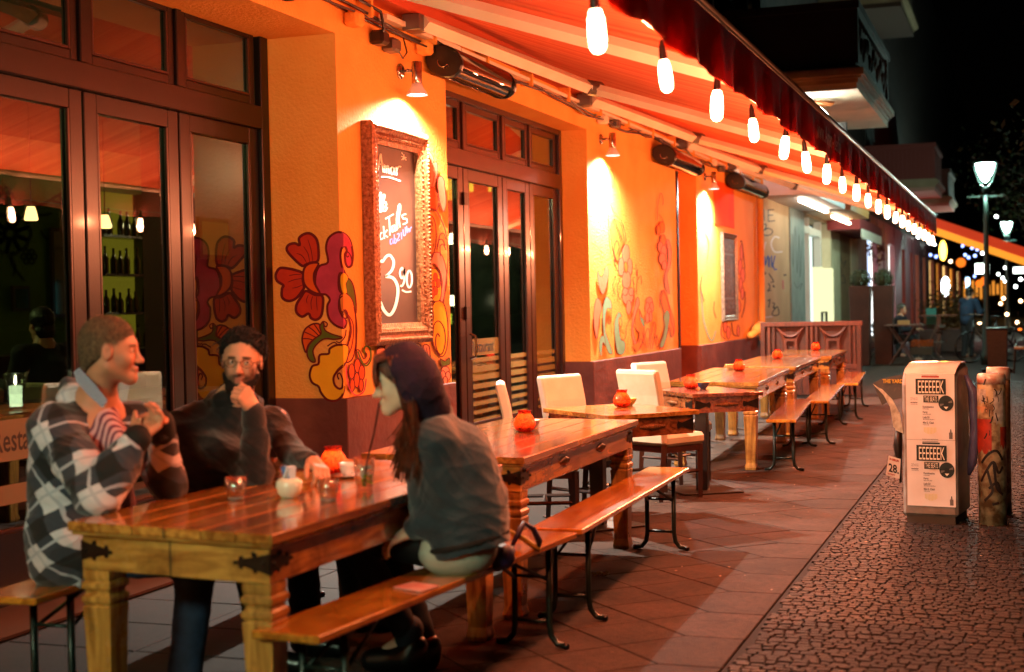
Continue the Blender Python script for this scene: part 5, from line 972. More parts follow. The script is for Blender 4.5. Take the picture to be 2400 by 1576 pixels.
# cafe table, folding chairs, flower crate
wt = mat('grey_slat_wood', '#6a5c54', .6)
t = thing('cafe_table', 'folding bistro table with crossed legs beyond the fence', 'table', (1.75, 32.6, 0)); obj('table_top', MB().box((1.4, 32.2, .86), (2.22, 33.0, .89)), wt, t)
q = MB(); q.tube([(1.5, 32.3, .86), (2.05, 32.3, 0)], .018, 6); q.tube([(2.05, 32.3, .86), (1.5, 32.3, 0)], .018, 6); q.tube([(1.5, 32.9, .86), (2.05, 32.9, 0)], .018, 6); q.tube([(2.05, 32.9, .86), (1.5, 32.9, 0)], .018, 6); obj('leg_frame', q, wt, t)
tag(obj('table_box', MB().box((1.68, 32.4, .892), (1.93, 32.6, .98)), mat('pale_yellow_box', '#b8a870', .6)), 'pale yellow box lying on the far bistro table', 'box')
def fchair(x, y, rz, label):
    t = thing('folding_chair', label, 'chair', (0, 0, 0)); q = MB()
    for s in (-.2, .2): q.tube([(s, -.18, 0), (s, .2, .88)], .014, 6); q.tube([(s, .22, 0), (s, -.2, .46)], .014, 6)
    obj('frame', q, M['grey'], t); q = MB(); [q.box((-.2, -.2+.07*k, .455), (.2, -.15+.07*k, .475)) for k in range(6)]; obj('seat', q, wt, t); q = MB(); [q.box((-.2, .15+.035*k, .66+.07*k), (.2, .165+.035*k, .71+.07*k)) for k in range(3)]; obj('backrest', q, wt, t)
    return place(t, (x, y, 0), rz)
fchair(2.35, 33.4, -1.9, 'grey folding chair right of the far bistro table'); fchair(1.0, 34.9, 1.4, 'folding chair left of the second far table')
t = thing('bistro_table', 'second dark bistro table farther along the facade', 'table', (2.2, 38, 0)); obj('table_top', MB().box((1.8, 37.6, 1.0), (2.7, 38.3, 1.03)), M['black'], t); obj('pedestal', MB().box((2.2, 37.9, 0), (2.3, 38, 1)), M['black'], t)
c = UZ(2183, 742, 37); q = MB(); q.cbox(tuple(c), (.25, .2, .42)); tag(obj('turquoise_bag', q, mat('turquoise_cloth', '#3a8a80', .7), org=c), 'turquoise cloth beside the second bistro table', 'bag')
c = np.array([2.18, 32.5, .43]); t = thing('flower_crate', 'crate of small orange flowers under the far bistro table', 'plant', c); q = MB(); q.cbox((c[0], c[1], .3), (.46, .3, .16)); obj('crate', q, mat('green_crate', '#2c4038', .6), t); q = MB(); r = random.Random(3)
for k in range(240):
    p = (c[0]+r.uniform(-.24, .24), c[1]+r.uniform(-.15, .15), .39+r.uniform(0, .14)); s = .025; q.add([p, (p[0]+s, p[1], p[2]+.01), (p[0]+s, p[1]-.01, p[2]+s), (p[0], p[1]-.01, p[2]+s)], [(0, 1, 2, 3)])
tag(obj('flowers', q, mat('orange_flowers', '#d08848', .6, col2='#8a5a2a', scale=60), t), kind='stuff')
t = thing('dry_bush', 'brown bushy hedge in front of the gold lit windows', 'plant', (2.3, 41, 0)); q = MB(); r = random.Random(4)
for k in range(2500):
    p = np.array([1.5+r.gauss(.8, .36), 41+r.gauss(0, .4), abs(r.gauss(1.1, .3))]); s = .05; d1 = np.array([r.uniform(-1, 1) for _ in range(3)])*s; d2 = np.array([r.uniform(-1, 1) for _ in range(3)])*s; q.add([p, p+d1, p+d1+d2, p+d2], [(0, 1, 2, 3)])
tag(obj('foliage', q, mat('dry_foliage', '#6a5026', .7, col2='#4a3818', scale=8), t), kind='stuff'); obj('tub', MB().box((1.6, 40.6, 0), (3.0, 41.4, .6)), boxm, t)
# dark bin right of the lamp and bench at the right edge
t = thing('waste_bin', 'dark square waste bin right of the nearer lamp post', 'bin', (3.78, 29.5, 0)); q = MB(); q.sqlathe([(.18, 0), (.2, .8), (.21, .84), (.19, .86)], (3.8, 29.6)); obj('bin_body', q, M['iron'], t, bevel=.01); q = MB(); q.sqlathe([(.28, 0), (.3, .04)], (3.8, 29.6)); obj('base', q, M['iron'], t)
t = thing('wooden_chair', 'wooden chair at the right edge beyond the waste bin', 'chair', (4.32, 29, 0)); q = MB(); q.box((4.12, 28.6, .46), (4.62, 29.1, .5)); obj('seat', q, mat('honey_wood', '#a8702c', .4), t)
for a, b_ in ((4.14, 28.65), (4.6, 28.65), (4.14, 29.05), (4.6, 29.05)): q = MB(); q.tube([(a, b_, .46), (a-.03 if a < 4.3 else a+.03, b_, 0)], .02, 6); obj('leg', q, M['iron'], t)
# parked bicycles and dark clutter far right
for k, (x, y) in enumerate(((4.5, 38), (4.9, 41))):
    t = thing('parked_bicycle', ['dark parked bicycle at the far right edge', 'second dark parked bicycle farther back at the right edge'][k], 'bicycle', (x, y, 0)); q = MB(); q.smooth = True
    for cx in (-.5, .5): q.tube([(x+cx+.33*math.cos(a*PI/10), y, .35+.33*math.sin(a*PI/10)) for a in range(21)], .02, 5, cap=False)
    obj('wheels', q, rub, t); q = MB(); q.smooth = True; q.tube([(x-.5, y, .35), (x-.3, y, .9), (x+.1, y, .35), (x+.2, y, .95), (x+.5, y, .35), (x+.1, y, .35)], .02, 6); q.tube([(x-.35, y-.25, 1.0), (x-.33, y, 1.05), (x-.35, y+.25, 1.0)], .015, 6); obj('frame', q, rub, t)
# ================================================================== furniture
def wooden_table(name, label, corner, L, W, a_near, a_side, m_top=None, legs='turned', pulls=False, h=.76, seam=None, planks=6, m_ap=None, end_iron=True, group=None, lx=0):
    """corner = near right corner of the top; a_near turns the short side, a_side the long side"""
    c = Vector((corner[0], corner[1], 0)); e1 = Vector((-math.cos(a_near), -math.sin(a_near), 0)); e2 = Vector((math.sin(a_side), math.cos(a_side), 0))
    base = c+e1*W/2+e2*L/2; t = thing(name, label, 'table', base, group)
    T = Matrix(((-e1.x, e2.x, 0, base.x), (-e1.y, e2.y, 0, base.y), (0, 0, 1, 0), (0, 0, 0, 1)))    # local x across, y along
    m_top = m_top or M['table']; m_ap = m_ap or M['tablex']
    pw = W/planks
    for k in range(planks):
        q = MB(); q.box((-W/2+k*pw+.0012, -L/2, h-.032), (-W/2+(k+1)*pw-.0012, L/2, h), T); obj('plank', q, m_top, t, bevel=.003)
    ap = .035; q = MB()
    q.box((-W/2+ap, -L/2+ap, h-.165), (W/2-ap, -L/2+ap+.025, h-.034), T); obj('apron', q, m_ap, t, bevel=.003)
    q = MB(); q.box((-W/2+ap, L/2-ap-.025, h-.165), (W/2-ap, L/2-ap, h-.034), T); obj('apron', q, m_ap, t)
    for s in (-1, 1):
        q = MB(); q.box((s*(W/2-ap), -L/2+ap+.026, h-.165), (s*(W/2-ap-.025), L/2-ap-.026, h-.034), T); obj('apron', q, m_top, t, bevel=.003)
    q = MB(); q.box((-W/2+.01, -L/2+.01, h-.046), (W/2-.01, L/2-.01, h-.033), T); obj('top_moulding', q, m_ap, t, bevel=.004)
    if legs == 'turned': prof = [(.045, .0), (.05, .02), (.042, .06), (.052, .42), (.055, .47), (.048, .475), (.057, .487), (.057, .503), (.047, .512), (.047, .523), (.057, .532), (.057, .55), (.049, .556), (.052, .57), (.052, h-.166)]
    else: prof = [(.04, 0), (.045, h-.166)]
    for sx in (-1, 1):
        for sy in (-1, 1):
            q = MB(); lc = T @ Vector((sx*(W/2-ap-.055), sy*(L/2-ap-.055), 0)); q.sqlathe(prof, (lc.x, lc.y)); obj('leg', q, M['leg'], t, bevel=.002)
    if end_iron:
        for sx in (-1, 1):
            for (o_, dv, along) in (((sx*(W/2-ap), -L/2+ap), (-sx, 0), 0), ((sx*(W/2-ap), -L/2+ap), (0, 1), 1), ((sx*(W/2-ap), L/2-ap), (0, -1), 1)):
                q = MB(); q.smooth = False; zc = h-.1
                def P(s, z, off): 
                    return T @ (Vector((o_[0]+dv[0]*s, o_[1]-off, z)) if not along else Vector((o_[0]+sx*off, o_[1]+dv[1]*s, z)))
                outl = [(0, .034), (.045, .022), (.05, .032), (.06, .032), (.064, .02), (.1, .012), (.104, .022), (.114, .02), (.124, 0)]
                up_ = [P(s, zc+v, .004) for s, v in outl]; dn = [P(s, zc-v, .004) for s, v in outl[:-1]][::-1]; n_v = P(0, 0, .0)-P(0, 0, .004)
                q.prism(up_+dn, n_v)
                for s in (.02, .06, .13):
                    pc = P(s, zc+(.03 if s == .06 else 0), .006); q.sph(tuple(pc), .007, 6, 4)
                obj('iron_strap', q, M['iron'], t)
    if pulls:
        for yy in (-.16*L, .16*L):
            q = MB(); q.smooth = True; pc = T @ Vector((W/2-ap+.003, yy, h-.095))
            for k in range(9): u = (k-4)/4; p_ = T @ Vector((W/2-ap+.004, yy+u*.075, h-.095+.0)); q.sph(tuple(p_), .02*(1-.75*abs(u))+.004, 6, 5, .5, 1, 1.1)
            obj('drawer_pull', q, mat('bronze_pull', '#5a3a24', .35, .8), t)
    if seam is not None:
        q = MB(); x_ = seam; q.box((x_, -L/2-.0015, h-.034), (x_+.005, -L/2+.02, h+.0008), T); q.box((x_, -L/2+ap-.0015, h-.166), (x_+.005, -L/2+ap+.01, h-.034), T); obj('seam', q, M['ink'], t)
    return t
t1 = wooden_table('wooden_table', 'large varnished table where three people sit, nearest table', (2.105, 3.87), 1.98, .845, math.radians(-7), math.radians(1.0), seam=-.01, planks=6)
t2 = wooden_table('wooden_table', 'varnished wooden table with turned legs and bronze drawer pulls, just behind the woman', (2.143, 6.125), 2.14, .86, math.radians(-4), math.radians(-.6), pulls=True)
t5 = wooden_table('wooden_table', 'wooden table with pale worn edges behind the dark square table', (2.158, 12.15), 2.6, .88, math.radians(-16), math.radians(-3), pulls=True, lx=1)
t6 = wooden_table('wooden_table', 'second to last wooden table, carrying a red candle jar', (2.041, 15.05), 2.7, .86, math.radians(-18), math.radians(-2), pulls=True)
t7 = wooden_table('wooden_table', 'last wooden table right in front of the wooden screen', (2.04, 18.0), 2.2, .86, math.radians(-8), math.radians(-1.5), pulls=True)
def pedestal_table(label, pts, h, mtop, group=None, iron=True, base=None):
    P = [Vector((p[0], p[1], 0)) for p in pts]; c = sum(P, Vector())/4; t = thing('pedestal_table', label, 'table', c, group)
    def inset(d): return [p+(c-p).normalized()*d for p in P]
    v1 = (P[2]-P[1]); v0 = (P[0]-P[1]); n = 5
    for k in range(n):
        a0 = P[1]+v0*k/n+v0.normalized()*.0012; a1 = P[1]+v0*(k+1)/n-v0.normalized()*.0012
        q = MB(); q.prism([a0+Vector((0, 0, h-.03)), a1+Vector((0, 0, h-.03)), a1+v1+Vector((0, 0, h-.03)), a0+v1+Vector((0, 0, h-.03))], (0, 0, .03)); obj('plank', q, mtop, t, bevel=.003)
    I = inset(.055)
    for k in range(4):
        a, b = I[k], I[(k+1) % 4]; d = (b-a).normalized(); nn = Vector((-d.y, d.x, 0))*.012; q = MB(); z = Vector((0, 0, h-.15)); q.prism([a+z+nn, b+z+nn, b+z-nn, a+z-nn], (0, 0, .118)); o = obj('apron', q, M['redwood'], t)
        if k in (1, 0):
            m = (a+b)/2; q = MB(); q.smooth = True; out = (m-c).normalized()*.016
            for j in range(11): u = (j-5)/5; p_ = m+d*u*.09+out+Vector((0, 0, h-.09)); q.sph(tuple(p_), .019*(1-.7*abs(u))+.004, 6, 5)
            obj('carved_rosette', q, mat('bronze_carving', '#7a4a28', .4, .5), t)
            for e_, s in ((a, 1), (b, -1)):
                q = MB(); w0 = Vector((0, 0, h-.09)); oo = (m-c).normalized()*.014; pts_ = [e_+d*s*u+w0+Vector((0, 0, v))+oo for u, v in ((0, .04), (.09, .012), (.12, .024), (.13, 0), (.12, -.024), (.09, -.012), (0, -.04))]; q.prism(pts_, tuple((m-c).normalized()*.004)); obj('iron_strap', q, M['iron'], t)
    bc = base or c; q = MB(); q.box((bc[0]-.045, bc[1]-.045, .01), (bc[0]+.045, bc[1]+.045, h-.03)); obj('column', q, mat('black_column', '#1a0f0b', .35), t, bevel=.003)
    ang = math.atan2(v1.y, v1.x); Tm = Matrix.Translation((bc[0], bc[1], 0)) @ Matrix.Rotation(ang, 4, 'Z'); q = MB(); q.box((-.24, -.24, .002), (.24, .24, .012), Tm); obj('base_plate', q, M['iron'], t, bevel=.002)
    return t
pedestal_table('square red brown pedestal table with a carved rosette, between the white chairs', [(1.223, 9.134), (1.857, 8.529), (2.319, 9.062), (1.6, 9.68)], .76, M['table'], base=(1.65, 8.98))
pedestal_table('darker square pedestal table behind, holding a red candle and a blue bowl', [(1.404, 11.33), (1.92, 10.639), (2.404, 10.96), (1.929, 11.70)], .76, M['redwood'], base=(1.95, 10.82))
# beer benches
def make_bench(L=2.1, W=.25, h=.46):
    t = thing('beer_bench', '', 'bench', (0, 0, 0), 'folding beer benches in front of the tables')
    q = MB(); q.box((-W/2, 0, h-.026), (W/2, L, h)); obj('seat', q, M['bench'], t, bevel=.004)
    for y, s in ((.22, 1), (L-.22, -1)):
        q = MB(); q.smooth = True
        for sx in (-1, 1):
            x = sx*(W/2-.045); q.tube([(x, y, h-.028), (x, y, .1), (x+sx*.008, y, .05), (x+sx*.035, y, .018), (x+sx*.07, y, .013)], .0135, 8)
        q.tube([(-W/2+.045, y, .11), (W/2-.045, y, .11)], .009, 6); q.tube([(-W/2+.045, y, .3), (W/2-.045, y, .3)], .008, 6)
        o = obj('leg_frame', q, M['steel'], t)
        q = MB(); q.smooth = True
        for sx in (-1, 1): q.tube([(sx*(W/2-.05), y, .29), (sx*.03, y+s*.34, h-.032)], .008, 6)
        q.tube([(-.05, y+s*.34, h-.034), (.05, y+s*.34, h-.034)], .01, 6); obj('brace', q, M['steel'], t)
        q = MB(); q.box((-W/2+.02, y-.03, h-.04), (W/2-.02, y+.03, h-.027)); obj('hinge_plate', q, M['steel'], t)
        q = MB(); [q.sph((sx*(W/2+.03), y, .012), .016, 8, 6) for sx in (-1, 1)]; obj('rubber_foot', q, M['black'], t)
    return t
bn = make_bench(); bl = []
for i, (x, y, a, L, lab) in enumerate(((2.148, 3.855, -5.0, 2.08, 'beer bench on which the woman sits, nearest of the row'), (2.325, 6.0, 1.5, 2.42, 'beer bench with a glossy orange seat beside the second wooden table'), (2.375, 11.96, 4.8, 2.62, 'third beer bench, beside the table with pale edges'), (2.35, 14.25, 3.6, 2.9, 'fourth beer bench, second from the far end'), (2.31, 17.3, 4, 2.75, 'last and smallest looking beer bench by the wooden screen'), (.9, 4.1, 3, 2.6, 'wall side beer bench under the two men, cut off by the left edge'))):
    o = bn if i == 0 else copy_tree(bn); place(o, (x, y, 0), math.radians(a), lab); o.scale = (1, L/2.1, 1); bl.append(o)
# upholstered chairs
def make_chair(m_, nm='upholstered_chair', label='', W=.43, ht=.97):
    t = thing(nm, label, 'chair', (0, 0, 0), 'upholstered chairs with dark legs')
    q = MB(); q.box((-W/2, -.21, .40), (W/2, .22, .49)); obj('seat', q, m_, t, bevel=.025)
    bk = MB(); pr = [(-.17, .42), (-.185, .6), (-.215, .8), (-.25, ht-.02), (-.262, ht), (-.3, ht), (-.312, ht-.02), (-.275, .78), (-.245, .6), (-.235, .42)]
    n = len(pr); bk.add([(-W/2+.01, y, z) for y, z in pr]+[(W/2-.01, y, z) for y, z in pr], [tuple(range(n)), tuple(range(2*n-1, n-1, -1))]+[(i, (i+1) % n, (i+1) % n+n, i+n) for i in range(n)]); obj('backrest', bk, m_, t, bevel=.014)
    for sx in (-1, 1):
        q = MB(); q.tube([(sx*(W/2-.03), .18, .4), (sx*(W/2-.035), .185, 0)], [.03, .022], 4); obj('leg', q, M['darkwood'], t)
        q = MB(); q.tube([(sx*(W/2-.03), -.2, .42), (sx*(W/2-.035), -.24, 0)], [.03, .022], 4); obj('leg', q, M['darkwood'], t)
        q = MB(); q.tube([(sx*(W/2-.033), .18, .2), (sx*(W/2-.033), -.215, .2)], .012, 4); obj('stretcher', q, M['darkwood'], t)
    q = MB(); q.tube([(-W/2+.03, -.0, .2), (W/2-.03, -.0, .2)], .012, 4); q.box((-W/2+.015, -.2, .355), (W/2-.015, .2, .398)); obj('seat_rail', q, M['darkwood'], t)
    return t
def face(d): return math.atan2(-d[0], d[1])
cw = make_chair(M['white']); cb_ = make_chair(M['beige'])
def seatp(back, d, k=.27): return (back[0]+d[0]*k, back[1]+d[1]*k, 0)
place(cw, seatp((1.12, 8.62), (.94, .34)), face((.94, .34)), 'white leather chair seen edge on, behind the second wooden table')
for lab, bk_, d in (('white leather chair with its broad back square to the camera, behind the pedestal table', (1.25, 9.45), (.9, -.43)), ('white leather chair against the pillar, rearmost of the upholstered chairs', (1.37, 11.5), (.9, -.43))): place(copy_tree(cw), seatp(bk_, d), face(d), lab)
place(cb_, seatp((1.62, 10.18), (.5, .86)), face((.5, .86)), 'beige backed chair with a peach seat, turned away, at the darker pedestal table')

# ------------------------------------------------------------------ red candle jars
redg = mat('red_mosaic_glass', '#f04020', .15, col2='#5c0804', scale=70, bump=1, bscale=80, lo=.42, hi=.5)
_n = redg.node_tree.nodes; _l = redg.node_tree.links; _t = _n.new('ShaderNodeBsdfTranslucent'); _t.inputs[0].default_value = lin('#ff3c1c'); _m = _n.new('ShaderNodeMixShader'); _m.inputs[0].default_value = .55
_l.new(_n['Principled BSDF'].outputs[0], _m.inputs[1]); _l.new(_t.outputs[0], _m.inputs[2]); _l.new(_m.outputs[0], _n['Material Output'].inputs[0]); _v = _n.new('ShaderNodeTexVoronoi'); _v.inputs['Scale'].default_value = 95; _v.feature = 'DISTANCE_TO_EDGE'; _c = _n.new('ShaderNodeTexCoord'); _r = _n.new('ShaderNodeValToRGB'); _r.color_ramp.elements[0].position = .04; _r.color_ramp.elements[0].color = lin('#2a0402'); _r.color_ramp.elements[1].position = .14; _r.color_ramp.elements[1].color = lin('#ff4c24'); _l.new(_c.outputs['Object'], _v.inputs['Vector']); _l.new(_v.outputs['Distance'], _r.inputs[0]); _l.new(_r.outputs[0], _t.inputs[0])
def make_candle():
    t = thing('candle_jar', '', 'candle holder', (0, 0, 0), 'red mosaic candle jars on the tables'); q = MB(); q.smooth = True
    q.lathe([(.03, 0), (.05, .01), (.06, .035), (.06, .055), (.048, .08), (.034, .098), (.034, .108), (.04, .118), (.035, .117), (.03, .1)], n=22); obj('jar', q, redg, t)
    q = MB(); q.smooth = True; q.lathe([(.04, .02), (.04, .04), (.001, .041)], n=16); obj('wax', q, mat('red_wax', '#e8d0b0', .5), t)
    q = MB(); q.smooth = True; q.lathe([(.001, .055), (.006, .06), (.009, .07), (.005, .085), (.001, .09)], n=8); obj('flame', q, emis('flame', '#ffb060', 110), t)
    return t
cj = make_candle(); jars = [((782, 1112), 'red candle jar on the nearest table, by the hand of the man in the sweater', 1.0), ((1230, 1012), 'red candle jar on the second wooden table', 1.0), ((1458, 955), 'red candle jar on the square pedestal table between the chairs', 1.0), ((1620, 912), 'red candle jar next to the blue bowl on the dark pedestal table', 1.0), ((1732, 870), 'red candle jar beside the pale pot on the table with worn edges', 1.0), ((1822, 842), 'small looking red candle jar on the second to last table', 1.0), ((1912, 822), 'farthest red candle jar, in front of the wooden screen', 1.0)]
for i, ((px, py), lab, s) in enumerate(jars):
    o = cj if i == 0 else copy_tree(cj); p = U(px, py, z=.76); place(o, tuple(p), i*.7, lab); o.scale = (s, s, s)
def bowl(px, py, m_, label, s=1., nm='small_bowl', z=.76):
    p = U(px, py, z=z); t = thing(nm, label, 'bowl', p); q = MB(); q.smooth = True; q.lathe([(.022*s, 0), (.024*s, .006*s), (.04*s, .02*s), (.055*s, .05*s), (.057*s, .055*s), (.052*s, .05*s), (.036*s, .022*s), (.001, .018*s)], tuple(p), 22); obj('bowl_body', q, m_, t)
    q = MB(); q.smooth = True; q.lathe([(.058*s, .053*s), (.0565*s, .06*s), (.053*s, .056*s)], tuple(p), 22); obj('rim', q, mat('gold_rim', '#c89a4a', .4), t)
blu = mat('blue_glazed', '#26324c', .2, col2='#3a4a6c', scale=30, coat=.5)
bowl(1648, 912, blu, 'small dark blue bowl with orange pattern on the dark pedestal table')
bowl(1248, 1004, mat('lilac_glazed', '#8078a0', .25, coat=.5), 'small lilac blue bowl hidden behind the second candle jar', .8)
bowl(1476, 951, mat('olive_glass', '#8c8858', .3, coat=.5), 'small pale olive bowl behind the third candle jar', .85)
bowl(1712, 868, mat('cream_pot', '#b8ac88', .3, coat=.4), 'cream coloured pot left of the fifth candle jar', 1.0)
# ------------------------------------------------------------------ things on the first table
Z1 = .7605
def tumbler(px, py, label, h=.085, r=.038, water=.05, wm=None, extra=None):
    p = U(px, py, z=Z1); t = thing('water_glass', label, 'glass', p); q = MB(); q.smooth = True
    pr = [(r*.72, 0), (r*.8, .004), (r*.84, h*.3), (r*.98, h*.42), (r, h*.5), (r*1.02, h), (r*.98, h), (r*.94, h*.5), (r*.8, h*.38), (r*.76, .012), (.001, .012)]
    q.lathe(pr, tuple(p), 20); obj('glass_body', q, M['tglass'], t)
    q = MB(); q.smooth = True
    q.lathe([(.001, .0125), (r*.74, .0128), (r*.78, h*.35), (r*.9, water), (.001, water)], tuple(p), 20); obj('water', q, wm or M['water'], t)
    q = MB(); q.smooth = True; q.lathe([(r*.74, .001), (r*.8, .006), (r*.78, .011), (.001, .011)], tuple(p), 20); obj('thick_base', q, mat('glass_base', '#d8d4cc', .08, trans=.6, spec=.8), t)
    return t, p
M['water'] = thin_glass('water', '#e8ece8', .1, .8)
tumbler(553, 1172, 'water tumbler standing alone at the left on the nearest table'); tumbler(641, 1122, 'half full tumbler beside the white egg cup'); tumbler(770, 1176, 'ice filled water tumbler right of the white sugar pot')
# white cup
p = U(662, 1112, z=Z1); t = thing('white_cup', 'small square white cup behind the sugar pot', 'cup', p); q = MB(); q.sqlathe([(.02, 0), (.026, .07), (.0235, .07), (.019, .01)], (0, 0)); q.v = [(v[0]+p[0], v[1]+p[1], v[2]+p[2]) for v in q.v]; obj('cup_body', q, mat('white_porcelain', '#e6dcd8', .15, coat=.5), t, bevel=.002)
# sugar pot
p = U(678, 1167, z=Z1); t = thing('sugar_pot', 'round white ceramic pot with sugar sachets sticking out', 'pot', p); q = MB(); q.smooth = True; q.lathe([(.026, 0), (.03, .002), (.044, .022), (.05, .042), (.047, .062), (.035, .074), (.03, .074), (.04, .06), (.043, .042), (.03, .01), (.001, .008)], tuple(p), 26); obj('pot_body', q, mat('white_glaze', '#e4ead8', .15, coat=.6), t)
for k, (a, b, m_) in enumerate(((-.012, .0, '#5a7ab8'), (.008, .008, '#e4e6ee'), (.018, -.004, '#e8e4f0'), (-.002, -.01, '#d8e8f4'))):
    q = MB(); Mr = Matrix.Translation((p[0]+a, p[1]+b, p[2]+.09)) @ Matrix.Rotation(.25*(k-1.5), 4, 'Y') @ Matrix.Rotation(.4*k, 4, 'Z'); q.box((-.011, -.003, -.03), (.011, .003, .028), Mr); obj('sachet', q, mat('sachet%s' % 'abcd'[k], m_, .5), t)
# espresso cup on saucer with a milk jug
p = U(812, 1120, z=Z1); t = thing('saucer_with_cup', 'white espresso cup tipped on a saucer beside the mojito', 'cup', p); q = MB(); q.smooth = True; q.lathe([(.03, 0), (.035, .003), (.062, .012), (.064, .015), (.035, .008), (.001, .006)], tuple(p), 26); obj('saucer', q, MATS['white_porcelain'], t)
q = MB(); q.smooth = True; q.lathe([(.016, .008), (.027, .02), (.032, .05), (.033, .062), (.030, .06), (.026, .025), (.001, .014)], (p[0]+.005, p[1], p[2]), 20); obj('cup_body', q, MATS['white_porcelain'], t)
q = MB(); q.smooth = True; q.tube([(p[0]+.03, p[1]-.01, p[2]+.05), (p[0]+.052, p[1]-.012, p[2]+.045), (p[0]+.05, p[1]-.012, p[2]+.025), (p[0]+.03, p[1]-.01, p[2]+.022)], .004, 6); obj('handle', q, MATS['white_porcelain'], t)
# mojito glass with straw
p = U(855, 1148, z=Z1); t = thing('mojito_glass', 'tall cocktail glass with mint and ice in front of the woman', 'glass', p); MOJ = p
q = MB(); q.smooth = True; h, r_ = .125, .04; q.lathe([(r_*.75, 0), (r_*.8, .004), (r_*.95, .06), (r_*1.05, h), (r_*1.0, h), (r_*.9, .06), (r_*.74, .014), (.001, .014)], tuple(p), 24); obj('glass_body', q, M['tglass'], t)
r = random.Random(5)
q = MB(); [q.cbox((p[0]+r.uniform(-.02, .02), p[1]+r.uniform(-.02, .02), p[2]+r.uniform(.055, .09)), (.016, .016, .016), None) for k in range(9)]; obj('ice_cube', q, mat('ice', '#dfe4d8', .1, alpha=.6), t, bevel=.002)
q = MB()
for k in range(26):
    c0 = np.array([p[0]+r.uniform(-.024, .024), p[1]+r.uniform(-.024, .024), p[2]+r.uniform(.022, .05)]); d1 = np.array([r.uniform(-1, 1) for _ in range(3)])*.013; d2 = np.array([r.uniform(-1, 1) for _ in range(3)])*.013; q.add([c0, c0+d1, c0+d1+d2, c0+d2], [(0, 1, 2, 3)])
obj('mint_leaves', q, mat('mint', '#4c8a1c', .5, col2='#7cb030', scale=60, emit='#4c8a1c', estr=0), t)
# phone, cloth, note on bench
p = U(712, 1098, z=Z1); t = thing('mobile_phone', 'black phone lying by the hand of the man in the sweater', 'phone', p); q = MB(); Mr = Matrix.Translation(tuple(p)) @ Matrix.Rotation(.6, 4, 'Z'); q.box((-.055, -.03, 0), (.055, .03, .012), Mr); obj('case', q, M['black'], t, bevel=.004); q = MB(); q.box((-.05, -.026, .0122), (.05, .026, .0126), Mr); obj('screen', q, mat('phone_screen', '#050505', .05), t)
cs = [U(922, 1378, z=.4625), U(968, 1366, z=.4625), U(1030, 1375, z=.4625), U(985, 1389, z=.4625)]
q = MB(); q.prism([tuple(c_) for c_ in cs], (0, 0, .004)); tag(obj('red_leaflet', q, mat('pink_leaflet', '#c86a58', .5, col2='#d8b4b0', scale=10), org=cs[0]), 'pinkish red leaflet lying on the near bench', 'leaflet')
# candle glass on the window sill inside, left
p = np.array([-.75, 5.75, .95]); t = thing('candle_glass', 'tall white candle burning in a glass behind the left window', 'candle', U(38, 960, x=-.75))
p = U(38, 962, x=-.75); q = MB(); q.smooth = True; q.lathe([(.05, 0), (.052, .004), (.04, .02), (.045, .1), (.062, .17), (.065, .2), (.06, .2), (.04, .1), (.001, .02)], tuple(p), 20); obj('glass_body', q, M['tglass'], t); q = MB(); q.smooth = True; q.lathe([(.033, .02), (.035, .13), (.001, .135)], tuple(p), 14); obj('candle', q, emis('candle_wax', '#e8ffd8', 1.8), t); q = MB(); q.smooth = True; q.lathe([(.001, .135), (.009, .15), (.004, .18), (.001, .19)], tuple(p), 8); obj('flame', q, emis('sill_flame', '#fff0d0', 22), t)
q = MB(); q.box((-1.3, 4.0, p[2]-.03), (-.6, 8.4, p[2])); tag(obj('window_table', q, M['framel'], org=(-1, 6, p[2])), 'narrow ledge table just inside the left windows', 'table')
# glowing shapes on cords seen through the doors
def inglow(px, py, x, rad, m_, label, hang=True):
    c = U(px, py, x=x); t = thing('glowing_shape', label, 'lamp', c, 'glowing shapes inside the restaurant'); q = MB(); q.smooth = True; q.lathe([(rad*.55, rad), (rad*.8, rad*.2), (rad, -rad*.8), (rad*.85, -rad)], tuple(c), 14); obj('lamp_shade', q, m_, t)
    if hang: q = MB(); q.tube([(c[0], c[1], c[2]+rad), (c[0], c[1], 3.6)], .006, 5); obj('cord', q, M['black'], t)
wg = emis('shape_glow', '#ffc080', 5); 
inglow(73, 501, -3.0, .055, wg, 'glowing shape behind the leftmost window'); inglow(246, 520, -3.4, .06, wg, 'glowing shape behind the second window')
for k, (px, py) in enumerate(((1062, 560), (1125, 566), (1195, 575), (1228, 578), (1226, 600), (1190, 655), (1228, 657), (1060, 705))): inglow(px, py, -2.6-.3*(k % 3), .07, emis('shape_white', '#fff0d0', 8), 'small white glowing shape behind the second glass door, %s' % ordi[k])
dr = thing('back_window', 'row of small yellow lit windows deep inside the restaurant', 'window', (-3, 18.5, 1.5))
for px0, px1, py0, py1 in ((1055, 1070, 735, 760), (1105, 1122, 738, 760), (1135, 1148, 738, 760), (1105, 1122, 820, 850), (1150, 1156, 815, 860), (1045, 1060, 415, 470), (1145, 1150, 430, 450), (1100, 1108, 425, 450)):
    a = U(px0, py1, y=18.5); b = U(px1, py0, y=18.5); q = MB(); q.box((a[0], 18.5, min(a[2], b[2])), (b[0], 18.52, max(a[2], b[2]))); obj('pane', q, emis('yellow_back_window', '#e8e84a', 1.6), dr)
q = MB(); a = U(1060, 760, y=18.45); b = U(1230, 700, y=18.45); q.box((a[0], 18.44, .3), (b[0], 18.5, 2.4)); obj('frame', q, mat('dark_inner_wall', '#1c2826', .2, col2='#3a4c48', scale=3), dr)
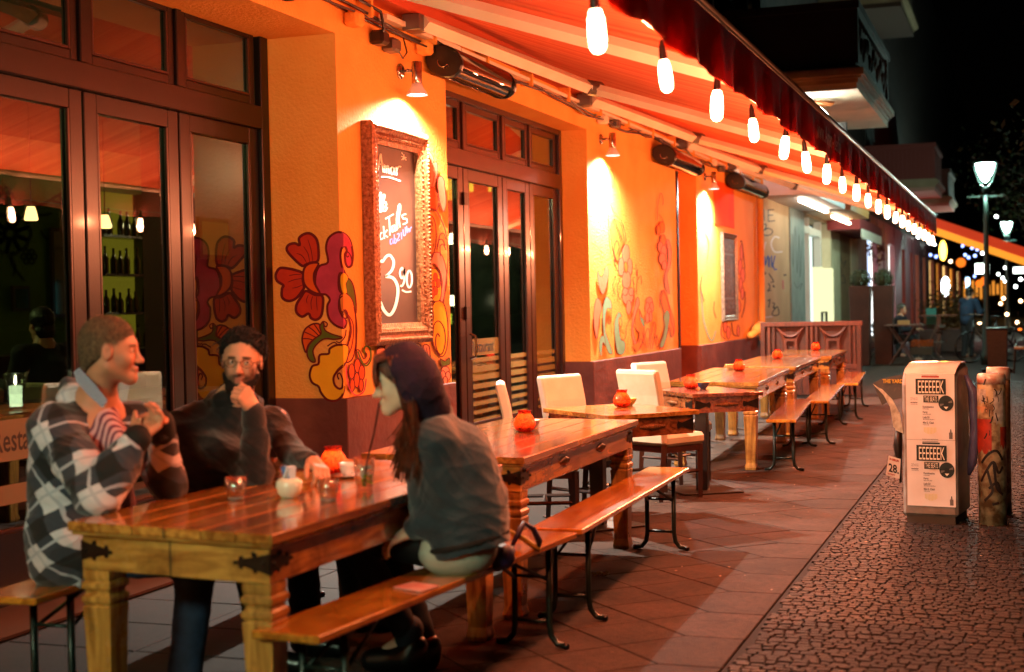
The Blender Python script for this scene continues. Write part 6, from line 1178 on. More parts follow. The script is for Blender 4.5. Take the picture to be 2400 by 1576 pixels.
# tables, chairs and shelves inside, dim
for k, (x, y) in enumerate(((-1.9, 6.2), (-2.4, 8.2), (-1.8, 12.4), (-2.6, 14.6))):
    t = thing('dining_table', 'dim dining table inside the restaurant, ' + ['behind the leftmost window', 'behind the plaid man', 'behind the folding doors', 'farthest back in the room'][k], 'table', (x, y, 0)); q = MB(); q.box((x-.4, y-.4, .72), (x+.4, y+.4, .76)); obj('table_top', q, M['darkwood'], t); q = MB(); q.box((x-.05, y-.05, 0), (x+.05, y+.05, .72)); obj('pedestal', q, M['darkwood'], t)
    for s_ in (-1, 1): place(copy_tree(cb_), (x, y+s_*.62, 0), 0 if s_ > 0 else PI, ('chair on the %s side of the dim table ' % ('far' if s_ > 0 else 'near'))+['behind the leftmost window', 'behind the plaid man', 'behind the folding doors', 'farthest back in the room'][k])
for k, (px, py, w_, h_) in enumerate(((150, 640, .5, 1.1), (48, 700, .3, .3), (500, 560, .55, .4))):
    c = U(px, py, x=-6.9 if k < 2 else -3.15); t = thing('wall_picture', ['tall framed mirror on the green inner wall', 'small dark picture low on the green inner wall', 'faint picture on the red inner wall'][k], 'picture', c); q = MB(); q.cbox(tuple(c), (.04, w_, h_)); obj('frame', q, M['darkwood'], t); q = MB(); q.cbox((c[0]+.022, c[1], c[2]), (.005, w_-.08, h_-.08)); obj('mirror', q, mat('dull_mirror', '#8a948a', .12, .9), t)
# ================================================================== people (distance fields turned into one continuous surface each)
import openvdb as vdb
V3 = lambda *a: np.array(a, float)
def unit(v): v = np.array(v, float); return v/np.linalg.norm(v)
class SDF:
    def __init__(s): s.p = []
    def cone(s, a, b, ra, rb, k=.02, op='u'): s.p.append(('c', np.array(a, float), np.array(b, float), ra, rb, k, op)); return s
    def chain(s, pts, rs, k=.02):
        for i in range(len(pts)-1): s.cone(pts[i], pts[i+1], rs[i], rs[i+1], k)
        return s
    def ell(s, c, r, R=None, k=.02, op='u'): s.p.append(('e', np.array(c, float), np.array(r, float), np.eye(3) if R is None else R, None, k, op)); return s
    def plane(s, p0, n, k=.01): s.p.append(('p', np.array(p0, float), unit(n), None, None, k, 's')); return s   # keep the side the normal points away from
    def mesh(s, h=.006, disp=None, col=None):
        lo = V3(9e9, 9e9, 9e9); hi = -lo
        for q in s.p:
            if q[6] != 'u': continue
            if q[0] == 'c': m = max(q[3], q[4]); a = np.minimum(q[1], q[2])-m; b = np.maximum(q[1], q[2])+m
            else: m = max(q[2]); a = q[1]-m; b = q[1]+m
            lo = np.minimum(lo, a); hi = np.maximum(hi, b)
        lo = lo-.03; hi = hi+.03; n = np.ceil((hi-lo)/h).astype(int)+1; D = np.full(n, .04, np.float32); ax = [lo[i]+h*np.arange(n[i]) for i in range(3)]
        for q in s.p:
            k = q[5]; pad = k+.012
            if q[0] == 'p':
                X, Y, Z = np.meshgrid(*ax, indexing='ij', sparse=True); d = (X-q[1][0])*q[2][0]+(Y-q[1][1])*q[2][1]+(Z-q[1][2])*q[2][2]; D = np.maximum(D, d.astype(np.float32)); continue
            if q[0] == 'c': m = max(q[3], q[4])+pad; a = np.minimum(q[1], q[2])-m; b = np.maximum(q[1], q[2])+m
            else: m = max(q[2])+pad; a = q[1]-m; b = q[1]+m
            i0 = np.clip(np.floor((a-lo)/h).astype(int), 0, n); i1 = np.clip(np.ceil((b-lo)/h).astype(int)+1, 0, n)
            if (i1 <= i0).any(): continue
            sl = tuple(slice(i0[i], i1[i]) for i in range(3)); X, Y, Z = np.meshgrid(*[ax[i][sl[i]].astype(np.float32) for i in range(3)], indexing='ij', sparse=True)
            if q[0] == 'c':
                ab = q[2]-q[1]; L2 = max(ab @ ab, 1e-9); x, y, z = X-q[1][0], Y-q[1][1], Z-q[1][2]
                t = np.clip((x*ab[0]+y*ab[1]+z*ab[2])/L2, 0, 1); d = np.sqrt((x-t*ab[0])**2+(y-t*ab[1])**2+(z-t*ab[2])**2)-(q[3]+(q[4]-q[3])*t)
            else:
                x, y, z = X-q[1][0], Y-q[1][1], Z-q[1][2]; R = q[3]; u = (x*R[0, 0]+y*R[1, 0]+z*R[2, 0]); v = (x*R[0, 1]+y*R[1, 1]+z*R[2, 1]); w_ = (x*R[0, 2]+y*R[1, 2]+z*R[2, 2]); r = q[2]
                k0 = np.sqrt((u/r[0])**2+(v/r[1])**2+(w_/r[2])**2); k1 = np.sqrt((u/r[0]**2)**2+(v/r[1]**2)**2+(w_/r[2]**2)**2)+1e-6; d = k0*(k0-1)/k1
            S = D[sl]
            if q[6] == 'u': hh = np.maximum(k-np.abs(S-d), 0)/k; D[sl] = np.minimum(S, d)-hh*hh*k*.25
            else: hh = np.maximum(k-np.abs(S+d), 0)/k; D[sl] = np.maximum(S, -d)+hh*hh*k*.25
        g = vdb.FloatGrid(.04); g.copyFromArray(np.ascontiguousarray(np.clip(D, -.04, .04)), tolerance=0.0); P, Q = g.convertToQuads(0.0)[:2]
        P = np.array(P, float)*h+lo; Q = np.array(Q)[:, ::-1]
        vn = np.zeros_like(P); fn = np.cross(P[Q[:, 2]]-P[Q[:, 0]], P[Q[:, 3]]-P[Q[:, 1]]); [np.add.at(vn, Q[:, i], fn) for i in range(4)]; vn /= np.linalg.norm(vn, axis=1)[:, None]+1e-9
        if (np.einsum('ij,ij->i', P[Q[:, 0]], fn)).sum() < 0: Q = Q[:, ::-1]; vn = -vn
        if disp is not None: P = P+vn*disp(P)[:, None]
        return P, Q
def skinobj(name, P, Q, m, parent, col=None):
    o0 = np.array(ORG[parent]); me = bpy.data.meshes.new(name); me.vertices.add(len(P)); me.vertices.foreach_set('co', (P-o0).astype(np.float32).ravel())
    me.loops.add(len(Q)*4); me.loops.foreach_set('vertex_index', Q.astype(np.int32).ravel()); me.polygons.add(len(Q)); me.polygons.foreach_set('loop_start', np.arange(len(Q), dtype=np.int32)*4); me.polygons.foreach_set('loop_total', np.full(len(Q), 4, np.int32))
    me.update(calc_edges=True); me.polygons.foreach_set('use_smooth', np.ones(len(Q), bool)); me.materials.append(m); me.validate()
    if col is not None: at = me.attributes.new('col', 'FLOAT_COLOR', 'POINT'); at.data.foreach_set('color', np.concatenate([col, np.ones((len(col), 1))], 1).astype(np.float32).ravel())
    o = bpy.data.objects.new(name, me); C.objects.link(o); o.parent = parent; ORG[o] = Vector(o0); return o
def folds(seed, amp, freq=28, dirs=5):
    r = np.random.RandomState(seed); W = [(unit(r.randn(3)*V3(1, 1, 1.4))*freq*r.uniform(.5, 1.6), r.uniform(0, 6), r.uniform(.4, 1)) for _ in range(dirs)]; W2 = [(r.randn(3)*9, r.uniform(0, 6)) for _ in range(3)]
    def f(P):
        wv = sum(np.sin(P @ a+b) for a, b in W2)*.9; s = 0
        for a, b, c in W: s = s+c*(1-np.abs(np.sin(P @ a+b+wv)))**2
        return (s/dirs-.22)*amp*2
    return f
skinm = bpy.data.materials.new('skin'); skinm.use_nodes = True; n = skinm.node_tree.nodes; L = skinm.node_tree.links; b = n['Principled BSDF']
at = n.new('ShaderNodeAttribute'); at.attribute_name = 'col'; L.new(at.outputs['Color'], b.inputs['Base Color']); b.inputs['Roughness'].default_value = .5; b.inputs['Subsurface Weight'].default_value = .12; b.inputs['Subsurface Radius'].default_value = (.02, .008, .004); b.inputs['Subsurface Scale'].default_value = .4; b.inputs['Specular IOR Level'].default_value = .4; _nz = n.new('ShaderNodeTexNoise'); _nz.inputs['Scale'].default_value = 220; _nz.inputs['Detail'].default_value = 4; _bp = n.new('ShaderNodeBump'); _bp.inputs['Strength'].default_value = .35; _bp.inputs['Distance'].default_value = .003; L.new(_nz.outputs['Fac'], _bp.inputs['Height']); L.new(_bp.outputs[0], b.inputs['Normal'])
def l3(h): return np.array(lin(h)[:3])
def add_head(S, hc, R, sc=1.0, fem=False, fat=1.0, nose=1.0):
    G = lambda x, y, z: hc+R @ (V3(x, y, z)*sc)
    S.ell(G(-.014, 0, .036), V3(.098, .076, .09)*sc, R, .02); S.ell(G(.02, 0, -.02), V3(.068, .061*fat, .09)*sc, R, .03)
    S.cone(G(.0, .05, -.06), G(.065, .012, -.1), .02*sc, .021*sc, .03); S.cone(G(.0, -.05, -.06), G(.065, -.012, -.1), .02*sc, .021*sc, .03)
    S.cone(G(.066, .03, .016), G(.074, 0, .02), .014*sc, .015*sc, .02); S.cone(G(.066, -.03, .016), G(.074, 0, .02), .014*sc, .015*sc, .02)
    for s in (-1, 1):
        S.ell(G(.056, s*.04, -.034), V3(.024, .02, .024)*sc, R, .025); S.ell(G(.098, s*.032, .0), V3(.02, .017, .012)*sc, R, .012, 's')
        S.ell(G(.072, s*.0315, -.0015), V3(.0145, .016, .0125)*sc, R, .004)
        S.ell(G(-.004, s*.079, -.006), V3(.02, .007, .033)*sc, R, .01); S.ell(G(.002, s*.087, -.002), V3(.011, .006, .018)*sc, R, .006, 's')
    S.cone(G(.086, 0, .006), G(.106, 0, -.036*nose), .0075*sc, .0105*sc, .014); S.ell(G(.106*1.0, 0, -.038), V3(.013, .011, .0095)*sc, R, .01)
    for s in (-1, 1): S.ell(G(.096, s*.0125, -.042), V3(.011, .007, .007)*sc, R, .006)
    S.cone(G(.084, -.018, -.066), G(.084, .018, -.066), .007*sc, .007*sc, .01); S.cone(G(.091, -.01, -.066), G(.091, .01, -.066), .0068*sc, .0068*sc, .006); S.cone(G(.088, -.01, -.078), G(.088, .01, -.078), .0076*sc, .0076*sc, .007); S.cone(G(.1, -.02, -.072), G(.1, .02, -.072), .0022*sc, .0022*sc, .005, 's')
    S.ell(G(.072, 0, -.104), V3(.02, .022, .017)*sc, R, .02)
def add_hand(S, wr, d, nrm, side, curl=(30, 40, 30), spread=.0, sc=1.0, thumb=(.55, .75, .3), tc=20):
    d = unit(d); nrm = unit(nrm-d*np.dot(nrm, d)); s = np.cross(d, nrm)*side
    S.cone(wr, wr+d*.03*sc, .024*sc, .024*sc, .02)
    for i, (ln, off) in enumerate(((.94, 1.5), (1.03, .5), (.97, -.5), (.78, -1.5))):
        base = wr+d*(.088-.004*abs(off-.5))*sc+s*off*.0195*sc; S.cone(wr+d*.02*sc+s*off*.013*sc, base, .0155*sc, .0125*sc, .012)
        dd = unit(d+s*off*spread); p = base; ca = 0
        for j, (l_, r0, r1) in enumerate(((.043, .0098, .0088), (.027, .0088, .008), (.021, .008, .0065))):
            ca = math.radians(curl[j])
            dn = dd*math.cos(ca)+nrm*math.sin(ca); nn = unit(nrm-dn*np.dot(nrm, dn)) if abs(np.dot(nrm, dn)) < .99 else -dd
            nrm_l = -dd*math.sin(ca)+nrm*math.cos(ca); q = p+dn*l_*ln*sc; S.cone(p, q, r0*sc, r1*sc, .003); p = q; dd, nrm = dn, nrm_l
        d0 = d; nrm = unit(np.cross(s*side, d)*1.0) if False else NRM0(d, s, side)
    t = unit(d*thumb[0]+s*thumb[1]+nrm*thumb[2]); p = wr+d*.018*sc+s*.022*sc
    for l_, r0, r1 in ((.042, .0155, .0125), (.033, .0115, .0102), (.026, .0102, .008)):
        q = p+t*l_*sc; S.cone(p, q, r0*sc, r1*sc, .008); p = q; t = unit(t+(d-s*.6)*math.sin(math.radians(tc))*.5+nrm*.15)
def NRM0(d, s, side): return np.cross(s*side, d)
EYE = emis if False else None
def add_eyes(parent, hc, R, sc, look, iris='#2a170c'):
    for s in (-1, 1):
        c = hc+R @ (V3(.0745, s*.0315, -.0015)*sc); q = MB(); q.smooth = True; q.sph(tuple(c), .0128*sc, 14, 10); o = obj('eye', q, mat('eye_white', '#cfc4b8', .15, coat=.6), parent)
        lk = unit(look); c2 = c+lk*.0088*sc; q = MB(); q.smooth = True; q.sph(tuple(c2), .0058*sc, 12, 8); obj('iris', q, mat('iris', iris, .1, coat=1), o)
def headcol(P, hc, R, sc, skin, beard=None, bstr=1., brow=None, lip='#a8503e', bz=-.035, mous=True, hairc=None):
    Lc = ((P-hc) @ R)/sc; x, y, z = Lc[:, 0], Lc[:, 1], Lc[:, 2]; near = (np.linalg.norm(Lc, axis=1) < .17)
    col = np.tile(l3(skin), (len(P), 1)); r = np.random.RandomState(1); nz = sum(np.sin(P @ (r.randn(3)*w)+r.uniform(0, 6)) for w in (30, 60, 110))/3; col *= (1+.07*nz)[:, None]
    def mix(m, c, a=1.0): m = (np.clip(m, 0, 1)*a*near)[:, None]; return col*(1-m)+l3(c)*m
    ss = lambda v, a, b: np.clip((v-a)/(b-a), 0, 1)
    col = mix(ss(x, .05, .1)*ss(-z, .015, .05)*ss(z, -.06, -.045)*.35+ss(np.abs(y), .07, .08)*.3, '#b85038', .6)
    if beard:
        m = ss(-z, .045, .065)*ss(.1-x, -.02, .0)+0*x; side = ss(np.abs(y), .035, .055)*ss(-z, -.005, .03)*ss(x, -.015, .005); mo = ss(-z, .05, .056)*ss(z, -.066, -.060)*ss(x, .07, .08)
        m = np.maximum(m*ss(x, -.03, .0), side); m = m*(1-ss(.0165-np.abs(y), 0, .006)*ss(-z, .058, .062)*ss(z, -.088, -.084)*ss(x, .08, .086)); m = np.maximum(m, mo*(1 if mous else 0)); col = mix(m*(.8+.2*nz), beard, bstr)
    lm = ss(x, .083, .088)*ss(.02-np.abs(y), 0, .008)*ss(-z, .059, .063)*ss(z, -.087, -.083); col = mix(lm, lip, .8)
    if brow: bm = ss(x, .055, .065)*ss(np.abs(y), .012, .016)*ss(.052-np.abs(y), 0, .006)*ss(z-(.013-.12*np.maximum(np.abs(y)-.035, 0)), 0, .003)*ss((.026-.12*np.maximum(np.abs(y)-.035, 0))-z, 0, .003); col = mix(bm, brow, .92)
    if hairc:
        v = (x-.086)*.60-(z-.062)*.80; hm_ = ss(-v, -.006, .012)*ss(z, -.1, -.07); hm_ = hm_*(1-ss(x, .012, .03)*ss(-z, -.01, .0)); ear = ss(np.abs(y), .0805, .083); col = mix(hm_*(1-ear)*(.75+.25*nz), hairc, .9)
    em = np.exp(-((np.abs(y)-.0315)**2/(.018**2)+(z-.002)**2/(.012**2)))*ss(x, .05, .07); col = mix(em, '#5a3426', .35)
    return col
def Rframe(fwd, up): f_ = unit(fwd); u_ = unit(np.array(up)-f_*np.dot(up, f_)); l_ = np.cross(u_, f_); return np.stack([f_, l_, u_], 1)
def strands(paths, r0, r1, n=5, seg=8):
    q = MB(); q.smooth = True
    for p in paths:
        c = cr_(p, False, 3); k = len(c); q.tube(c, [r0+(r1-r0)*(i/(k-1))**1.5 for i in range(k)], n)
    return q

def fuzz(P, Q, n, ln, comb, jit, seed, r0=.0016):
    r = np.random.RandomState(seed); f = r.randint(0, len(Q), n); p = P[Q[f]].mean(1); nn = np.cross(P[Q[f, 2]]-P[Q[f, 0]], P[Q[f, 3]]-P[Q[f, 1]]); nn /= np.linalg.norm(nn, axis=1)[:, None]+1e-9; q = MB()
    for a, b in zip(p, nn):
        d = unit(b*.6+comb+r.randn(3)*jit); e = a+d*ln*r.uniform(.6, 1.2); s_ = unit(np.cross(d, b+r.randn(3)*.2))*r0; q.add([a-s_, a+s_, e], [(0, 1, 2)])
    return q
# ---------------- man in the plaid jacket
def man1():
    pel = V3(.93, 4.62, .56); base = (pel[0], pel[1], 0); t = thing('person', 'man with short hair in a black and white plaid jacket, in profile at the left', 'person', base)
    hc = UZ(260, 822, 5.25); R = Rframe(CR*.985+CF*.12, (0, 0, 1)); sc = 1.0
    nb = UZ(222, 955, 5.32); rs, ls = UZ(128, 1000, 5.2), UZ(312, 985, 5.42); re, rw = UZ(232, 1160, 4.98), UZ(322, 1028, 5.0); le, lw = UZ(392, 1130, 5.35), UZ(376, 992, 5.18)
    ch = UZ(215, 1090, 5.3); rk, lk = V3(1.36, 4.62, .53), V3(1.36, 4.98, .53); ra, la = V3(1.34, 4.55, .09), V3(1.42, 5.0, .09)
    S = SDF(); add_head(S, hc, R, sc); S.chain([hc+R @ V3(-.025, 0, -.06), nb], [.056, .066], .03)
    S.chain([nb, ch, pel], [.08, .12, .13], .06); S.chain([rs, re, rw], [.05, .04, .027], .03); S.chain([ls, le, lw], [.05, .04, .027], .03); S.cone(rs, ls, .06, .06, .05)
    hips = (pel+V3(0, -.09, -.01), pel+V3(0, .09, -.01))
    for h_, k_, a_ in ((hips[0], rk, ra), (hips[1], lk, la)): S.chain([h_, k_, a_], [.08, .055, .04], .04); S.chain([a_, a_+V3(.1, .02, -.04)], [.045, .03], .03)
    add_hand(S, rw, unit(UZ(362, 995, 5.05)-rw), CU*.2-CF*.3-CR*.2+V3(0, 0, .2), -1, (40, 50, 35), .1); add_hand(S, lw, unit(UZ(335, 975, 5.1)-lw), -CU*.5-CF*.3, 1, (35, 45, 35), .12)
    P, Q = S.mesh(.0045); col = headcol(P, hc, R, sc, '#c88a6c', beard='#6a4430', bstr=.45, brow='#4a3020', hairc='#54402e'); skinobj('body', P, Q, skinm, t, col); add_eyes(t, hc, R, sc, CR+CF*.1)
    # short hair: thin shell with a noisy surface
    S = SDF(); G = lambda x, y, z: hc+R @ V3(x, y, z); S.ell(G(-.014, 0, .038), V3(.1, .0772, .092), R, .02); S.ell(G(-.05, 0, -.02), V3(.061, .064, .07), R, .02); S.plane(G(.086, 0, .062), R @ V3(.60, 0, -.80)); S.plane(G(-.05, 0, -.085), R @ V3(0, 0, -1))
    S.ell(G(.02, .08, -.03), V3(.04, .03, .055), R, .01, 's'); S.ell(G(.02, -.08, -.03), V3(.04, .03, .055), R, .01, 's'); S.ell(G(.12, 0, -.0), V3(.05, .09, .055), R, .01, 's')
    P, Q = S.mesh(.004, disp=folds(3, .003, 200, 6)); shm = mat('short_brown_hair', '#5a4432', .7, col2='#927454', scale=90, bump=.8, bscale=300, lo=.35, hi=.7); hb = skinobj('hair', P, Q, shm, t); tag(obj('hair_strands', fuzz(P, Q, 9000, .010, -R[:, 0]*.5-R[:, 2]*.4, .35, 4), shm, hb), kind='stuff')
    # shirt with collar
    S = SDF(); S.chain([nb+V3(0, 0, -.02), ch+CR*.02-CF*.02], [.085, .125], .04); S.chain([ch, pel+V3(.02, 0, .05)], [.13, .135], .05); S.cone(nb+CR*.02-CF*.02+V3(0, 0, .0), UZ(285, 1060, 5.22), .045, .06, .03)
    P, Q = S.mesh(.006, disp=folds(8, .006, 40))
    shirtm = mat('striped_shirt', '#8a5a66', .8)
    def stripe(m, c1, c2, sc_, ax=(1, 0, 0)):
        n = m.node_tree.nodes; L = m.node_tree.links; b = n['Principled BSDF']; w_ = n.new('ShaderNodeTexWave'); w_.inputs['Scale'].default_value = sc_; w_.inputs['Distortion'].default_value = 1.5; w_.inputs['Detail'].default_value = 1; mp = n.new('ShaderNodeMapping'); mp.inputs['Rotation'].default_value = ax
        tc = n.new('ShaderNodeTexCoord'); L.new(tc.outputs['Object'], mp.inputs[0]); L.new(mp.outputs[0], w_.inputs['Vector']); cr = n.new('ShaderNodeValToRGB'); cr.color_ramp.elements[0].color = lin(c1); cr.color_ramp.elements[1].color = lin(c2); cr.color_ramp.elements[0].position = .45; cr.color_ramp.elements[1].position = .55; L.new(w_.outputs[0], cr.inputs[0]); L.new(cr.outputs[0], b.inputs['Base Color'])
    stripe(shirtm, '#6a3a4e', '#c89aa0', 22, (0, .3, .6)); skinobj('shirt', P, Q, shirtm, t)
    cm = mat('blue_striped_collar', '#c8ccd8', .8); stripe(cm, '#5a628c', '#b8bccc', 70, (.3, 0, .9))
    q = MB(); q.smooth = True
    for off in (0, .004): q.add([UZ(172, 872, 5.3-off), UZ(186, 862, 5.22-off), UZ(222, 900, 5.17-off), UZ(252, 938, 5.14-off), UZ(241, 957, 5.12-off), UZ(205, 925, 5.16-off), UZ(180, 897, 5.2-off)], [(0, 1, 2, 3, 4, 5, 6)])
    obj('collar', q, cm, t)
    # plaid jacket
    S = SDF(); back = ch-CR*.045+CF*.02
    S.chain([nb-CR*.035+CF*.02+V3(0, 0, -.01), back, pel+V3(-.02, 0, .02)], [.085, .152, .165], .05); S.cone(rs, ls, .072, .068, .05); S.cone(rs+V3(0, 0, -.02), UZ(150, 1250, 5.3), .09, .13, .06); S.cone(UZ(150, 1250, 5.25), UZ(150, 1310, 5.3), .13, .13, .04)
    S.chain([rs, (rs+re)/2, re, (re+rw)/2, rw+(re-rw)*.12], [.078, .082, .08, .072, .052], .03); S.chain([ls, le, lw+(le-lw)*.1], [.075, .07, .05], .03)
    S.chain([UZ(160, 905, 5.38), UZ(195, 915, 5.42), UZ(165, 930, 5.3)], [.035, .04, .05], .03); S.cone(nb+CR*.085-CF*.09+V3(0, 0, -.0), UZ(310, 1200, 5.05), .045, .052, .015, 's')
    P, Q = S.mesh(.006, disp=folds(11, .014, 30, 7))
    jm = bpy.data.materials.new('plaid_flannel'); jm.use_nodes = True; n = jm.node_tree.nodes; L = jm.node_tree.links; b = n['Principled BSDF']; b.inputs['Roughness'].default_value = .85; b.inputs['Sheen Weight'].default_value = .3
    tc = n.new('ShaderNodeTexCoord'); mp = n.new('ShaderNodeMapping'); mp.inputs['Rotation'].default_value = (.25, .5, .35); L.new(tc.outputs['Object'], mp.inputs[0]); sp = n.new('ShaderNodeSeparateXYZ'); 
    nz = n.new('ShaderNodeTexNoise'); nz.inputs['Scale'].default_value = 3; ad = n.new('ShaderNodeMixRGB'); ad.inputs[0].default_value = .06; L.new(tc.outputs['Object'], nz.inputs['Vector']); L.new(mp.outputs[0], ad.inputs[1]); L.new(nz.outputs['Color'], ad.inputs[2]); L.new(ad.outputs[0], sp.inputs[0])
    def mth(op, a, v=None):
        m_ = n.new('ShaderNodeMath'); m_.operation = op
        for i, q_ in enumerate((a, v)):
            if q_ is None: continue
            if isinstance(q_, (int, float)): m_.inputs[i].default_value = q_
            else: L.new(q_, m_.inputs[i])
        return m_.outputs[0]
    def band(s, period, duty, ph=0.0): return mth('LESS_THAN', mth('FRACT', mth('ADD', mth('MULTIPLY', s, 1/period), 50.0+ph)), duty)
    bx_, bz_ = band(sp.outputs[0], .14, .47), band(sp.outputs[2], .155, .47); by_ = band(sp.outputs[1], .19, .5)
    lw1, lw2 = band(sp.outputs[0], .14, .07, .22), band(sp.outputs[2], .155, .06, .22)
    sm = mth('MULTIPLY', mth('ADD', bx_, bz_), .5); cr = n.new('ShaderNodeValToRGB'); cr.color_ramp.interpolation = 'CONSTANT'; e = cr.color_ramp.elements; e[0].position = 0; e[0].color = lin("#d2ccd6"); e[1].position = .25; e[1].color = lin('#343844'); e2 = cr.color_ramp.elements.new(.75); e2.color = lin('#0c0c10')
    L.new(sm, cr.inputs[0]); mx = n.new('ShaderNodeMixRGB'); mx.inputs[2].default_value = lin('#b4b4c2'); L.new(mth('MAXIMUM', lw1, lw2), mx.inputs[0]); L.new(cr.outputs[0], mx.inputs[1]); L.new(mx.outputs[0], b.inputs['Base Color'])
    skinobj('jacket', P, Q, jm, t)
    for w_, e_ in ((rw, re), (lw, le)):
        S = SDF(); d_ = unit(e_-w_); S.cone(w_+d_*.0, w_+d_*.045, .05, .053, .01); P, Q = S.mesh(.006); skinobj('cuff', P, Q, mat('black_cuff', '#08080a', .8), t)
    S = SDF()
    for h_, k_, a_ in ((hips[0], rk, ra), (hips[1], lk, la)): S.chain([h_, k_, a_+V3(0, 0, .03)], [.1, .075, .065], .04)
    S.cone(hips[0], hips[1], .12, .12, .04); P, Q = S.mesh(.008, disp=folds(5, .008)); skinobj('trousers', P, Q, mat('blue_jeans', '#1c2a44', .8, col2='#2a3a58', scale=20), t)
    for a_ in (ra, la): S = SDF(); S.chain([a_+V3(-.02, 0, -.03), a_+V3(.14, .02, -.05)], [.055, .042], .03); P, Q = S.mesh(.008); skinobj('shoe', P, Q, M['black'], t)
man1()
# ---------------- man with glasses and beard
def man2():
    pel = V3(.93, 5.5, .56); t = thing('person', 'bearded man with glasses in a dark sweater, chin resting on his fist', 'person', (pel[0], pel[1], 0))
    hc = UZ(567, 846, 5.8); R = Rframe(-CF+CR*.05+V3(0, 0, -.06), CU+CR*.04); sc = .97
    nb = UZ(548, 950, 5.95); rs, ls = UZ(442, 1000, 5.98), UZ(640, 990, 6.08); re = UZ(602, 1112, 5.72); rw = UZ(594, 962, 5.66)
    le = UZ(684, 1062, 5.9); lw = UZ(732, 1082, 5.72); ch = UZ(510, 1080, 6.0)
    rk, lk = V3(1.4, 5.35, .53), V3(1.4, 5.75, .53); ra, la = V3(1.45, 5.3, .09), V3(1.45, 5.8, .09); hips = (pel+V3(0, -.09, -.01), pel+V3(0, .09, -.01))
    S = SDF(); add_head(S, hc, R, sc, fat=.95); S.chain([hc+R @ V3(-.03, 0, -.07), nb], [.056, .066], .03); S.chain([nb, ch, pel], [.08, .12, .13], .06)
    S.chain([rs, re, rw], [.05, .042, .028], .03); S.chain([ls, le, lw], [.05, .042, .028], .03); S.cone(rs, ls, .06, .06, .05)
    for h_, k_, a_ in ((hips[0], rk, ra), (hips[1], lk, la)): S.chain([h_, k_, a_], [.08, .055, .04], .04); S.chain([a_, a_+V3(.1, .02, -.04)], [.045, .03], .03)
    add_hand(S, rw, unit(UZ(566, 915, 5.62)-rw), -CR*.55+CF*.55+V3(0, 0, -.2), -1, (72, 80, 50), .02, 1.0, thumb=(.75, .35, .4)); add_hand(S, lw, unit(UZ(762, 1110, 5.62)-lw), V3(0, 0, -1)-CR*.3, -1, (35, 45, 30), .06, thumb=(.8, .5, .3))
    P, Q = S.mesh(.0042); col = headcol(P, hc, R, sc, '#d0987a', beard='#120c0a', bstr=.97, brow='#0e0a08', lip='#9c5448'); skinobj('body', P, Q, skinm, t, col); add_eyes(t, hc, R, sc, -CF+CR*.35+V3(0, 0, .12), '#1a0e08')
    G = lambda x, y, z: hc+R @ (V3(x, y, z)*sc)
    # beard volume
    S = SDF(); S.cone(G(.0, .055, -.055), G(.07, .02, -.112), .022, .024, .03); S.cone(G(.0, -.055, -.055), G(.07, -.02, -.112), .022, .024, .03); S.cone(G(.07, .02, -.112), G(.07, -.02, -.112), .026, .026, .02); S.plane(G(0, 0, -.052), R @ V3(0, 0, 1)); P, Q = S.mesh(.004, disp=folds(2, .006, 160, 6)); hm = mat('black_hair', '#080504', .7, col2='#140d0a', scale=120, bump=1, bscale=240); bo_ = skinobj('beard', P, Q, hm, t); tag(obj('hair_strands', fuzz(P, Q, 3500, .012, -R[:, 2]*.6+R[:, 0]*.2, .4, 5), hm, bo_), kind='stuff')
    # hair
    S = SDF(); S.ell(G(-.012, 0, .042), V3(.104, .086, .098), R, .02); S.ell(G(-.045, 0, -.03), V3(.07, .088, .09), R, .03); S.plane(G(.074, 0, .082), R @ V3(.62, 0, -.78)); S.ell(G(.1, 0, -.01), V3(.09, .068, .09), R, .02, 's'); P, Q = S.mesh(.0045, disp=folds(6, .014, 90, 6)); skinobj('hair', P, Q, hm, t)
    r = random.Random(11); paths = []
    for k in range(420):
        a = r.uniform(0, 2*PI); e_ = r.uniform(-.1, 1.3); d_ = V3(math.cos(a)*math.cos(e_), math.sin(a)*math.cos(e_), math.sin(e_))
        if d_[0] > .35 and d_[2] < .8: continue
        p0 = V3(-.02, 0, .045)+d_*V3(.108, .087, .095); fl = V3(r.gauss(0, .012), r.gauss(0, .012), -.01-.02*r.random()) + d_*.008; paths.append([G(*p0), G(*(p0+fl*.5+d_*.006)), G(*(p0+fl*1.0)), G(*(p0+fl*1.3-d_*.006))])
    obj('hair_strands', strands(paths, .0035, .001, 4), hm, t); tag(obj('hair_tips', fuzz(P, Q, 5000, .013, V3(0, 0, -.1), .6, 8, .002), hm, t), kind='stuff')
    # glasses
    q = MB(); q.smooth = True
    for s in (-1, 1):
        c = G(.104, s*.033, -.004); pts = [c+R @ (V3(-.006*abs(math.cos(a)), .0265*math.cos(a)*(1), .0155*math.sin(a)*(1-.15*math.cos(2*a))))*sc for a in [k*PI/10 for k in range(21)]]; q.tube(pts, .0013, 5); q.tube([G(.1, s*.06, .002), G(.07, s*.078, .003), G(-.0, s*.083, .0)], .0014, 5)
    q.tube([G(.105, .0075, .0), G(.109, 0, .003), G(.105, -.0075, .0)], .0014, 5); obj('glasses', q, mat('thin_dark_frame', '#181210', .2, .6), t)
    q = MB()
    for s in (-1, 1): c = V3(.103, s*.033, -.004); q.add([G(*(c+V3(0, .025*math.cos(a), .0145*math.sin(a)))) for a in [k*PI/8 for k in range(16)]], [tuple(range(16))])
    obj('lens', q, thin_glass('lens_glass', '#f4f4f0', .08, .8), t)
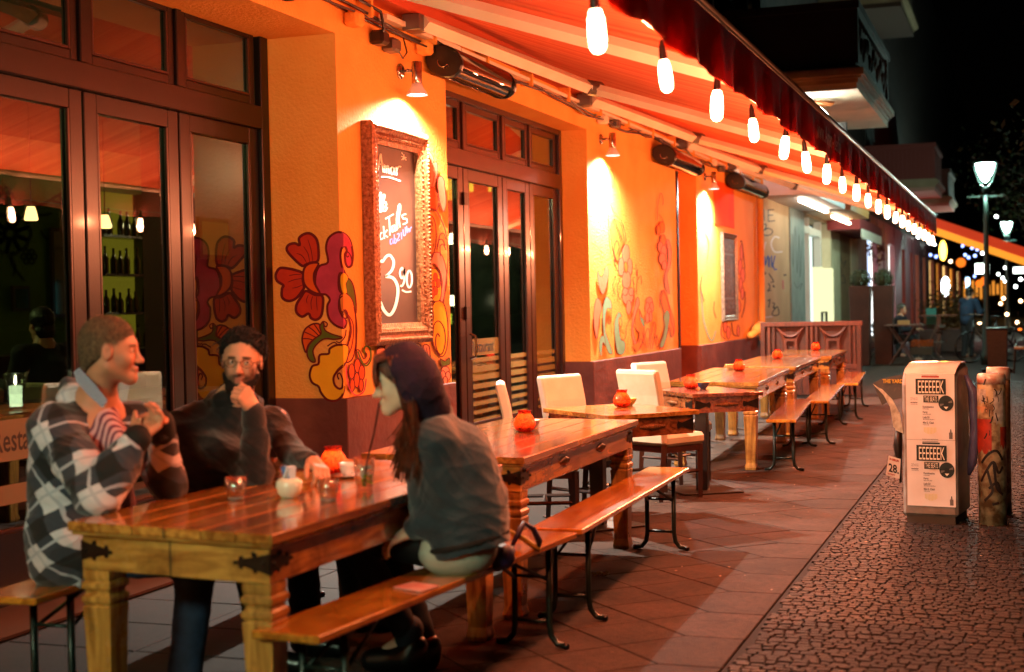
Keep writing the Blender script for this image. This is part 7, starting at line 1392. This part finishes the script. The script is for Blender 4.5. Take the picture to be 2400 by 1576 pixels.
    # dark sweater and scarf
    sw = mat('charcoal_wool', '#120e10', .95, col2='#1c1618', scale=50, bump=.5, bscale=240, sheen=.35); S = SDF(); S.chain([nb+V3(0, 0, -.035), ch, pel+V3(0, 0, .03)], [.1, .155, .165], .06); S.cone(rs, ls, .066, .064, .06); S.cone(nb+V3(0,0,-.01), (rs+nb)/2, .075, .07, .05); S.cone(rs, UZ(445, 1170, 6.0), .08, .125, .06); S.chain([rs, (rs+re)/2+CR*-.01, re, (re+rw)/2, rw+(re-rw)*.1], [.066, .068, .064, .054, .044], .03); S.chain([ls, le, lw+(le-lw)*.05], [.064, .056, .04], .03)
    P, Q = S.mesh(.006, disp=folds(21, .014, 30, 7)); skinobj('sweater', P, Q, sw, t)
    S = SDF(); S.cone(rw+unit(re-rw)*.012, rw+unit(re-rw)*.05, .047, .05, .01); P, Q = S.mesh(.006); skinobj('cuff', P, Q, sw, t)
    S = SDF(); ring_ = [nb+(-CF*math.cos(a)*.075+CR*math.sin(a)*.088)+V3(0, 0, .02+.02*math.sin(a*2+1)) for a in [k*PI/6 for k in range(13)]]; S.chain(ring_, [.034+.008*math.sin(k*1.7) for k in range(13)], .02); S.cone(UZ(505, 935, 6.02), UZ(530, 965, 5.9), .03, .04, .02); P, Q = S.mesh(.006, disp=folds(4, .008, 60)); skinobj('scarf', P, Q, mat('black_scarf', '#070607', .9, sheen=.2), t)
    S = SDF()
    for h_, k_, a_ in ((hips[0], rk, ra), (hips[1], lk, la)): S.chain([h_, k_, a_+V3(0, 0, .03)], [.1, .075, .065], .04)
    S.cone(hips[0], hips[1], .12, .12, .04); P, Q = S.mesh(.008, disp=folds(5, .008)); skinobj('trousers', P, Q, mat('dark_trousers', '#0e1018', .85), t)
    for a_ in (ra, la): S = SDF(); S.chain([a_+V3(-.02, 0, -.03), a_+V3(.14, .02, -.05)], [.055, .042], .03); P, Q = S.mesh(.008); skinobj('shoe', P, Q, M['black'], t)
man2()
# ---------------- woman in the grey jacket
def woman():
    pel = V3(2.30, 5.0, .565); t = thing('person', 'woman with a purple hood and grey jacket sipping through a straw, seen in profile', 'person', (pel[0], pel[1], 0))
    hc = UZ(938, 893, 5.2); R = Rframe(-CR*.98-CF*.06-CU*.21, CU-CR*.2); sc = .92; G = lambda x, y, z: hc+R @ (V3(x, y, z)*sc)
    nb = UZ(1000, 990, 5.3); ls, rs = UZ(1022, 1030, 5.2), UZ(1010, 1010, 5.52); le, lw = UZ(1050, 1196, 5.28), UZ(962, 1246, 5.3); re, rw = UZ(985, 1180, 5.6), UZ(940, 1240, 5.55)
    ub = UZ(1070, 1085, 5.33); mid = UZ(1090, 1190, 5.36); lk, rk = pel+V3(-.46, -.06, .02), pel+V3(-.46, .22, .04); la = U(958, 1500, z=.14); ra = pel+V3(-.3, .25, -.45)
    S = SDF(); add_head(S, hc, R, sc, fat=.92, nose=.95); S.chain([hc+R @ V3(-.035, 0, -.06), nb], [.045, .055], .03); S.chain([nb, ub, mid, pel], [.07, .11, .1, .09], .05)
    S.chain([ls, le, lw], [.045, .036, .024], .03); S.chain([rs, re, rw], [.045, .036, .024], .03); S.cone(ls, rs, .055, .055, .05)
    hp = (pel+V3(-.02, -.055, -.02), pel+V3(-.02, .07, -.02))
    for h_, k_, a_ in ((hp[0], lk, la), (hp[1], rk, ra)): S.chain([h_, k_, a_], [.07, .052, .038], .04); S.chain([a_, a_+V3(-.12, -.02, -.07)], [.04, .028], .03)
    add_hand(S, lw, unit(UZ(915, 1268, 5.3)-lw), V3(0, 0, -1)+CF*.2, -1, (25, 35, 25), .05, .9); add_hand(S, rw, unit(UZ(905, 1262, 5.5)-rw), V3(0, 0, -1), 1, (25, 35, 25), .05, .9)
    P, Q = S.mesh(.0042); col = headcol(P, hc, R, sc, '#e6c4aa', brow='#4a2c1c', lip='#a04a44'); skinobj('body', P, Q, skinm, t, col); add_eyes(t, hc, R, sc, -CR-CU*.5)
    hm = mat('auburn_hair', '#34160c', .38, col2='#7c3a1c', scale=70, stretch=(1, 1, .3), bump=.6, bscale=200)
    S = SDF(); S.ell(G(-.008, 0, .04), V3(.104, .084, .094)*sc, R, .02); S.plane(G(.06, 0, .04), R @ V3(.8, 0, -.6)); P, Q = S.mesh(.005, disp=folds(9, .006, 120)); skinobj('hair', P, Q, hm, t)
    r = random.Random(5); paths = []
    for k in range(300):      # fringe
        y = r.uniform(-.062, .062); x0 = .03+r.uniform(-.01, .035); top = V3(x0, y, .132-.9*y*y/.08-.3*max(0, x0-.03)); ang = y*5
        fr = V3(.084*math.cos(ang)+.0+r.uniform(0, .008), y*1.25, .075+r.gauss(0, .006)); tip = V3(.094*math.cos(ang)+.004+r.uniform(-.004, .008), y*1.3+r.gauss(0, .006), .030+r.gauss(0, .01)-.5*abs(y)); paths.append([G(*top), G(*(top*.4+fr*.6+V3(.006, 0, .012))), G(*fr), G(*tip)])
    for s in (-1, 1):         # long side hair
        for k in range(170):
            a = r.uniform(0, 1); p0 = V3(.03-.06*a, s*(.068+.012*r.random()), .075+r.uniform(-.01, .03)); p1 = V3(.018-.05*a+r.gauss(0, .004), s*(.084+r.gauss(0, .003)), .0); p2 = V3(.006-.045*a+r.gauss(0, .006), s*(.078+r.gauss(0, .008)), -.1); e_ = hc+R @ (p2*sc)
            end = UZ(944+r.gauss(0, 9)+(-12 if s < 0 else 12), 1090+r.uniform(-70, 45), 5.16 if s > 0 else 5.36); mid_ = (e_+end)/2+CR*.012; paths.append([G(*p0), G(*p1), e_, mid_, end])
    obj('hair_strands', strands(paths, .0026, .0012, 4), hm, t)
    # hood
    hood = mat('dark_purple_jersey', '#1a0820', .9, col2='#260e2c', scale=20, bump=.4, bscale=90); S = SDF(); S.ell(G(-.028, 0, .03), V3(.118, .1, .122)*sc, R, .02); S.chain([G(-.06, 0, -.03), nb-CR*-.01+V3(0, 0, .02)], [.098, .088], .04); S.chain([nb+V3(0, 0, .03), UZ(948, 1068, 5.25)], [.07, .045], .03); S.chain([G(.0, .075, -.04), UZ(945, 1040, 5.17)], [.03, .035], .02)
    S.ell(G(.09, 0, -.02), V3(.085, .074, .135)*sc, R, .015, 's'); S.plane(G(.03, 0, .05), R @ V3(.93, 0, -.2)); P, Q = S.mesh(.005, disp=folds(14, .007, 34)); skinobj('hood', P, Q, hood, t)
    # jacket
    jk = mat('grey_green_jacket', '#182a34', .75, col2='#22363f', scale=12, bump=.3, bscale=120, sheen=.4); S = SDF(); S.chain([nb+CR*.03+V3(0, 0, -.04), UZ(1066, 1085, 5.33), UZ(1088, 1180, 5.35), UZ(1098, 1268, 5.35)], [.1, .142, .153, .16], .05); S.cone(ls, rs, .075, .07, .05); S.cone(UZ(1005, 1060, 5.3), UZ(1025, 1180, 5.38), .08, .115, .05)
    S.chain([ls, (ls+le)/2+CR*.005, le, (le+lw)/2, lw+(le-lw)*.1], [.075, .075, .07, .06, .045], .03); S.chain([rs, re, rw+(re-rw)*.1], [.07, .062, .042], .03); S.chain([UZ(1048, 960, 5.3), UZ(1000, 1005, 5.2), UZ(975, 1060, 5.2)], [.022, .03, .03], .02)
    S.plane(UZ(1090, 1285, 5.4), -CU*1+CR*.25); P, Q = S.mesh(.006, disp=folds(31, .015, 32, 8)); skinobj('jacket', P, Q, jk, t)
    S = SDF(); S.ell(UZ(1096, 1266, 5.35), V3(.164, .166, .042), Rframe(CR*.97-CU*-.24, CU), .01); P, Q = S.mesh(.006, disp=folds(3, .004, 60)); skinobj('waistband', P, Q, mat('ribbed_band', '#14110f', .9), t)
    # pale shirt over the hips
    S = SDF(); S.ell(UZ(1076, 1285, 5.37), V3(.145, .14, .108), None, .02); S.cone(UZ(1022, 1298, 5.34), UZ(1090, 1296, 5.4), .06, .085, .04); P, Q = S.mesh(.006, disp=folds(12, .004, 18)); skinobj('shirt', P, Q, mat('pale_shirt', '#b8bcae', .7, col2='#a8ac9c', scale=6), t)
    S = SDF()
    for h_, k_, a_ in ((hp[0], lk, la), (hp[1], rk, ra)): S.chain([h_+V3(-.12, 0, 0), k_, a_+V3(0, 0, .02)], [.075, .068, .052], .04)
    P, Q = S.mesh(.008, disp=folds(5, .006)); skinobj('trousers', P, Q, mat('black_trousers', '#08080c', .8), t)
    S = SDF(); S.cone(la+V3(0, 0, .005), la+V3(0, 0, .04), .058, .06, .01); P, Q = S.mesh(.007); skinobj('jeans_cuff', P, Q, mat('turned_denim', '#1c3444', .8), t)
    for a_ in (la, ra): S = SDF(); S.chain([a_+V3(.02, 0, -.03), a_+V3(0, 0, -.07), a_+V3(-.15, -.02, -.085)], [.058, .064, .048], .03); P, Q = S.mesh(.008); skinobj('shoe', P, Q, M['black'], t)
    mouth = G(.1, 0, -.072); return mouth, pel
MOUTH, WPEL = woman()
q = MB(); q.smooth = True; q.tube([MOUTH+CR*-.0, MOUTH*.5+(MOJ+V3(.01, 0, .1))*.5+CR*.004, MOJ+V3(.012, .0, .11), MOJ+V3(.0, 0, .02)], .0036, 8); tag(obj('drinking_straw', q, M['black'], org=MOJ), 'long black straw from the cocktail glass to the woman’s lips', 'straw')
# shoulder bag behind her on the bench
c = U(1180, 1318, z=.46); t = thing('shoulder_bag', 'dark purple bag with a yellowish handle lying on the bench behind the woman', 'bag', c); q = MB(); q.smooth = True
q.tube([U(1172, 1300, z=.5), U(1182, 1310, z=.49), U(1196, 1318, z=.475)], [.05, .06, .03], 10); obj('bag_body', q, mat('dark_purple_bag', '#120c24', .5, col2='#241848', scale=20), t)
q = MB(); q.smooth = True; q.tube([UZ(1195, 1245, 5.72), UZ(1225, 1262, 5.78), UZ(1250, 1280, 5.8), UZ(1266, 1290, 5.8)], [.008, .0125, .013, .011], 8); obj('yellow_handle', q, mat('yellow_handle', '#a8923c', .5), t)
q = MB(); q.smooth = True; pts = [UZ(1195, 1290, 5.72), UZ(1215, 1250, 5.74), UZ(1228, 1226, 5.78), UZ(1250, 1240, 5.8), UZ(1264, 1270, 5.8), UZ(1262, 1288, 5.8)]; q.tube(pts, [.008, .014, .01, .013, .014, .006], 6); obj('strap', q, MATS['dark_purple_bag'], t)
# ---------------- simple figures farther away and inside
def figure(label, pel, fwd, H, parts, seated=True, h=.012, arms=None, hair='#120c08', top='#101018', legs='#0c0c10'):
    t = thing('person', label, 'person', (pel[0], pel[1], 0)); f_ = unit(V3(fwd[0], fwd[1], 0)); l_ = V3(-f_[1], f_[0], 0); up = V3(0, 0, 1); nb = pel+up*.5+f_*parts.get('lean', .08); hc = nb+up*.17+f_*.04; R = Rframe(f_, up)
    S = SDF(); add_head(S, hc, R, .97); S.chain([hc-up*.06-f_*.03, nb], [.055, .06], .03); S.chain([nb, pel+up*.25, pel], [.08, .12, .13], .05); sh = [nb+l_*s*.19-up*.05 for s in (-1, 1)]; el = [x+f_*.1-up*.27+l_*s*.04 for x, s in zip(sh, (-1, 1))]; wr_ = [x+f_*.22+up*.04-l_*s*.06 for x, s in zip(el, (-1, 1))]
    for a_, b_, c_ in zip(sh, el, wr_): S.chain([a_, b_, c_], [.05, .04, .028], .03); add_hand(S, c_, f_, -up, 1, (20, 30, 20))
    S.cone(sh[0], sh[1], .06, .06, .05); hp = [pel+l_*s*.09 for s in (-1, 1)]; kn = [(x+f_*.44 if seated else x-up*.44+f_*.03) for x in hp]; an = [V3(k_[0], k_[1], .08)+(f_*.03 if seated else -f_*.05*i) for i, k_ in enumerate(kn)]
    for a_, b_, c_ in zip(hp, kn, an): S.chain([a_, b_, c_, c_+f_*.13-up*.03], [.08, .055, .04, .03], .03)
    P, Q = S.mesh(h*.7); skinobj('body', P, Q, skinm, t, headcol(P, hc, R, .97, '#b88468', brow=hair))
    S = SDF(); S.chain([nb-up*.03, pel+up*.28, pel+up*.02], [.09, .155, .16], .05); S.cone(sh[0], sh[1], .075, .075, .05)
    for a_, b_, c_ in zip(sh, el, wr_): S.chain([a_, b_, c_], [.075, .065, .045], .03)
    P, Q = S.mesh(h, disp=folds(4, .01)); skinobj('jacket', P, Q, mat('cloth'+top, top, .85), t)
    S = SDF(); [S.chain([a_, b_, c_], [.1, .075, .06], .03) for a_, b_, c_ in zip(hp, kn, an)]; P, Q = S.mesh(h); skinobj('trousers', P, Q, mat('cloth'+legs, legs, .85), t)
    S = SDF(); S.ell(hc+up*.04-f_*.02, V3(.11, .09, .1), R, .02); S.ell(hc-f_*.06-up*.05, V3(.06, .08, .08), R, .02); S.plane(hc+up*.05+f_*.06, f_*.8-up*.6); P, Q = S.mesh(h*.7, disp=folds(2, .008, 90)); skinobj('hair', P, Q, mat('hair'+hair, hair, .5), t); return t
pp = UZ(2096, 800, 33); figure('dark seated figure with bowed head at the far bistro table', V3(pp[0], pp[1], .55), (.9, -.2), 1, dict(lean=.16), hair='#3a3630', top='#0e0c18')
pp = UZ(2268, 770, 33.5); figure('person in a blue jacket standing behind the far bicycle', V3(pp[0]-.05, pp[1]+1.0, .92), (.6, .8), 1, {}, seated=False, top='#1c3048', hair='#20140c')
figure('dark silhouette of a diner at the lower left behind the window glass', V3(-2.0, 7.05, .55), (.9, -.2), 1, dict(lean=.05), top='#050506', hair='#050403'); figure('diner with dark hair inside the restaurant, head showing above the plaid man', V3(-2.6, 8.9, .72), (-.9, .3), 1, {}, top='#1c1410', hair='#1c0e08')
figure('second seated person at the left end of the far terrace', V3(.9, 36.5, .55), (1, 0), 1, {}, top='#181420')
# ================================================================== light sources outside the frame
# green-white glowing panel added behind the camera to light the near sides
def rect_light_panel(name, label, c, sx, sz, col, s, rz=0):
    t = thing(name, label, 'sign', c); Mr = Matrix.Translation(tuple(c)) @ Matrix.Rotation(rz, 4, 'Z'); q = MB(); q.box((-sx/2, -.01, -sz/2), (sx/2, .0, sz/2), Mr); obj('lit_face', q, emis(name+'_face', col, s), t); q = MB(); q.box((-sx/2-.04, -.14, -sz/2-.04), (sx/2+.04, -.012, sz/2+.04), Mr); obj('housing', q, M['grey'], t)
rect_light_panel('fill_light_panel', 'large green white light panel added behind the camera', (2.0, -1.0, 2.7), 1.5, .45, '#dcffd4', 30)
# ceiling lamps of the dining room
for (x, y, z, e, c_) in ((-2.6, 5.6, 3.0, 22, (.75, .95, .35)), (-5.0, 8.0, 3.0, 90, (.72, .9, .35)), (-2.8, 13, 2.9, 40, (1, .8, .5)), (-4.5, 15.5, 2.9, 110, (1, .85, .5))):
    ld = bpy.data.lights.new('ceiling_light', 'POINT'); ld.energy = e; ld.color = c_; ld.shadow_soft_size = .15
    t = thing('ceiling_lamp', 'round ceiling lamp inside the dining room at %d metres' % int(y) if 0 else {5: 'round ceiling lamp behind the left windows', 8: 'round ceiling lamp deep in the green room', 13: 'round ceiling lamp behind the folding glass doors', 15: 'round ceiling lamp near the yellow back windows'}[int(y)], 'lamp', (x, y, z)); lo = bpy.data.objects.new('ceiling_light', ld); C.objects.link(lo); lo.parent = t
    q = MB(); q.smooth = True; q.lathe([(.1, .3), (.16, .34), (.17, .4), (.02, .42)], (x, y, z), 18); obj('lamp_shade', q, M['cream'], t); q = MB(); q.tube([(x, y, z+.42), (x, y, 3.62)], .01, 6); obj('cord', q, M['black'], t)
